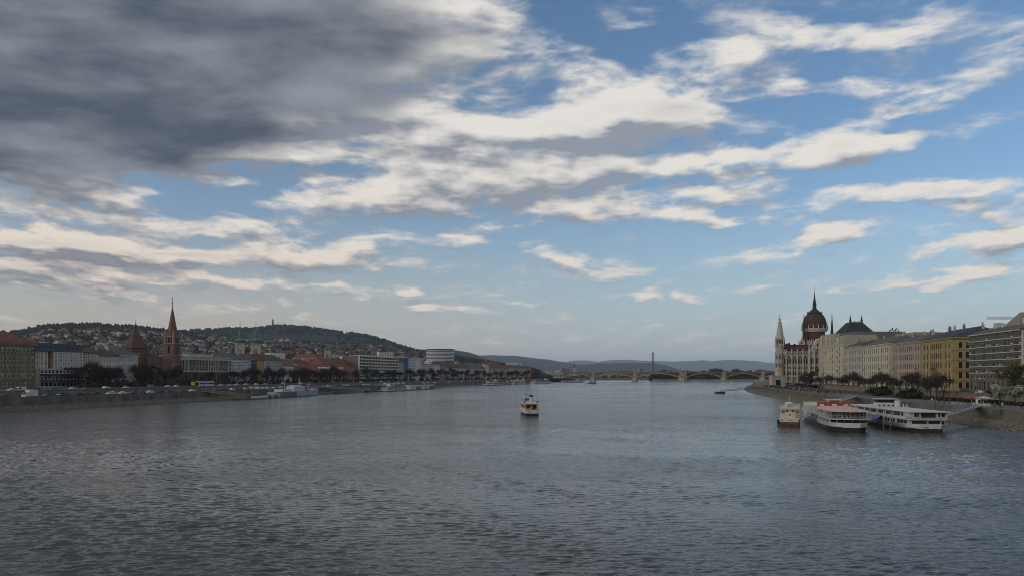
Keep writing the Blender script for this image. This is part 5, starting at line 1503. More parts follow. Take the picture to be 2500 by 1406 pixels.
# villas on the hillside
VM = []
HILL_RED = mat('old_red_tile', (.105, .05, .036), .85, .3, .5, fine=.2)
for i, (w, h_, d, c, rm) in enumerate(((13, 8, 10, (.40, .38, .35), HILL_RED), (17, 9, 10, (.30, .26, .21), BROWN_TILE), (12, 11, 11, (.44, .43, .41), GREY_TILE), (22, 9, 11, (.42, .41, .39), FLAT), (15, 7, 10, (.24, .19, .14), BROWN_TILE), (14, 9, 11, (.33, .30, .26), BROWN_TILE))):
    b = MB(); b.mat(0); b.box(-w / 2, w / 2, 0, d, -6, h_); b.mat(1)
    for f in range(2 if h_ < 10 else 3):
        for q in range(max(3, int(w / 4))):
            x = -w / 2 + w * (q + .5) / max(3, int(w / 4)); z = 1 + f * 3.4
            b.quad((x - .9, -.06, z), (x + .9, -.06, z), (x + .9, -.06, z + 1.9), (x - .9, -.06, z + 1.9))
    for q in (.3, .7): b.quad((w / 2 + .06, d * q - .8, 4.4), (w / 2 + .06, d * q + .8, 4.4), (w / 2 + .06, d * q + .8, 6.3), (w / 2 + .06, d * q - .8, 6.3))
    b.mat(2)
    if rm is FLAT: b.box(-w / 2 - .5, w / 2 + .5, -.5, d + .5, h_, h_ + .6); b.mat(0); b.box(-w / 4, w / 4, 2, d - 1, h_ + .6, h_ + 3.2)
    else: b.add(((-w / 2 - .7, -.7, h_), (w / 2 + .7, -.7, h_), (w / 2 + .7, d + .7, h_), (-w / 2 - .7, d + .7, h_), (-w / 2 + 3, d / 2, h_ + 4.2), (w / 2 - 3, d / 2, h_ + 4.2)), ((0, 1, 5, 4), (2, 3, 4, 5), (3, 0, 4), (1, 2, 5)))
    b.mat(0)
    if rm is not FLAT: b.box(w * .2, w * .2 + 1, d * .5, d * .5 + 1, h_ + 2, h_ + 5.2)
    VM.append(b.mesh('villa', [colour('villa_%d' % i, c), glass, rm]))
VL = ['white villa with red roof', 'cream villa with brown roof', 'tall white house with grey roof', 'wide white flat roofed house', 'brown villa with brown roof', 'beige villa with brown roof']
nv = 0
HOUSES = []
while nv < 292:
    px = R2.uniform(70, 1130); t_ = R2.random() ** 1.0
    d0 = hill_start(px) + 60; top = .80 if px < 480 else .97
    D = d0 + (DA * top - d0) * t_
    if px > 900 and R2.random() < .3: continue
    z = hill_z(px, D)
    i = R2.choice((0, 1, 2, 3, 4, 5, 2, 0))
    o = put('villa', VM[i], None, (bpt(px, D), D, z), R2.uniform(-.7, .9), R2.uniform(.62, 1.05))
    where = ' high on the hillside' if t_ > .6 else (' half way up the hillside' if t_ > .3 else ' low on the hillside')
    tag(o, VL[i] + where + ' behind the town', 'house', 'villas on the hillside'); HOUSES.append((bpt(px, D), D)); nv += 1

hb = MB()
for k in range(520):
    px = R2.uniform(60, 1060); d0 = hill_start(px) + 40; top = .86 if px < 480 else .97
    D = d0 + (DA * top - d0) * R2.random() ** .8; z = hill_z(px, D); x = bpt(px, D); w, d, h = R2.uniform(5, 9), R2.uniform(7, 10), R2.uniform(5, 9)
    hb.M = __import__('mathutils').Matrix.Translation((x, D, z)) @ __import__('mathutils').Matrix.Rotation(R2.uniform(-.8, .9), 4, 'Z')
    hb.mat(R2.choice((0, 1, 2))); hb.box(-w, w, 0, d, -5, h); hb.mat(5)
    for q in (-.6, 0, .6): hb.quad((w * q - .8, -.05, h * .45), (w * q + .8, -.05, h * .45), (w * q + .8, -.05, h * .8), (w * q - .8, -.05, h * .8))
    hb.mat(R2.choice((3, 4, 4))); hb.add(((-w - .6, -.6, h), (w + .6, -.6, h), (w + .6, d + .6, h), (-w - .6, d + .6, h), (-w + 3, d / 2, h + 3.6), (w - 3, d / 2, h + 3.6)), ((0, 1, 5, 4), (2, 3, 4, 5), (3, 0, 4), (1, 2, 5)))
tag(hb.build('hillside_houses', [colour('villa_0', (.4, .38, .35)), colour('villa_1', (.3, .26, .21)), colour('villa_5', (.33, .3, .26)), HILL_RED, BROWN_TILE, glass]), None, None, None, 'stuff')

# woods between the villas: far more than anyone could count
def clump_mesh(name, pts, mats, seed, kind='stuff', label=None):
    rr = random.Random(seed); b = MB()
    for (x, y, z, s, mi) in pts:
        b.mat(mi)
        n = 6; rows = ((.42, .0), (.6, .35), (.42, .72), (.05, 1.08)); P = []
        for r, hz in rows:
            for k in range(n):
                a = 2 * math.pi * k / n + hz; q = s * r * rr.uniform(.6, 1.25)
                P.append((x + math.cos(a) * q, y + math.sin(a) * q, z - s * .15 + s * hz * rr.uniform(.85, 1.15)))
        b.add(P, [[j * n + k, j * n + (k + 1) % n, (j + 1) * n + (k + 1) % n, (j + 1) * n + k] for j in range(3) for k in range(n)])
    o = b.build(name, mats)
    return tag(o, label, None, None, kind)
w1 = mat('bare_wood', (.032, .027, .021), .95, .4, .15, fine=.4); w2 = mat('evergreen_wood', (.014, .020, .014), .95, .4, .15, fine=.4); w3 = mat('budding_wood', (.040, .038, .022), .95, .4, .15, fine=.4)
pts = []
for k in range(7600):
    px = R2.uniform(-60, 1320); d0 = hill_start(px)
    D = d0 + (DA + 60 - d0) * R2.random() ** .8
    x = bpt(px, D)
    pts.append((x, D, hill_z(px, D), R2.uniform(5, 11), R2.choice((0, 0, 1, 1, 2))))
clump_mesh('hillside_woods', pts, [w1, w2, w3], 5)
pts = []
for tab, D1, nn in ((HILL_B, 4300, 900),):
    for k in range(nn):
        px = R2.uniform(380, 1040); D = D1 - R2.random() * 500
        pts.append((bpt(px, D), D, ridge(HILL_B, 2900, 4300)(px, D) - 2, R2.uniform(9, 17), R2.choice((0, 1, 1))))
clump_mesh('ridge_woods', pts, [w2, w2, w2], 6)

# ================================================================== trees
bark = mat('bark', (.040, .032, .025), .95, .3, 1.5); twig_m = mat('twigs', (.052, .040, .032), .95, .3, .6)
def bare_tree(seed, h=12.0, spread=.75, levels=4, dens=1.0):
    rr = random.Random(seed); tr = MB(); cr = MB()
    def twig(p, d, L, r):
        q = p + d * L; u = d.orthogonal().normalized(); a = rr.random() * 6.28; u.rotate(__import__('mathutils').Quaternion(d, a))
        cr.add((p + u * r, p - u * r, q - u * r * .25, q + u * r * .25), ((0, 1, 2, 3),))
        return q
    def grow(p, d, L, r, lev):
        q = p + d * L
        if lev <= 2: tr.tube(p, q, r, r * .65, 5 if lev < 2 else 4)
        else: twig(p, d, L, r)
        if lev == levels:
            for k in range(int(5 * dens)):
                e = (d + Vector((rr.gauss(0, .6), rr.gauss(0, .6), rr.gauss(.1, .5)))).normalized()
                s = p + d * L * rr.random()
                q2 = twig(s, e, L * rr.uniform(.6, 1.1), .055)
                for m in range(2):
                    e2 = (e + Vector((rr.gauss(0, .6), rr.gauss(0, .6), rr.gauss(0, .6)))).normalized(); twig(s + e * L * rr.uniform(.3, .9), e2, L * .6, .045)
            return
        n = rr.choice((3, 3, 4)) if lev else rr.choice((4, 5))
        for k in range(n):
            a = 2 * math.pi * (k + rr.random() * .7) / n
            tilt = spread * rr.uniform(.55, 1.25) * (1 if lev else .95) * (.25 if k == 0 else 1.0)
            u = d.orthogonal().normalized(); w = d.cross(u)
            e = (d * math.cos(tilt) + (u * math.cos(a) + w * math.sin(a)) * math.sin(tilt)); e.z += .24; e.normalize()
            st = p + d * L * rr.uniform(.72, 1.0)
            grow(st, e, L * rr.uniform(.66, .92), r * .58, lev + 1)
    grow(Vector((0, 0, 0)), Vector((rr.uniform(-.06, .06), rr.uniform(-.06, .06), 1)).normalized(), h * .25, h * .026, 0)
    return tr, cr
BT = []
for i, (h_, sp, dn) in enumerate(((12, .75, 1.0), (11, .95, 1.2), (14, .62, 1.0), (10, .85, 1.5), (13, .7, 1.4))):
    tr, cr = bare_tree(40 + i, h_, sp, 4, dn)
    BT.append((tr.mesh('trunk', bark), cr.mesh('crown', twig_m)))
def plant_tree(i, x, y, z, sc, label, group, rz=None, cat='tree', name='bare_tree'):
    r = thing(name, label, cat, (x, y, z), R2.uniform(0, 6.28) if rz is None else rz, group)
    r.scale = (sc, sc, sc)
    put('trunk', BT[i][0], r); put('crown', BT[i][1], r)
    return r
# left bank street trees
def left_point(px, toward):     # a point 'toward' metres nearer the river than the building line
    X, D = line_L(px); X2, D2 = line_L(px + 4); ux, uy = X2 - X, D2 - D; L = math.hypot(ux, uy)
    return X + uy / L * toward, D - ux / L * toward
TL = [148, 158, 166, 176, 185, 194, 204, 213, 224, 232, 246, 257, 268, 279, 296, 309, 319, 331, 352, 370, 386, 398, 446, 462, 480, 540, 551, 560, 572, 581, 590, 600, 619, 628, 636, 645, 655, 664, 673, 682, 692, 698, 705, 711, 718, 725, 732, 739, 746, 753, 760, 768, 776, 784, 792, 801, 812, 826, 840, 857, 876, 889, 900, 908, 916, 925, 934, 944, 955, 966, 978, 985, 993, 1001, 1010, 1018, 1026, 1035, 1044, 1056]
TL += [1066 + 8.3 * i for i in range(28)]
for q, px in enumerate(TL):
    x, y = left_point(px, R2.uniform(9, 20)); D = y
    sc = R2.uniform(.85, 1.2) * (1.0 if px < 690 else 1.12)
    if 440 < px < 540: sc *= .8
    near = 'by the hotel front' if px < 243 else 'before the two old houses' if px < 340 else 'in front of the brick church' if px < 435 else 'before the grey palace' if px < 563 else 'before the coloured flats' if px < 690 else 'before the low red roofed houses' if px < 757 else 'before the long red brick block' if px < 870 else 'before the concrete slab of flats' if px < 1000 else 'along the far embankment'
    t_ = plant_tree(q % 5, x, y, ZL, sc, ('tall', 'broad', 'slender', 'dense', 'full crowned')[q % 5] + ' bare street tree ' + near, 'bare trees along the hill bank')
    t_.scale = (sc, sc, sc * R2.uniform(1.0, 1.15))
pts = []
for k in range(330):
    px = R2.choice((R2.uniform(540, 870), R2.uniform(870, 1300), R2.uniform(140, 420))); x, y = left_point(px, R2.uniform(8, 22)); pts.append((x, y, ZL, R2.uniform(2.2, 4.6), R2.choice((0, 0, 1))))
clump_mesh('undergrowth', pts, [w1, w2], 12)
# island trees
for q in range(84):
    px = 1592 + (1893 - 1592) * (q + R2.random()) / 84; D = R2.uniform(1800, 2050)
    s = R2.uniform(1.5, 2.2) * (1.2 if (1735 < px < 1770 or 1845 < px < 1865) else 1)
    if 1655 < px < 1680: D = 1830
    plant_tree(R2.randrange(5), bpt(px, D), D, 3, s, ('tall', 'broad', 'slender', 'small', 'dense')[q % 5] + ' bare tree on the island ' + ('left of the middle pier' if px < 1668 else 'right of the middle pier' if px < 1772 else 'near the parliament end'), 'trees on the island')
pts = [(bpt(px, D), D, 2.5, R2.uniform(11, 20), R2.choice((0, 0, 1))) for px, D in ((R2.uniform(1592, 1960), R2.uniform(1860, 2250)) for _ in range(620))]
clump_mesh('island_undergrowth', pts, [w1, w2], 8)
pts = [(bpt(px, D), D, 4, R2.uniform(5, 11), R2.choice((0, 0, 1))) for px, D in ((R2.uniform(1296, 1345), R2.uniform(1540, 1700)) if _ < 60 else (R2.uniform(1320, 1620), R2.uniform(2560, 2900)) for _ in range(420))]
clump_mesh('shore_woods', pts, [w1, w2], 9)
pts = [(bpt(px, D), D, 4, R2.uniform(5, 9), R2.choice((0, 0, 1))) for px, D in ((R2.uniform(900, 1300), 0) for _ in range(260)) for D in (line_L(px)[1] + R2.uniform(90, 150),)]

# right bank trees and bushes
def right_pt(px, D): return (bpt(px, D), D)
TR = [(2003, 560, .8), (2018, 545, .8), (2031, 520, .85), (2046, 505, .9), (2060, 480, .9), (2072, 470, .95), (2084, 460, .95), (2098, 440, .9), (2112, 430, .85), (2126, 420, .95), (2140, 410, .95), (2153, 400, .9), (2167, 390, .95), (2181, 375, .9), (2196, 365, .9),
      (2214, 352, 1.0), (2227, 345, .9), (2244, 340, .8), (2272, 318, .85), (2286, 314, .95), (2303, 306, .95), (2262, 322, .75), (1975, 600, .8), (1990, 585, .8), (2419, 275, .55), (1960, 640, .7)]
for q, (px, D, s) in enumerate(TR):
    x, y = right_pt(px, D)
    near = 'beside the parliament lawn' if px < 2000 else 'before the corner house' if px < 2060 else 'before the grey white palace' if px < 2106 else 'before the ivory palace' if px < 2185 else 'before the pink palace' if px < 2250 else 'before the yellow palace' if px < 2330 else 'under the retaining wall by the blossoming trees'
    plant_tree((q * 2) % 5, x, y, 4.6, s * 1.0, 'bare spreading tree on the promenade ' + near, 'bare trees along the parliament bank')
def leafy(name, n, rx, rz, leaf, mats, seed, z0=.0, hollow=.45, squash=1.0):
    rr = random.Random(seed); b = MB(); blobs = [(rr.gauss(0, rx * .45), rr.gauss(0, rx * .45), z0 + rz * rr.uniform(.3, 1.45), rr.uniform(.35, .6)) for _ in range(9)]
    for k in range(n):
        bx, by_, bz, bs = rr.choice(blobs)
        d = Vector((rr.gauss(0, 1), rr.gauss(0, 1), rr.gauss(0, 1))).normalized() * rr.uniform(hollow, 1.0)
        c = Vector((bx + d.x * rx * bs, by_ + d.y * rx * bs, bz + d.z * rz * bs * squash))
        if c.z < .05: c.z = .05 + rr.random() * .3
        u = Vector((rr.gauss(0, 1), rr.gauss(0, 1), rr.gauss(0, 1))).normalized(); w = u.orthogonal().normalized(); s = leaf * rr.uniform(.6, 1.4)
        b.mat(rr.randrange(len(mats))); b.add((c + u * s, c + w * s * .6, c - u * s, c - w * s * .6), ((0, 1, 2, 3),))
    return b.mesh(name, mats)
lf = lambda n, c: mat(n, c, .8, .3, .8)
bush_me = leafy('foliage', 1500, 3.2, 1.9, .28, [lf('bush_dark', (.022, .028, .014)), lf('bush_mid', (.035, .04, .02))], 3)
bloss_me = leafy('crown', 2600, 3.4, 2.6, .24, [lf('blossom_pale', (.36, .37, .30)), lf('blossom_grey', (.24, .26, .19)), lf('blossom_leaf', (.07, .085, .045))], 4, z0=1.6)
willow_me = leafy('crown', 3600, 5.2, 4.6, .32, [lf('spring_green', (.095, .10, .022)), lf('spring_olive', (.065, .07, .02)), lf('spring_dark', (.035, .036, .014))], 5, z0=5.5)
hedge_bl = [(2150, 345, 1.25, 'big dark evergreen bush before the ivory palace'), (2138, 350, 1.0, 'dark evergreen bush at the left end of the bush row'), (2210, 312, .95, 'dark bush behind the large white boat'), (2224, 306, 1.15, 'rounded dark bush left of the bare trees'), (2163, 342, 1.0, 'dark bush right beside the biggest bush'), (2236, 302, .8, 'low dark bush by the promenade walkers'), (1979, 660, 1.9, 'tall dark evergreen at the parliament corner')]
for px, D, s, lab in hedge_bl:
    x, y = right_pt(px, D); o = thing('bush', lab, 'bush', (x, y, 4.6), R2.uniform(0, 6), 'dark bushes along the promenade'); o.scale = (s, s, s * (1.9 if s > 1.5 else 1)); put('foliage', bush_me, o)
    t = MB(); t.ring(0, 0, [(.15, 0), (.1, 1.5)], 5); t.build('stem', bark, o)
for px, D, s, lab in ((2443, 248, 1.0, 'pale blossoming tree left of its twin near the quay steps'), (2478, 244, .98, 'pale blossoming tree nearest the right edge of the quay')):
    x, y = right_pt(px, D); o = thing('blossoming_tree', lab, 'tree', (x, y, 4.6), R2.uniform(0, 6), 'pale blossoming trees'); o.scale = (s,) * 3; put('crown', bloss_me, o)
    t = MB(); t.tube((0, 0, 0), (.2, .1, 2.6), .22, .14); t.tube((.2, .1, 2.4), (1.2, .4, 4.4), .12, .05); t.tube((.2, .1, 2.4), (-1, -.3, 4.6), .12, .05); t.build('trunk', bark, o)
x, y = right_pt(2480, 268)
o = thing('willow_tree', 'large spring green tree in front of the grey flats', 'tree', (x, y, 4.6)); put('crown', willow_me, o)
t = MB(); t.tube((0, 0, 0), (.2, .2, 5), .45, .3, 7); t.tube((.2, .2, 4.6), (2.4, .5, 9), .25, .08); t.tube((.2, .2, 4.6), (-2.2, -.4, 9.4), .25, .08); t.tube((.2, .2, 4.6), (0, 1.6, 10), .2, .06); t.build('trunk', bark, o)
t = MB(); 
for k in range(240):
    d = R2.uniform(225, 330); off = 24.5 + R2.random() * 2.2; p = offset_pt(WRs, d, off, 1); s = R2.uniform(.35, .6)
    for m in range(7):
        u = Vector((R2.gauss(0, 1), R2.gauss(0, 1), R2.gauss(0, 1))).normalized(); w = u.orthogonal().normalized(); c = Vector((p.x + R2.uniform(-.5, .5), p.y + R2.uniform(-.6, .6), 4.65 + R2.uniform(.05, 1.15)))
        t.add((c + u * s, c + w * s * .7, c - u * s, c - w * s * .7), ((0, 1, 2, 3),))
tag(t.build('hedge', lf('hedge_dark', (.016, .019, .012))), 'long low dark clipped hedge between promenade and lower road', 'hedge')

# ================================================================== boats
def hull(par, L, B, zs, bands, sheer0=.4, sheer1=.8, stern=.8, bow=.0, flare=.12, ns=22, bow_len=.3, stern_len=.06, name='hull'):
    """lofted hull, x from stern to bow; bands = [(z0, z1, material, part name)] as heights amidships"""
    def half(u):
        w = 1.0
        if u > 1 - bow_len:
            t = (u - 1 + bow_len) / bow_len; w *= max(bow, (1 - t ** 2.1))
        if u < stern_len:
            t = u / stern_len; w *= stern + (1 - stern) * math.sqrt(max(0, 1 - (1 - t) ** 2))
        return w * B / 2
    def top(u, z):
        return z + (z / zs) * (sheer1 * max(0, (u - .5) / .5) ** 2 + sheer0 * max(0, (.5 - u) / .5) ** 2)
    for (z0, z1, m, nm) in bands:
        b = MB(); P = []
        for i in range(ns + 1):
            u = i / ns; u2 = 1 - (1 - u) ** 1.3
            h = half(u2)
            f0 = 1 - flare * (1 - max(z0, 0) / zs); f1 = 1 - flare * (1 - z1 / zs)
            rake = (.035 * L * bow_len) * (z1 / zs) if u2 > .999 else 0
            for (f, z) in ((f0, z0), (f1, z1)):
                P += [(u2 * L + (rake if z == z1 else 0), h * f, top(u2, z) if z > 0 else z), (u2 * L + (rake if z == z1 else 0), -h * f, top(u2, z) if z > 0 else z)]
        fs = []
        for i in range(ns):
            a = i * 4; c = a + 4
            fs += [(a, a + 2, c + 2, c), (a + 1, c + 1, c + 3, a + 3), (a + 2, a + 3, c + 3, c + 2), (a, c, c + 1, a + 1)]
        fs += [(0, 1, 3, 2), (ns * 4, ns * 4 + 2, ns * 4 + 3, ns * 4 + 1)]
        b.add(P, fs); b.build(nm, m, par)
def pane(par, x, y, z, w, h, face, m=None, frame=None, name='window'):
    """window on a cabin wall; face 's' looks to -y, 'p' to +y, 'a' to -x, 'f' to +x"""
    b = MB(); b.mat(0); t = .05
    def bx(u0, u1, z0, z1, d0, d1):
        if face == 's': b.box(x + u0, x + u1, y - d1, y - d0, z0, z1)
        elif face == 'p': b.box(x + u0, x + u1, y + d0, y + d1, z0, z1)
        elif face == 'a': b.box(x - d1, x - d0, y + u0, y + u1, z0, z1)
        else: b.box(x + d0, x + d1, y + u0, y + u1, z0, z1)
    bx(-w / 2, w / 2, z, z + h, .004, .03)
    b.mat(1)
    for (u0, u1, z0, z1) in ((-w / 2 - t, -w / 2, z - t, z + h + t), (w / 2, w / 2 + t, z - t, z + h + t), (-w / 2, w / 2, z - t, z), (-w / 2, w / 2, z + h, z + h + t)): bx(u0, u1, z0, z1, .005, .06)
    return b.build(name, [m or glass, frame or white_paint], par)
def rail(par, pts, z, h, m, step=1.1, r=.03, mid=True, name='railing'):
    b = MB()
    for (p, q) in zip(pts, pts[1:]):
        L = math.hypot(q[0] - p[0], q[1] - p[1]); n = max(1, int(L / step))
        for zz in ((z + h, z + h * .5) if mid else (z + h,)): b.tube((*p, zz), (*q, zz), r, n=4)
        for k in range(n + 1): x = p[0] + (q[0] - p[0]) * k / n; y = p[1] + (q[1] - p[1]) * k / n; b.tube((x, y, z), (x, y, z + h), r, n=4)
    return b.build(name, m, par)
def slab(par, x0, x1, y0, y1, z0, z1, m, name, rnd=0.0):
    b = MB()
    if rnd:
        pts = []
        for (cx, cy, a0) in ((x1 - rnd, y1 - rnd, 0), (x0 + rnd, y1 - rnd, 90), (x0 + rnd, y0 + rnd, 180), (x1 - rnd, y0 + rnd, 270)):
            for k in range(6): a = R(a0 + k * 18); pts.append((cx + math.cos(a) * rnd, cy + math.sin(a) * rnd))
        b.prism(pts, z0, z1)
    else: b.box(x0, x1, y0, y1, z0, z1)
    return b.build(name, m, par)
def post(par, x, y, z0, z1, r=.05, m=None, name='post'):
    b = MB(); b.tube((x, y, z0), (x, y, z1), r, n=5); return b.build(name, m or white_paint, par)
def lifering(par, x, y, z, face):
    b = MB(); n = 12
    for k in range(n):
        a0, a1 = 2 * math.pi * k / n, 2 * math.pi * (k + 1) / n
        p = lambda a: (x, y + math.cos(a) * .38, z + math.sin(a) * .38) if face in 'af' else (x + math.cos(a) * .38, y, z + math.sin(a) * .38)
        b.tube(p(a0), p(a1), .09, n=5)
    return b.build('life_ring', mat('life_ring_red', (.5, .06, .02), .6, .1), par)
def boat(name, label, x, y, ux, uy, cat='boat', group=None):
    return thing(name, label, cat, (x, y, 0), math.atan2(uy, ux), group)
wood_o = mat('varnished_wood', (.40, .19, .055), .4, .25, .8, spec=.5)
sand_roof = mat('pink_canvas', (.55, .36, .31), .8, .1, .4); tan_canvas = mat('tan_canvas', (.50, .45, .36), .85, .1)
red_p = mat('signal_red', (.30, .04, .03), .55, .12); blue_tarp = mat('blue_tarpaulin', (.12, .17, .33), .7, .15); pale_roof = mat('pale_boat_roof', (.47, .46, .44), .85, .08)

# ferry in mid stream, seen from astern
fb = boat('ferry', 'small white river ferry with brown wooden saloon steaming up mid stream', 7.0, 266, -.10, .995)
hull(fb, 23, 5.2, 2.2, [(-.6, .75, mat('navy_hull', (.015, .018, .04), .4, .1), 'hull'), (.75, 1.9, white_paint, 'bulwark')], .1, .7, stern=.9, bow_len=.4, stern_len=.1)
slab(fb, .5, 17, -2.25, 2.25, 1.55, 1.7, white_paint, 'deck')
slab(fb, 3.2, 17.5, -2.0, 2.0, 1.7, 3.85, wood_o, 'saloon')
for sd, yy in (('p', 2.0), ('s', -2.0)):
    for i in range(7): pane(fb, 4.4 + i * 2.0, yy, 2.6, 1.6, 1.0, sd, frame=wood_o)
    slab(fb, .6, 17.5, (2.2 if sd == 'p' else -2.3), (2.3 if sd == 'p' else -2.2), 1.9, 2.45, mat('cream_rail_board', (.5, .42, .28), .6, .1), 'side_board')
pane(fb, 3.2, -1.15, 2.0, 1.1, 1.7, 'a', frame=wood_o); pane(fb, 3.2, 1.1, 2.5, 1.2, 1.1, 'a', frame=wood_o)
slab(fb, 2.4, 3.19, .0, .75, 1.72, 2.7, cream_paint, 'stern_locker')
slab(fb, .8, 1.5, -1.9, -1.2, 1.72, 2.7, wood_o, 'bench'); slab(fb, .8, 1.5, .6, 1.9, 1.72, 2.5, wood_o, 'bench')
slab(fb, .2, 18.6, -2.5, 2.5, 3.95, 4.15, white_paint, 'canopy_roof', .8)
for yy in (-2.2, 2.2):
    for xx in (.7, 3.2, 8, 13, 17): post(fb, xx, yy, 1.7, 3.95)
slab(fb, 12.5, 15.5, -1.1, 1.2, 4.16, 5.7, white_paint, 'wheelhouse'); slab(fb, 12.2, 15.8, -1.4, 1.5, 5.71, 5.85, white_paint, 'wheelhouse_roof')
pane(fb, 12.5, -.5, 4.8, .8, .7, 'a'); pane(fb, 12.5, .6, 4.8, .8, .7, 'a')
for i in (13.3, 14.6): pane(fb, i, 1.2, 4.8, .9, .7, 'p')
b = MB(); b.ring(8.5, -.6, [(.62, 4.16), (.55, 6.35)], 12); fu = b.build('funnel', white_paint, fb)
b = MB(); b.ring(8.5, -.6, [(.72, 6.35), (.72, 6.85), (.3, 6.95)], 12); b.build('funnel_cap', black_paint, fu)
b = MB(); b.tube((8.5, -.6, 6.9), (8.5, -.6, 7.6), .06); b.tube((8.5, -.95, 7.55), (8.5, -.25, 7.55), .05); b.build('weather_vane', black_paint, fu)
b = MB(); b.tube((13.4, .3, 5.85), (13.4, .3, 7.6), .05); b.tube((13.4, -.4, 7.0), (13.4, 1.0, 7.0), .04); b.build('mast', dark_metal, fb)
for yy, xx in ((2.3, 4), (-2.3, 4)): b = MB(); b.ring(xx, yy, [(.12, 4.16), (.12, 4.6), (.3, 4.65), (.3, 4.95), (.05, 5)], 8); b.build('lamp', black_paint, fb)
for yy in (1.2,): b = MB(); b.box(-.06, -.02, yy - .2, yy + .1, 1.2, 1.55); b.build('scupper', black_paint, fb)
b = MB()
for q in range(7): b.box(.02, .05, -1.7 + q * .24, -1.55 + q * .24, 1.15, 1.28)
b.M = None; b.build('name_lettering', dark_metal, fb)

# small cream launch, seen from astern
b1 = boat('launch', 'small cream passenger boat with rust red waterline and bow hidden behind its cabin', 75.4, 211, .315, .949)
b1.scale = (1, 1, 1.13)
hull(b1, 21, 5.6, 2.2, [(-.6, .55, rust_red, 'bottom'), (.55, 1.0, mat('hull_brown', (.08, .06, .05), .6, .2), 'hull'), (1.0, 1.95, cream_paint, 'bulwark')], .15, .8, stern=.86, bow_len=.4, stern_len=.06)
slab(b1, .8, 15, -2.3, 2.3, 1.95, 4.05, cream_paint, 'cabin'); slab(b1, .2, 16, -2.6, 2.6, 4.06, 4.2, tan_canvas, 'upper_deck')
for yy in (-2.0, -1.55, 1.55, 2.0): pane(b1, .8, yy, 3.2, .3, .5, 'a', frame=cream_paint)
for yy in (-.75, .75):
    b = MB(); b.add([(.78, yy + math.cos(2 * math.pi * k / 10) * .26, 3.65 + math.sin(2 * math.pi * k / 10) * .26) for k in range(10)], [list(range(10))]); b.build('porthole', glass, b1)
slab(b1, .72, .79, -.15, .15, 2.5, 3.0, dark_metal, 'door_handle_plate'); slab(b1, .74, .795, -.65, .65, 2.0, 3.2, mat('cream_door', (.55, .5, .38), .6, .1), 'cabin_door')
for sd, yy in (('p', 2.3), ('s', -2.3)):
    for i in range(6): pane(b1, 2.6 + i * 2.1, yy, 3.0, 1.5, .7, sd, frame=cream_paint)
rail(b1, [(15, 2.5), (.3, 2.5), (.3, -2.5), (15, -2.5)], 4.2, .95, white_paint, .7)
slab(b1, .15, .24, -2.5, 2.5, 4.2, 4.6, tan_canvas, 'rail_canvas')
b = MB(); b.ring(9, 0, [(1.2, 4.2), (1.3, 5.0), (1.0, 5.5), (.1, 5.75)], 12); b.build('wheelhouse_dome', white_paint, b1)
slab(b1, 5.2, 6.2, -.5, .6, 4.2, 5.2, grey_metal, 'vent_box')
for yy in (-1.9, -1.2, 1.2, 1.9):
    slab(b1, 2.5, 3.1, yy - .25, yy + .25, 4.2, 5.0, white_paint, 'deck_chair')
b = MB(); b.tube((5.6, .1, 5.2), (5.6, .1, 7.6), .05); b.tube((5.6, -.5, 6.7), (5.6, .7, 6.7), .035); b.build('mast', white_paint, b1)
lifering(b1, .70, -1.85, 2.5, 'a')
for yy in (-2.1, 2.1): slab(b1, -.03, -.01, yy - .15, yy + .15, 1.35, 1.65, dark_metal, 'mooring_port')
for k in range(4):
    for s in (1,): b = MB(); b.ring(2 + k * 3.2, 2.85 * s, [(.1, .3), (.42, .5), (.42, .9), (.1, 1.1)], 8); b.build('tyre_fender', rubber, b1)
b = MB()
for q in range(6): b.box(-.04, -.015, -.55 + q * .18, -.43 + q * .18, 1.4, 1.52)
b.build('name_lettering', dark_metal, b1)

# restaurant boat with the pinkish awning
b2_ = boat('restaurant_boat', 'white restaurant boat with pinkish awning and red banner frame moored mid row', 82.6, 188.5, .23, .973)
L2 = 62
hull(b2_, L2, 10, 2.0, [(-.6, 1.0, black_paint, 'hull'), (1.0, 1.95, white_paint, 'bulwark')], .35, .3, stern=.35, bow=.3, bow_len=.2, stern_len=.2, flare=.16)
slab(b2_, 1.0, 59, -4.6, 4.6, 1.2, 1.3, grey_metal, 'main_deck', 3.0)
slab(b2_, 6, 56, -4.3, 4.3, 1.3, 3.0, white_paint, 'deckhouse', .6)
for i in range(9): pane(b2_, 8 + i * 1.75, 4.3, 1.95, 1.35, .85, 'p')
for i in range(5): pane(b2_, 6, -3.5 + i * 1.75, 1.7, 1.4, 1.1, 'a')
for i in range(3): pane(b2_, 36 + i * 1.3, 4.3, 1.9, .5, .85, 'p')
slab(b2_, 28, 29.4, 4.31, 4.36, 1.3, 2.3, red_p, 'red_door')
b = MB(); pts = [(45 - 1.1, 1.3), (45 + 1.1, 1.3), (45 + 1.1, 2.3)] + [(45 + math.cos(R(a)) * 1.1, 2.3 + math.sin(R(a)) * .65) for a in (30, 60, 90, 120, 150)] + [(45 - 1.1, 2.3)]
b.add([(x, 4.37, z) for x, z in pts], [list(range(len(pts)))]); b.build('arched_opening', black_paint, b2_)
slab(b2_, .6, 58, -4.9, 4.9, 3.05, 3.25, white_paint, 'upper_deck', 3.2)
rail(b2_, [(57, 4.7), (4, 4.7), (1.6, 3.2), (.9, 0), (1.6, -3.2), (4, -4.7), (20, -4.7)], 3.25, .75, white_paint, 1.0)
slab(b2_, 3.4, 17, -4.1, 4.1, 3.26, 4.9, mat('saloon_glass', (.03, .032, .034), .25, .3, .8, spec=.4), 'glazed_saloon', 2.5)
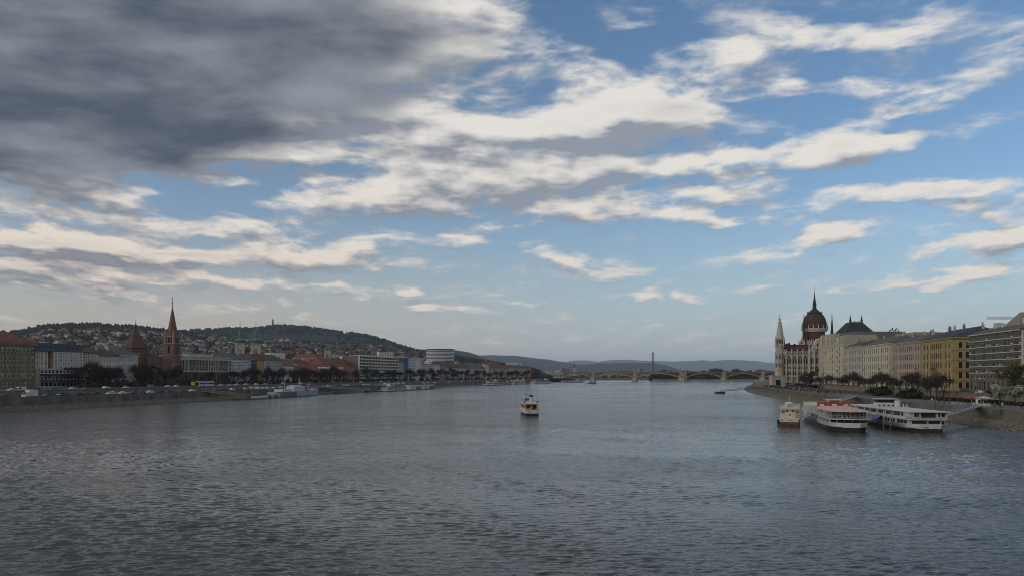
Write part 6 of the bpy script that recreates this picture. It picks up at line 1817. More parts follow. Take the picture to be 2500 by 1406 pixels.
for k in range(9):
    yy = -4.0 + k; xx = 3.3 + (0 if abs(yy) < 2 else (abs(yy) - 2) ** 2 * .5); post(b2_, xx - .15, yy, 3.25, 4.9, .06)
for k in range(7): post(b2_, 6.5 + k * 1.7, 4.2, 3.25, 4.9, .06)
slab(b2_, 17, 27, -4.0, 4.0, 3.26, 4.95, white_paint, 'upper_cabin')
for i in range(6): pane(b2_, 18 + i * 1.5, 4.0, 3.8, 1.0, .8, 'p')
b = MB(); n = 10
pr = [(1.2, -3.4), (.5, 0), (1.2, 3.4), (4.5, 4.9), (27, 4.9), (27, -4.9), (4.5, -4.9)]
b.prism(pr, 4.92, 5.05); b.prism(pr, 5.05, 5.5, [(4, -2.2), (3.6, 0), (4, 2.2), (6, 3.0), (26, 3.0), (26, -3.0), (6, -3.0)]); b.build('awning_roof', sand_roof, b2_)
b = MB(); b.box(27.5, 27.7, -4.2, 4.2, 6.25, 6.5); b.box(27.5, 27.7, -4.2, 4.2, 4.95, 5.1)
for k in range(6): yy = -4.2 + 8.2 * k / 5; b.box(27.5, 27.72, yy, yy + .2, 4.95, 6.5)
b.box(27.55, 27.6, -4, 4, 5.3, 6.2); bf = b.build('banner_frame', red_p, b2_)
for k in (-3.2, -.2, 3.0): b = MB(); b.box(27.40, 27.49, k - .6, k + .6, 5.25, 5.95); b.build('banner_panel', white_paint, bf)
slab(b2_, 38, 41, -3.6, -.2, 3.26, 6.7, white_paint, 'wheelhouse'); slab(b2_, 37.6, 41.4, -3.9, .1, 6.71, 6.9, white_paint, 'wheelhouse_roof')
pane(b2_, 38, -1.9, 5.5, 2.6, .9, 'a'); pane(b2_, 39.5, -.2, 5.5, 2.2, .9, 'p')
b = MB(); b.prism([(45, -1.2), (54, -1.2), (54, 4.7), (45, 4.7)], 5.0, 5.45, [(47, .8), (52, .8), (52, 2.6), (47, 2.6)]); b.build('stern_awning', tan_canvas, b2_)
for xx in (45.2, 53.8):
    for yy in (-1, 4.5): post(b2_, xx, yy, 3.25, 5.0)
slab(b2_, 55.5, 56.2, -3.5, 4.2, 3.26, 5.6, white_paint, 'end_screen')
for q in range(9): xx = 30 + q * 1.6; slab(b2_, xx, xx + .9, 2.2, 3.1, 3.26, 4.0, (dark_metal, tan_canvas, white_paint)[q % 3], 'deck_table')
b = MB()
for q in range(10):
    if q == 5: continue
    yy = 1.2 - q * .22; b.box(.22, .26, yy - .16, yy, 1.5, 1.64)
b.build('name_lettering', dark_metal, b2_)
b = MB(); b.ring(9, -1, [(.05, 5.4), (.05, 6.3)], 4); b.ring(9, -1, [(.45, 5.4), (.5, 5.75)], 6); b.build('roof_vent', tan_canvas, b2_)

# long white boat with the full length flat roof
b3 = boat('restaurant_boat', 'long white two deck restaurant boat with a full length pale roof at the quay end', 101.5, 188.5, .12, .993)
hull(b3, 56, 9.4, 2.0, [(-.6, .8, mat('dark_hull_olive', (.022, .024, .02), .4, .2), 'hull'), (.8, 1.8, white_paint, 'bulwark')], .25, .3, stern=.55, bow=.3, bow_len=.25, stern_len=.1, flare=.14)
slab(b3, 1, 50, -4.3, 4.3, 1.0, 1.1, grey_metal, 'main_deck', 1.5)
slab(b3, 2.2, 48, -4.2, 4.2, 1.1, 2.9, white_paint, 'deckhouse')
for i in range(7): pane(b3, 12.5 + i * 1.9, 4.2, 1.7, 1.45, .95, 'p')
for i in range(3): pane(b3, 4.5 + i * 2.3, 4.2, 1.6, 2.1, 1.15, 'p', m=black_paint)
pane(b3, 2.2, 1.9, 1.6, 3.4, 1.15, 'a', m=black_paint); pane(b3, 2.2, -1.6, 1.6, 2.7, 1.15, 'a', m=black_paint); pane(b3, 2.2, -3.6, 1.6, .6, 1.0, 'a')
slab(b3, .8, 52, -4.7, 4.7, 2.95, 3.12, white_paint, 'upper_deck', 1.2)
slab(b3, 1.6, 44, -4.45, 4.45, 3.13, 4.85, white_paint, 'upper_cabin')
for i, (x, w) in enumerate(((6.0, 1.6), (9.6, 4.6), (15, 5), (20.8, 5.2), (26.6, 5), (32, 4.6), (37.5, 5))): pane(b3, x, 4.45, 3.75, w, .95, 'p', m=black_paint)
pane(b3, 1.6, 0.0, 3.5, 3.4, 1.2, 'a', m=black_paint)
for yy in (2.9, 2.35, -2.5, -3.4): pane(b3, 1.6, yy, 3.7, .45 if abs(yy) < 2.6 else .75, .95, 'a')
rail(b3, [(3, 4.65), (.95, 4.3), (.95, -4.3), (3, -4.65)], 3.12, .6, grey_metal, .5)
b = MB(); b.prism([(.4, -4.9), (48, -4.9), (48, 4.9), (.4, 4.9)], 4.86, 5.0); b.prism([(.4, -4.9), (48, -4.9), (48, 4.9), (.4, 4.9)], 5.0, 5.2, [(2, -3), (47, -3), (47, 3), (2, 3)]); b.build('roof', pale_roof, b3)
for xx in (4, 12.2, 18, 24, 30, 36): post(b3, xx, 4.75, 3.12, 4.86, .06)
slab(b3, 28, 31, -1.6, 3.2, 5.0, 6.3, white_paint, 'wheelhouse'); slab(b3, 28.01, 30.9, -1.5, 3.1, 6.31, 7.2, glass, 'wheelhouse_glazing'); slab(b3, 27.6, 31.4, -2.3, 3.4, 7.21, 7.35, white_paint, 'wheelhouse_roof')
b = MB(); b.ring(26.5, -1.6, [(.75, 5.0), (.7, 6.6), (.85, 6.65), (.8, 6.9)], 10); b.build('funnel', white_paint, b3)
for k in range(4): pane(b3, 28, -1.0 + k * 1.2, 5.3, .45, .4, 'a')
b = MB(); b.tube((24, -2.4, 5.0), (24.3, -2.4, 6.0), .25, .1); b.tube((24, -3.2, 5.0), (24.3, -3.2, 5.9), .25, .1); b.build('cowl_vent', white_paint, b3)
b = MB(); b.add(((20, 4.5, 3.3), (24.5, 4.5, 3.3), (25.5, 6.2, 2.2), (20, 6.2, 2.2), (20, 4.5, 3.2), (24.5, 4.5, 3.2), (25.5, 6.2, 2.1), (20, 6.2, 2.1)), ((0, 1, 2, 3), (7, 6, 5, 4), (0, 3, 7, 4), (1, 5, 6, 2), (3, 2, 6, 7))); b.build('blue_awning', blue_tarp, b3)
lifering(b3, 12.0, 4.75, 1.2, 'p')
for yy, z0 in ((4.9, 4.6), (4.95, 4.3)): post(b3, 17 if z0 > 4.5 else 12, yy + .3, -.4, z0, .09, name='mooring_post')
bo = MB()
for r_, n in ((1.45, 8), (1.12, 9)):
    for q in range(n):
        if q in (3, 6) and r_ < 1.3: continue
        yy = -2.2 - q * .2; bo.box(-.06, -.015, yy - .14, yy, r_, r_ + .13)
bo.build('name_lettering', dark_metal, b3)
b = MB(); P = [(0, 2.9, 1.65), (0, 2.5, 1.3), (0, 1.9, 1.35), (0, 1.3, 1.15)]
for p, q in zip(P, P[1:]): b.tube((-.03, p[1], p[2]), (-.03, q[1], q[2]), .05, .08, 4)
b.add([(-.05, 1.0 + math.cos(2 * math.pi * k / 12) * .55, 1.2 + math.sin(2 * math.pi * k / 12) * .26) for k in range(12)], [list(range(12))]); b.build('painted_emblem', mat('emblem_olive', (.28, .27, .05), .6, .2, 4), b3)

# grey museum gunboat on the hill side
gs = mat('warship_grey', (.30, .34, .37), .6, .15, .2); gs2 = mat('warship_pale', (.48, .48, .47), .6, .1, .3); gsd = mat('warship_slate', (.095, .115, .13), .6, .2, .2)
gb = boat('gunboat', 'long pale grey former warship with white superstructure moored along the stone slope', -147.5, 478, .165, .986, cat='ship')
hull(gb, 69, 8.4, 3.4, [(-.6, .35, black_paint, 'waterline_band'), (.35, 3.3, gs, 'hull')], .2, 1.2, stern=.7, bow_len=.34, stern_len=.06)
slab(gb, 2, 26, -4.22, -3.9, .4, 3.2, gsd, 'dark_side_patch'); slab(gb, 1, 60, -3.4, 3.4, 3.3, 3.4, gsd, 'deck')  # darker patch over the after third of the hull side; slate deck
slab(gb, 8, 22, -2.6, 2.6, 3.4, 5.0, gs2, 'after_house'); slab(gb, 25, 42, -2.8, 2.8, 3.4, 6.6, gs2, 'main_house'); slab(gb, 29, 38, -2.2, 2.2, 6.61, 7.2, gs2, 'upper_house')
for i in range(8): pane(gb, 26.5 + i * 2, -2.8, 4.9, .8, .6, 's', frame=gs2)
for i in range(5): pane(gb, 10 + i * 2.4, -2.6, 4.1, .7, .5, 's', frame=gs2)
for i in range(12): b = MB(); x = 40 + i * 1.9; b.add([(x + math.cos(2 * math.pi * k / 8) * .2, -4.24 + max(0, (x - 50) * .1), 2.3 + math.sin(2 * math.pi * k / 8) * .2) for k in range(8)], [list(range(8))]); b.build('porthole', black_paint, gb)
slab(gb, 45, 52, -1.8, 1.8, 3.4, 7.6, black_paint, 'bridge_house'); slab(gb, 44.5, 52.5, -2.2, 2.2, 7.61, 7.8, gsd, 'bridge_roof')
b = MB(); b.box(44.6, 50.6, -2.5, -2.4, 3.9, 8.0); bn_ = b.build('banner', white_paint, gb)
b = MB()
for k in range(5): b.box(44.8 + k * 1.2, 45.4 + k * 1.2, -2.55, -2.502, 4.1, 7.8)
b.build('red_stripe', mat('faded_red', (.45, .08, .08), .7, .1), bn_)
for x, z, w in ((17, 13.5, 1.6), (39, 12.5, 2.2), (53.5, 10, 1.2)): b = MB(); b.tube((x, 0, 3.4), (x, 0, z), .14, .07); b.tube((x - w, 0, z - 2), (x + w, 0, z - 2), .06); b.tube((x, 0, z - .5), (x - 5, 0, 5), .03, n=3); b.build('mast', gs2, gb)
b = MB(); b.tube((60, 0, 3.7), (60, 0, 5.0), 1.1, .9, 8); b.tube((60, 0, 4.6), (64, 0, 5.2), .14); b.build('gun_turret', gs, gb)
rail(gb, [(2, -3.3), (58, -3.2)], 3.4, .9, gs2, 2.2)

# left bank pontoons and gangways
def gangway(name, label, p, q, w, hgt, m, cat='gangway', truss=True):
    t = thing(name, label, cat, p)
    d = Vector(q) - Vector(p); hd = Vector((d.x, d.y, 0)).normalized(); s = Vector((-hd.y, hd.x, 0)) * w / 2
    b = MB(); up = Vector((0, 0, .18))
    z = Vector((0, 0, 0))
    b.add([z - s, z + s, d + s, d - s, z - s + up, z + s + up, d + s + up, d - s + up], [(0, 3, 2, 1), (4, 5, 6, 7), (0, 1, 5, 4), (1, 2, 6, 5), (2, 3, 7, 6), (3, 0, 4, 7)]); b.build('walkway', m, t)
    n = max(5, int(d.length / 2.4))
    for sg in (-1, 1):
        b = MB(); o = s * sg; H_ = Vector((0, 0, hgt))
        b.tube(o + H_, d + o + H_, .08, n=4); b.tube(o + up, d + o + up, .1, n=4)
        for k in range(n + 1):
            a = d * (k / n) + o
            b.tube(a, a + H_, .05, n=4)
            if truss and k < n: c = d * ((k + 1) / n) + o; b.tube(a + (H_ if k % 2 else z), c + (z if k % 2 else H_), .05, n=4)
        b.build('truss', m, t)
    return t
def wl(d, off): p = offset_pt(WLs, d, off, -1); return p.x, p.y
def wr(d, off): p = offset_pt(WRs, d, off, 1); return p.x, p.y
pale_m = mat('pale_steel', (.30, .29, .265), .6, .1)
x, y = wl(425, 7.5); x2, y2 = wl(445, -6)
gangway('gangway', 'pale lattice gangway sloping from the quay to the white pontoon left of the warship', (x, y, 4.9), (x2, y2, 1.8), 2.0, 1.3, pale_m)
pt = boat('pontoon', 'low white pontoon with brown cabin moored left of the grey warship', *wl(440, -9), .165, .986)
slab(pt, -8, 40, -3, 3, -.4, .6, black_paint, 'float'); slab(pt, 2, 22, -3.05, -2.9, .6, 2.0, white_paint, 'side_panel'); slab(pt, 7, 20, -1.5, 2.5, .6, 3.2, mat('brown_cabin', (.10, .05, .035), .7, .2), 'cabin')
slab(pt, 22.1, 42, -3.06, 3, .61, 2.0, gsd, 'dark_barge')
for i, xx in enumerate((28, 36)): slab(pt, xx - 2, xx + 2, -3.2, -3.07, 1.6, 2.4, white_paint, 'white_panel'); b = MB(); b.add([(xx + math.cos(2 * math.pi * k / 12) * .7, -3.09, 1.0 + math.sin(2 * math.pi * k / 12) * .7) for k in range(12)], [list(range(12))]); b.build('white_disc', white_paint, pt)
rail(pt, [(21, -2.8), (41, -2.8)], 2.0, .9, grey_metal, 2)
post(pt, 10, 0, 3.2, 5, .06)
x, y = wl(585, 7.5); x2, y2 = wl(575, -5)
pb_ = gangway('gangway', 'blue gangway down the slope beyond the warship\'s bow', (*wl(543, 7.5), 4.9), (*wl(575, -3), .9), 1.8, 1.2, mat('blue_steel', (.06, .12, .19), .6, .15))
for d_, L_, lab in ((572, 14, 'small dark landing float under the blue gangway'), (628, 32, 'long black landing float at the foot of the pale gangway')):
    t = boat('landing_float', lab, *wl(d_, -6), .2, .98); slab(t, 0, L_, -2.6, 2.6, -.4, .9, black_paint, 'float'); rail(t, [(0, -2.4), (L_, -2.4)], .9, 1.0, dark_metal, 2)
    slab(t, L_ * .3, L_ * .6, -1, 1, .9, 1.5, dark_metal, 'deck_box')
gangway('gangway', 'long pale gangway crossing the grass slope to the black float', (*wl(560, 7.5), 4.9), (*wl(640, -5), 1.2), 2.2, 1.2, pale_m)
rb = boat('house_boat', 'weathered two deck houseboat with dark windows near the white pontoon', *wl(655, -9), .26, .965)
hull(rb, 46, 8, 1.6, [(-.5, .4, black_paint, 'hull'), (.4, 1.3, gs2, 'bulwark')], .1, .3, stern=.8, bow_len=.2)
slab(rb, 3, 42, -3.2, 3.2, 1.3, 4.0, mat('houseboat_grey', (.26, .26, .25), .7, .2, .4), 'deckhouse'); slab(rb, 2, 43, -3.6, 3.6, 4.01, 4.2, gsd, 'roof'); slab(rb, 10, 18, -1.6, 1.6, 4.21, 6.6, white_paint, 'wheelhouse')
for i in range(12): pane(rb, 5 + i * 3.1, -3.2, 2.2, 1.8, 1.2, 's', m=glass if i % 3 else white_paint, frame=gs2)
pane(rb, 14, -1.6, 5.2, 5, .9, 's')
post(rb, 12, 0, 6.6, 9, .06)
wp_ = boat('pontoon', 'white boxy pontoon hall with dark openings beside the weathered houseboat', *wl(712, -9), .27, .963)
slab(wp_, -2, 64, -4, 4, -.5, .7, black_paint, 'float'); slab(wp_, 0, 60, -3, 3, .71, 4.0, white_paint, 'hall'); slab(wp_, -.5, 60.5, -3.5, 3.5, 4.01, 4.4, white_paint, 'roof')
for xx, w in ((20, 12), (37, 1.2), (39.5, 1.2), (53, 12)): pane(wp_, xx, -3, .9, w, 2.0, 's')
gangway('gangway', 'pale covered ramp down to the white pontoon hall', (*wl(680, 7.5), 4.9), (*wl(715, -5), 2.2), 2.4, 1.0, white_paint, truss=False)

def river_boat(label, d, off, L, B_, decks, m_hull, m_top, accent=None, group=None, name='river_boat', xy=None, u=None):
    if xy is None:
        p = offset_pt(WLs, d, off, -1); q = offset_pt(WLs, d + 20, off, -1); u = Vector((q.x - p.x, q.y - p.y)).normalized(); xy = (p.x, p.y)
    t = boat(name, label, xy[0], xy[1], u[0], u[1], group=group)
    hull(t, L, B_, 1.6, [(-.5, .6, m_hull, 'hull'), (.6, 1.5, m_top, 'bulwark')], .1, .6, stern=.75, bow_len=.25)
    z = 1.4
    for k in range(decks):
        x0, x1 = 2 + k * 2.5, L * (.86 - .1 * k)
        slab(t, x0, x1, -B_ * .4, B_ * .4, z, z + 2.2, m_top, 'cabin'); slab(t, x0 - .4, x1 + .4, -B_ * .45, B_ * .45, z + 2.201, z + 2.36, m_top, 'roof')
        n = max(2, int((x1 - x0) / 6)); w = (x1 - x0) / n
        for i in range(n): pane(t, x0 + w * (i + .5), -B_ * .4, z + .7, w * .82, 1.1, 's', frame=m_top)
        pane(t, x0, 0, z + .7, B_ * .6, 1.1, 'a', frame=m_top)
        z += 2.37
    if accent: slab(t, 1, L * .6, -B_ * .52, -B_ * .5, .7, 1.4, accent, 'side_stripe')
    slab(t, L * .62, L * .72, -1.2, 1.2, z, z + 1.8, m_top, 'wheelhouse'); post(t, L * .6, 0, z, z + 3.5, .08)
    return t
navy = mat('navy_blue_paint', (.03, .04, .10), .5, .1)
river_boat('small dark blue workboat at the left end of the far mooring', 1005, -12, 26, 6, 1, navy, white_paint, None, 'boats moored along the far bank')
river_boat('white motor yacht in the far moored row', 1035, -12, 32, 7, 2, navy, white_paint, None, 'boats moored along the far bank')
river_boat('rusty red barge in the middle of the far moored row', 1076, -12, 44, 8, 1, rust_red, mat('faded_pink', (.42, .26, .22), .7, .2), None, 'boats moored along the far bank')
river_boat('white and navy excursion boat at the right of the far moored row', 1120, -13, 36, 7, 2, white_paint, white_paint, navy, 'boats moored along the far bank')
river_boat('second white excursion boat ending the far moored row', 1150, -13, 34, 7, 2, white_paint, white_paint, None, 'boats moored along the far bank')
river_boat('large white cruise ship with dark glazed middle near the bridge abutment', 0, 0, 56, 10, 2, white_paint, white_paint, None, None, 'cruise_ship', xy=(bpt(1299, 1235), 1235), u=(.62, .785))
river_boat('low grey barge moored right of the cruise ship', 0, 0, 60, 9, 1, grey_metal, gs2, None, None, 'barge', xy=(bpt(1372, 1420), 1420), u=(.75, .66))
river_boat('small white launch with black hull under the first bridge arch', 0, 0, 17, 6, 1, black_paint, white_paint, None, None, 'launch', xy=(bpt(1434, 1235), 1235), u=(.9, .43))

# right bank: gangways, steps, quay cafe
t = gangway('gangway', 'long thin gangway from the promenade tip down to a small float', (*wr(560, 7.5), 4.6), (bpt(1760, 590), 590, 1.3), 2.0, 1.2, mat('dark_steel', (.06, .06, .065), .6, .2))
t = boat('landing_float', 'small black float at the outer end of the promenade gangway', bpt(1747, 588), 588, 1, 0); slab(t, 0, 6.5, -3, 3, -.4, 1.2, black_paint, 'float'); rail(t, [(0, -2.8), (6.4, -2.8)], 1.2, 1.1, dark_metal, 1.5)
gangway('gangway', 'broad gangway from the long white boat up to the quay cafe', (bpt(2287, 196), 196, 3.0), (*wr(229, 9), 4.8), 2.2, 1.1, grey_metal)
gangway('gangway', 'ramp from the pink roofed boat up to the promenade', (bpt(2030, 262), 262, 4.2), (*wr(330, 9), 4.8), 2.4, 1.1, pale_m)
t = boat('mooring_boom', 'single steel boom from the quay wall to the long boat', *wr(228, 6.5), 0, 1); 
b = MB(); b.tube((0, 0, 2.6), (bpt(2298, 191) - wr(228, 6.5)[0], 191 - wr(228, 6.5)[1], 1.6), .1); b.build('beam', pale_m, t)
fx, fy = wr(235, 10)
fn = thing('fence', 'white railing round the quay cafe terrace by the gangway', 'fence', (fx, fy, 4.58), math.atan2(-1, .12)); rail(fn, [(-9, 0), (-3, 0)], 0, 1.1, white_paint, .6); rail(fn, [(0, 0), (8, 0)], 0, 1.1, white_paint, .6)
for k in range(5): slab(fn, .4 + k * 1.5, 1.5 + k * 1.5, -.03, -.01, .25, .95, white_paint, 'panel')
pz_ = thing('parasol', 'red and white cafe parasol on the quay', 'parasol', (*wr(243, 14), 4.58))
b = MB(); b.tube((0, 0, 0), (0, 0, 2.9), .05); b.build('pole', white_paint, pz_)
b = MB(); b.prism([(-1.7, -1.7), (1.7, -1.7), (1.7, 1.7), (-1.7, 1.7)], 2.2, 2.9, [(-.1, -.1), (.1, -.1), (.1, .1), (-.1, .1)]); b.build('canopy', red_p, pz_)
pz2 = thing('parasol', 'plain white cafe parasol right of the red one', 'parasol', (*wr(238, 15), 4.58))
b = MB(); b.tube((0, 0, 0), (0, 0, 2.9), .05); b.build('pole', white_paint, pz2); b = MB(); b.prism([(-1.9, -1.9), (1.9, -1.9), (1.9, 1.9), (-1.9, 1.9)], 2.3, 2.9, [(-.1, -.1), (.1, -.1), (.1, .1), (-.1, .1)]); b.build('canopy', white_paint, pz2)
kx_ = thing('kiosk', 'narrow white ticket booth at the head of the gangway', 'kiosk', (*wr(233, 11), 4.58)); slab(kx_, -.5, .5, -.5, .5, 0, 2.4, white_paint, 'booth'); slab(kx_, -.7, .7, -.7, .7, 2.41, 2.5, grey_metal, 'roof'); slab(kx_, -.35, .35, -.53, -.505, 1.1, 2.0, glass, 'window')

# tower crane with its jib over the roofs
D = 520.0; cz_ = lambda y: zpx(y, D) - ZR
cr_ = thing('tower_crane', 'construction crane whose pale pink lattice jib reaches in over the grey flats', 'crane', ((2590 - 1250) / 1900 * D, D, ZR))
b = MB()
for s, u in ((-1, -1), (1, -1), (1, 1), (-1, 1)): b.tube((s * .9, u * .9, 0), (s * .9, u * .9, cz_(768)), .12, n=4)
for k in range(24):
    z0 = cz_(768) * k / 24; z1 = cz_(768) * (k + 1) / 24; b.tube((-.9, -.9, z0), (.9, -.9, z1), .07, n=3); b.tube((.9, .9, z0), (-.9, .9, z1), .07, n=3)
b.build('mast', mat('crane_paint', (.42, .22, .24), .6, .1), cr_)
jl = (2409 - 2590) / 1900 * D; zj = cz_(778)
b = MB()
for (yy, zz) in ((-.6, zj), (.6, zj), (0, zj + 1.35)): b.tube((14, yy, zz), (jl, yy, zz), .17, n=4)
n = 36
for k in range(n):
    x0 = 14 + (jl - 14) * k / n; x1 = 14 + (jl - 14) * (k + .5) / n; x2 = 14 + (jl - 14) * (k + 1) / n
    for yy in (-.6, .6): b.tube((x0, yy, zj), (x1, 0, zj + 1.35), .10, n=3); b.tube((x1, 0, zj + 1.35), (x2, yy, zj), .10, n=3)
b.build('jib', mat('crane_pale', (.52, .38, .38), .6, .1), cr_)
slab(cr_, 9, 14, -1, 1, zj - 2.5, zj - .2, grey_metal, 'counterweight'); slab(cr_, -1.2, 1.2, -1.2, 1.2, zj - 2.2, zj - .3, white_paint, 'cab')

# ------------------------------------------------------------------ lamp posts
def lamp(h, kind):
    b = MB(); b.ring(0, 0, [(.18, 0), (.16, .9), (.09, 1.0), (.06, h)], 6)
    if kind == 'double':
        for s in (-1, 1): b.tube((0, 0, h - .3), (s * .8, 0, h), .045, n=4)
    else: b.tube((0, 0, h - .2), (1.3, 0, h + .25), .045, n=4)
    hd = MB()
    for s in ((-1, 1) if kind == 'double' else (1,)): hd.ring(s * (.8 if kind == 'double' else 1.4), 0, [(.12, h - .1), (.24, h + .05), (.2, h + .35), (.05, h + .45)], 6)
    return b.mesh('pole', dark_metal), hd.mesh('lamp_head', mat('lamp_glass', (.35, .34, .3), .3, .1))
LP = {k: lamp(h, k) for k, h in (('double', 8.0), ('single', 10.0))}
def put_lamp(kind, x, y, z, label, group, rz=0.0):
    t = thing('street_lamp', label, 'street lamp', (x, y, z), rz, group); put('pole', LP[kind][0], t); put('lamp_head', LP[kind][1], t)
for k in range(26):
    x, y = wl(310 + k * 27, 27); put_lamp('single', x, y, 6.7, 'dark single armed street lamp along the upper hill bank road', 'street lamps along the hill bank', R(60))
for px, D, lab in ((2319, 268, 'dark street lamp before the yellow palace'), (2386, 262, 'left one of two lamps before the grey flats'), (2398, 255, 'right one of two lamps before the grey flats'), (2125, 390, 'dark street lamp before the ivory palace'), (2181, 372, 'dark street lamp between ivory and pink palace'), (2043, 500, 'dark street lamp before the corner house'), (1940, 560, 'slim lamp before the parliament wall'), (1968, 548, 'slim lamp by the parliament gable')):
    put_lamp('double', bpt(px, D), D, 4.6, lab, 'street lamps along the parliament bank', R(20))
for k in range(11):
    x, y = wr(560 + k * 16, 9.5); b = MB()
    t = thing('bollard_post', 'thin upright post along the far promenade edge', 'post', (x, y, 4.55), 0, 'thin posts along the far promenade'); bb = MB(); bb.tube((0, 0, 0), (0, 0, 5.5), .09); bb.build('shaft', pale_m, t)

# ------------------------------------------------------------------ cars
def car_parts(kind):
    L, Wd, H = {'hatch': (4.0, 1.75, 1.48), 'saloon': (4.5, 1.8, 1.42), 'van': (5.0, 1.95, 2.0), 'estate': (4.6, 1.8, 1.55)}[kind]
    prof = {'hatch': [(0, .35), (.0, .75), (.06, .95), (.12, 1.42), (.62, 1.46), (.78, 1.0), (.97, .85), (1, .6), (1, .35)],
            'saloon': [(0, .35), (0, .8), (.03, .95), (.18, 1.0), (.30, 1.38), (.60, 1.42), (.75, .98), (.97, .85), (1, .6), (1, .35)],
            'van': [(0, .4), (0, 1.0), (.01, 1.9), (.05, 2.0), (.72, 2.0), (.86, 1.25), (.98, 1.0), (1, .7), (1, .4)],
            'estate': [(0, .35), (0, .8), (.02, 1.0), (.08, 1.5), (.62, 1.54), (.77, 1.0), (.97, .86), (1, .6), (1, .35)]}[kind]
    b = MB(); n = len(prof); P = []
    for s in (-1, 1):
        for (u, z) in prof:
            t = .0 if z < 1.0 else min(1, (z - 1.0) / .45); P.append(((u - .5) * L, s * Wd / 2 * (1 - .14 * t), z))
    b.add(P, [list(range(n - 1, -1, -1)), list(range(n, 2 * n))] + [[i, (i + 1) % n, n + (i + 1) % n, n + i] for i in range(n)])
    body = b
    g_ = MB(); zb, zt = (1.02, H - .12); top = [p for p in prof if p[1] > 1.3]; u0, u1 = top[0][0], top[-1][0]
    if kind == 'van': u0 = .52
    for s in (-1, 1):
        y0 = s * (Wd / 2 - .0) * .985; y1 = s * Wd / 2 * .87
        q = [((u0 - .5) * L - (.1 if kind != 'van' else 0), y0 + s * .02, zb), ((u1 + .12 - .5) * L, y0 + s * .02, zb), ((u1 - .5) * L, y1 + s * .03, zt), ((u0 - .5) * L + .05, y1 + s * .03, zt)]
        g_.add(q, [(0, 1, 2, 3)])
    uw, zw = [p for p in prof if .9 < p[1] <= 1.26 and p[0] > .5][0]
    g_.add([((u1 - .5) * L + .06, -Wd * .4, zt), ((u1 - .5) * L + .06, Wd * .4, zt), ((uw - .5) * L + .02, Wd * .45, zw + .08), ((uw - .5) * L + .02, -Wd * .45, zw + .08)], [(0, 1, 2, 3)])
    w = MB(); w.tube((0, -.1, 0), (0, .1, 0), .32, n=10)
    return body, g_, w, L, Wd
CK = {}
for k in ('hatch', 'saloon', 'van', 'estate'):
    bd, g_, w, L, Wd = car_parts(k)
    CK[k] = (bd, g_.mesh('window', glass), w.mesh('wheel', rubber), L, Wd, {})
PAINT = {'white': (.48, .48, .46), 'silver': (.36, .37, .38), 'black': (.02, .02, .022), 'dark grey': (.07, .075, .08), 'dark red': (.16, .02, .02), 'dark blue': (.03, .045, .10), 'yellow': (.55, .36, .03), 'beige': (.34, .30, .22)}
def car(kind, col, x, y, z, rz, label, group, full=True):
    bd, gm, wm_, L, Wd, cache = CK[kind]
    if col not in cache: cache[col] = bd.mesh('body', mat('car_' + col.replace(' ', '_'), PAINT[col], .3, .04, spec=.6))
    t = thing('parked_car' if 'parked' in label else 'car', label, 'car', (x, y, z), rz, group)
    put('body', cache[col], t); put('window', gm, t)
    if full:
        for sx in (-.31, .31):
            for sy in (-1, 1): put('wheel', wm_, t, (sx * L, sy * (Wd / 2 - .1), .32))
    return t
def bank_dir(tab, d, off, side):
    p, q = offset_pt(tab, d, off, side), offset_pt(tab, d + 10, off, side); return math.atan2(q.y - p.y, q.x - p.x)
KN = {'hatch': 'hatchback', 'saloon': 'saloon car', 'van': 'van', 'estate': 'estate car'}
def bank_car(tab, side, d, off, z, kind, col, where, group, flip=False, full=True, label=None):
    p = offset_pt(tab, d, off, side)
    return car(kind, col, p.x, p.y, z, bank_dir(tab, d, off, side) + (math.pi if flip else 0), label or '%s %s %s' % (col, KN[kind], where), group, full)
def d_of(px, off):      # distance along the left bank at which a line 'off' metres inland meets picture column px
    best = min((abs(offset_pt(WLs, d, off, -1).x / offset_pt(WLs, d, off, -1).y - (px - 1250) / 1900), d) for d in range(250, 1500, 2)); return best[1]
# lower road, near to far, as in the picture
for px, kind, col, off, lab in ((8, 'estate', 'dark grey', 12, None), (112, 'hatch', 'dark grey', 12, None), (155, 'van', 'black', 12, None), (188, 'saloon', 'black', 13, None), (208, 'saloon', 'dark red', 13, None), (230, 'hatch', 'black', 13, None),
                           (271, 'saloon', 'white', 12, None), (276, 'estate', 'yellow', 17, 'yellow taxi beside a white car on the lower road'), (303, 'saloon', 'white', 12, None), (322, 'hatch', 'dark grey', 13, None), (343, 'saloon', 'dark blue', 13, None), (365, 'estate', 'white', 13, None), (391, 'hatch', 'black', 13, None), (415, 'saloon', 'dark blue', 14, None), (441, 'hatch', 'dark grey', 14, None), (469, 'saloon', 'white', 13, None), (489, 'hatch', 'black', 13, None)):
    near = 'below the hotel' if px < 243 else 'below the two old houses' if px < 335 else 'below the brick church' if px < 435 else 'below the grey palace'
    bank_car(WLs, -1, d_of(px, off), off, 4.7, kind, col, 'driving on the lower road ' + near, 'cars on the lower road', True, label=lab)
CL = ['white', 'silver', 'black', 'dark grey', 'black', 'silver', 'dark red', 'dark blue', 'beige', 'dark grey']
for k in range(62):
    px = 505 + (1290 - 505) * (k / 62) ** .9 + R2.uniform(-2, 2); off = R2.choice((10, 13, 14, 20, 21))
    near = 'below the grey palace' if px < 563 else 'below the coloured flats' if px < 690 else 'below the red roofed houses' if px < 757 else 'below the red brick block' if px < 893 else 'below the concrete slab of flats' if px < 985 else 'on the far embankment'
    kind = R2.choice(('hatch', 'saloon', 'estate', 'hatch', 'van')); col = R2.choice(CL)
    bank_car(WLs, -1, d_of(px, off), off, 4.68, kind, col, 'parked on the lower road ' + near, 'cars on the lower road', full=px < 720)
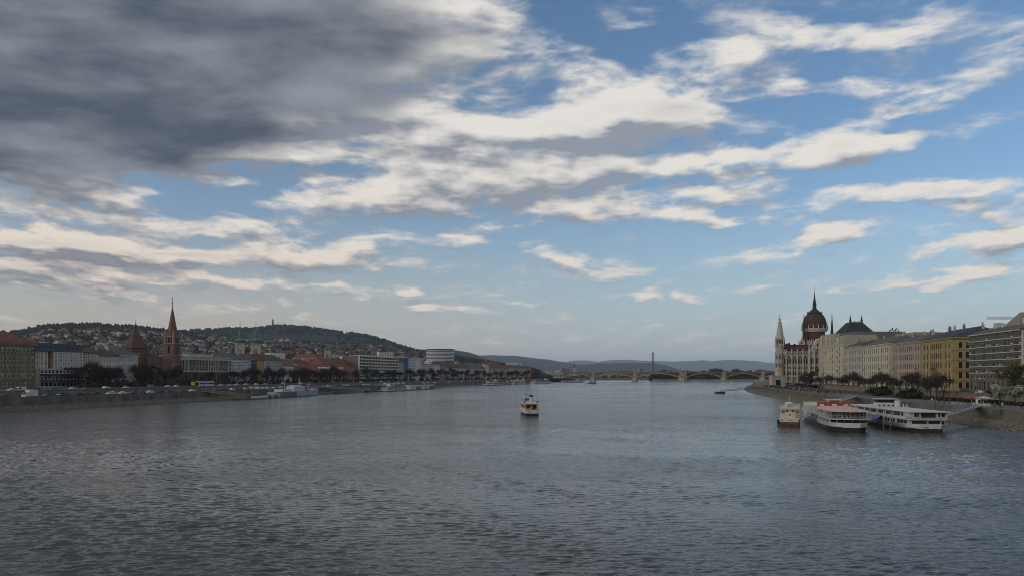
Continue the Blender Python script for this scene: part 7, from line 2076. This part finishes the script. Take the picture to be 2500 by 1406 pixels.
# upper road
for px, kind, col in ((28, 'estate', 'white'), (50, 'van', 'white'), (88, 'saloon', 'black'), (128, 'hatch', 'dark grey'), (175, 'saloon', 'silver'), (206, 'hatch', 'dark grey'), (263, 'estate', 'white'), (310, 'hatch', 'silver'), (371, 'van', 'dark grey'), (408, 'saloon', 'white'), (433, 'saloon', 'white'), (452, 'hatch', 'black'), (474, 'saloon', 'dark grey'), (540, 'hatch', 'white'), (560, 'saloon', 'silver'), (578, 'hatch', 'white'), (602, 'estate', 'silver'), (625, 'hatch', 'white'), (648, 'saloon', 'beige'), (690, 'hatch', 'white'), (733, 'estate', 'white'), (760, 'saloon', 'dark blue'), (812, 'van', 'dark blue'), (880, 'hatch', 'white'), (930, 'saloon', 'white')):
    off = 38; near = 'by the olive palace' if px < 86 else 'by the hotel' if px < 243 else 'by the two old houses' if px < 335 else 'by the brick church' if px < 438 else 'by the grey palace' if px < 563 else 'by the coloured flats' if px < 690 else 'by the red roofed houses' if px < 757 else 'by the red brick block'
    bank_car(WLs, -1, d_of(px, off), off, 6.64, kind, col, 'on the upper road ' + near, 'cars on the upper road', px % 2 == 0, full=px < 600)
# white box van on the lower road
p = offset_pt(WLs, d_of(76, 11), 11, -1)
vt = thing('box_van', 'white box van driving on the lower road below the olive palace', 'van', (p.x, p.y, 4.7), bank_dir(WLs, p.y, 11, -1) + math.pi)
slab(vt, -3.2, 1.0, -1.1, 1.1, .6, 3.2, white_paint, 'cargo_box')
b = MB(); b.prism([(1.02, -1.0), (3.1, -1.0), (3.1, 1.0), (1.02, 1.0)], .45, 1.3); b.prism([(1.02, -1.0), (3.0, -1.0), (3.0, 1.0), (1.02, 1.0)], 1.3, 2.3, [(1.02, -.92), (1.9, -.92), (1.9, .92), (1.02, .92)]); b.build('cab', white_paint, vt)
b = MB(); b.add(((3.02, -.85, 1.38), (3.02, .85, 1.38), (2.0, .8, 2.25), (2.0, -.8, 2.25)), ((0, 1, 2, 3),)); b.build('windscreen', glass, vt)
for sx in (-2.2, 2.2):
    for sy in (-1, 1): put('wheel', CK['van'][2], vt, (sx, sy * .95, .36))
# two white coaches and the yellow sign
for px, lab in ((496, 'left one of two white coaches before the grey palace'), (509, 'right one of two white coaches before the grey palace')):
    p = offset_pt(WLs, d_of(px, 37), 37, -1); t = thing('coach', lab, 'bus', (p.x, p.y, 6.64), bank_dir(WLs, p.y, 37, -1) + math.pi, 'white coaches before the grey palace')
    slab(t, -5, 5, -1.25, 1.25, .4, 3.4, white_paint, 'body', .25)
    for s, f in ((1.25, 'p'), (-1.25, 's')):
        for k in range(4): pane(t, -3.7 + k * 2.3, s, 1.6, 2.1, 1.1, f)
    pane(t, -5, 0, 1.3, 2.1, 1.6, 'a'); pane(t, 5, 0, 1.2, 2.1, 1.8, 'f')
    for sx in (-3, 3):
        for sy in (-1, 1): put('wheel', CK['van'][2], t, (sx, sy * 1.1, .45), 0, 1.4)
p = offset_pt(WLs, d_of(472, 26), 26, -1)
ys = thing('road_sign', 'bright yellow square sign on the retaining wall below the grey palace', 'sign', (p.x, p.y, 7.2)); slab(ys, -.9, .9, -.06, .06, 1.0, 2.8, mat('sign_yellow', (.62, .55, .01), .5, .05), 'panel'); post(ys, 0, .1, -.5, 1.0, .06, dark_metal)
b = MB(); b.tube((-.35, -.08, 1.4), (0, -.08, 2.3), .07, n=4); b.tube((0, -.08, 2.3), (.35, -.08, 1.5), .07, n=4); b.build('symbol', black_paint, ys)
# right bank cars
for px, D, kind, col, lab in ((2101, 452, 'van', 'white', 'white van parked on the upper street before the ivory palace'), (2113, 444, 'estate', 'white', 'white estate car parked behind the van before the ivory palace'), (2354, 312, 'van', 'dark grey', 'grey van on the upper street before the grey flats'), (2366, 307, 'hatch', 'black', 'black hatchback behind the grey van'), (2374, 303, 'saloon', 'dark blue', 'dark blue saloon car between black and white cars'), (2391, 297, 'saloon', 'white', 'white saloon car before the grey flats'), (2412, 291, 'hatch', 'dark grey', 'dark hatchback parked half behind the willow tree'), (2160, 420, 'saloon', 'black', 'black saloon car before the pink palace'), (2230, 370, 'hatch', 'dark grey', 'dark hatchback before the pink palace corner'), (2280, 345, 'saloon', 'silver', 'silver saloon car before the yellow palace'), (2020, 590, 'van', 'white', 'white van by the parliament corner'), (2050, 540, 'saloon', 'silver', 'silver car before the corner house')):
    car(kind, col, bpt(px, D), D, ZR + .02, math.atan2(1, .188), lab, 'cars on the parliament bank street')

# ------------------------------------------------------------------ people
def person_mesh(seed, coat, legs, stride, hair=(.03, .02, .015)):
    """one continuous low figure: mid stride, arms at the sides"""
    rr = random.Random(seed); b = MB(); h = 1.0
    def limb(pts, rs, n=6):
        o = len(b.v)
        for (x, y, z), r in zip(pts, rs):
            for k in range(n): a = 2 * math.pi * k / n; b.v.append((x + math.cos(a) * r, y + math.sin(a) * r * .85, z))
        for j in range(len(pts) - 1):
            for k in range(n): b.f.append([o + j * n + k, o + j * n + (k + 1) % n, o + (j + 1) * n + (k + 1) % n, o + (j + 1) * n + k]); b.mi.append(b.cur)
        b.f.append([o + k for k in range(n - 1, -1, -1)]); b.mi.append(b.cur); b.f.append([o + (len(pts) - 1) * n + k for k in range(n)]); b.mi.append(b.cur)
    s = stride
    b.mat(1)
    for sg in (-1, 1):
        f = s * sg
        limb([(f * .9 + .12, sg * .09, 0), (f * .85, sg * .09, .09), (f * .6 + .04, sg * .09, .48), (0, sg * .09, .92)], [.07, .06, .075, .10])
    b.mat(0)
    limb([(0, 0, .82), (0, 0, 1.0), (.01, 0, 1.25), (0, 0, 1.43), (0, 0, 1.5)], [.17, .17, .19, .19, .07], 8)
    for sg in (-1, 1): limb([(0, sg * .20, 1.43), (-s * sg * .35, sg * .25, 1.14), (-s * sg * .7 + .1, sg * .25, .88), (-s * sg * .8 + .14, sg * .25, .80)], [.07, .06, .05, .04])
    b.mat(2); limb([(0, 0, 1.47), (.01, 0, 1.54), (.015, 0, 1.62), (.01, 0, 1.70), (0, 0, 1.76)], [.055, .06, .098, .10, .05], 8)
    b.add(((.10, -.015, 1.62), (.135, 0, 1.615), (.10, .015, 1.62), (.10, 0, 1.66)), ((0, 1, 3), (1, 2, 3), (0, 2, 1)))
    b.mat(3); limb([(-.03, 0, 1.60), (-.025, 0, 1.70), (-.01, 0, 1.785)], [.10, .112, .05], 8)
    skin = mat('skin', (.36, .21, .15), .6, .1)
    return b.mesh('person', [mat('coat_%d' % seed, coat, .9, .15), mat('trousers_%d' % seed, legs, .9, .15), skin, mat('hair_%d' % seed, hair, .8, .1)])
PK = [('dark coat', person_mesh(0, (.02, .02, .022), (.02, .022, .03), .28)), ('black jacket', person_mesh(1, (.012, .012, .014), (.03, .03, .035), .18)), ('navy coat', person_mesh(2, (.02, .028, .06), (.02, .02, .022), .05)), ('grey jacket', person_mesh(3, (.12, .12, .12), (.03, .035, .06), .22)),
      ('brown coat', person_mesh(4, (.09, .055, .03), (.02, .02, .02), .1)), ('red jacket', person_mesh(5, (.32, .03, .025), (.03, .03, .04), .2)), ('white jacket', person_mesh(6, (.5, .5, .48), (.04, .05, .09), .16)), ('orange jacket', person_mesh(7, (.45, .19, .05), (.03, .03, .03), .12))]
def person(i, x, y, z, label, group=None):
    o = put('person', PK[i][1], None, (x, y, z), R2.uniform(0, 6.28), R2.uniform(.95, 1.05)); tag(o, label, 'person', group)
WT = [0, 1, 2, 0, 1, 3, 4, 1, 0, 6, 2]
for k in range(185):
    d = 372 + 250 * R2.random() ** .8; off = R2.uniform(9.3, 21)
    px = 1250 + offset_pt(WRs, d, off, 1).x / d * 1900
    i = 5 if 440 < d < 470 and R2.random() < .65 else 7 if 425 < d < 440 and R2.random() < .35 else R2.choice(WT)
    p = offset_pt(WRs, d, off, 1); person(i, p.x, p.y, 4.58, 'person in a %s in the crowd on the parliament promenade' % PK[i][0], 'crowd on the parliament promenade')
for k in range(34):
    d = R2.uniform(520, 650); p = offset_pt(WRs, d, R2.uniform(28, 46), 1); i = R2.choice((1, 0, 3, 6, 2)); person(i, p.x, p.y, 4.72, 'person in a %s on the road under the parliament' % PK[i][0], 'people on the road under the parliament')
for px, D, i, lab in ((2256, 268, 0, 'person in dark clothes walking behind the long white boat'), (2275, 262, 6, 'person in a white jacket walking on the quay'), (2283, 260, 3, 'person in a grey jacket beside the white jacketed one'), (2292, 258, 1, 'person in black under the bare tree on the quay'), (2168, 310, 2, 'person in navy near the dark bushes'), (2178, 305, 0, 'person in a dark coat near the dark bushes'), (2187, 302, 1, 'person in a black jacket near the dark bushes'), (2202, 296, 4, 'person in brown standing on the quay edge'), (2430, 222, 3, 'person in grey sitting group left of the blossoming trees'), (2441, 221, 1, 'person in black by the blossoming tree'), (2447, 220, 6, 'person in white by the blossoming tree'), (2494, 208, 1, 'person in black nearest the right edge of the picture'), (2305, 252, 4, 'person in brown by the bench on the quay')):
    person(i, bpt(px, D), D, 4.57, lab)
for k in range(60):
    px = R2.uniform(540, 1290); x, y = left_point(px, R2.uniform(26, 34)); i = R2.choice((0, 1, 2, 3, 6, 6, 4)); person(i, x, y, 6.75, 'person in a %s on the hill bank pavement' % PK[i][0], 'people on the hill bank pavement')

# ------------------------------------------------------------------ monument, parapets, rocks
mo = thing('monument', 'dark bronze statue on a tall pale pedestal beside the parliament gable', 'monument', (bpt(1994, 655), 655, ZR))
b = MB(); b.box(-2.6, 2.6, -2.6, 2.6, 0, 1.2); b.box(-1.9, 1.9, -1.9, 1.9, 1.2, 6); b.box(-2.2, 2.2, -2.2, 2.2, 6, 6.6); b.build('pedestal', pst, mo)
b = MB(); b.ring(0, 0, [(1.3, 6.6), (1.5, 8), (1.2, 10), (1.7, 12), (1.0, 13.2), (.5, 13.6), (.75, 14.4), (.3, 15.2)], 9); b.tube((.9, 0, 12.4), (2.3, -.4, 10.6), .4, .25); b.tube((-.9, 0, 12.4), (-1.6, -.8, 14), .4, .25); b.build('figure', mat('bronze', (.035, .032, .026), .5, .3), mo)
pb0 = thing('gate_block', 'pale stone gate block at the river corner of the parliament terrace', 'building', (bpt(1897, 672), 672, 4.6))
slab(pb0, -5, 6, -3, 6, 0, 8, ps, 'block'); slab(pb0, -2, 2, -3.05, -3.01, 0, 5, glass, 'archway'); slab(pb0, -5.4, 6.4, -3.4, 6.4, 8.01, 8.7, pst, 'cornice')
rr = random.Random(17)
def rocks(tab, side, d0, d1, n, s0, s1, w, name, label):
    b = MB()
    for k in range(n):
        d = d0 + (d1 - d0) * rr.random(); off = rr.uniform(-.3, w); p = offset_pt(tab, d, off, side); s = rr.uniform(s0, s1)
        z = -.05 + 1.6 * off / w; P = []
        for (ux, uy, uz) in ((1, 0, 0), (0, 1, 0), (-1, 0, 0), (0, -1, 0), (.2, .1, .7), (-.1, 0, -.7)):
            q = s * rr.uniform(.65, 1.25); P.append((p.x + ux * q, p.y + uy * q, z + uz * q * .9 + .1))
        b.add(P, [(0, 1, 4), (1, 2, 4), (2, 3, 4), (3, 0, 4), (1, 0, 5), (2, 1, 5), (3, 2, 5), (0, 3, 5)])
    tag(b.build(name, mat('bank_rock', (.14, .125, .095), .95, .45, 1.2, fine=.3)), None, None, None, 'stuff')
rocks(WRs, 1, 165, 430, 5200, .22, .6, 6.4, 'bank_rocks', '')
rocks(WLs, -1, 270, 620, 5200, .3, .8, 5.8, 'bank_rocks', '')

# ------------------------------------------------------------------ tell look-alikes apart by their place in the row
ORD = 'first second third fourth fifth sixth seventh eighth ninth tenth eleventh twelfth thirteenth fourteenth fifteenth sixteenth seventeenth eighteenth nineteenth twentieth twenty-first twenty-second twenty-third twenty-fourth twenty-fifth twenty-sixth'.split()
LM = [(240, 'above the hotel'), (420, 'left of the brick spire'), (560, 'above the grey palace'), (650, 'around the twin towers'), (790, 'right of the twin towers'), (900, 'above the red brick block'), (2600, 'near the round office')]
byl = {}
for o in list(COL.objects):
    if o.parent is None and o.get('label') and o.get('category'):
        pxo = 1250 + o.location.x / max(o.location.y, 1) * 1900
        if o.get('group') in ('villas on the hillside', 'blocks behind the riverside row'):
            w = next(t for a, t in LM if pxo < a)
            o['label'] = o['label'].replace(' behind the town', '').replace(' among the roofs behind the riverside row', ' behind the riverside row') + ' ' + w
        byl.setdefault(o['label'], []).append((pxo, o))
for lab, lst in byl.items():
    if 1 < len(lst) <= 26 and lst[0][1]['category'] != 'person':
        lst.sort(key=lambda t: t[0])
        for k, (_, o) in enumerate(lst):
            t_ = ORD[k] + ' from left: ' + lab.replace(' half way up the hillside', ' half way uphill').replace(' high on the hillside', ' high uphill')
            ws = t_.split()
            o['label'] = t_ if len(ws) <= 16 else ' '.join(w for w in ws if w not in ('the', 'a', 'on') or ws.index(w) < 4)
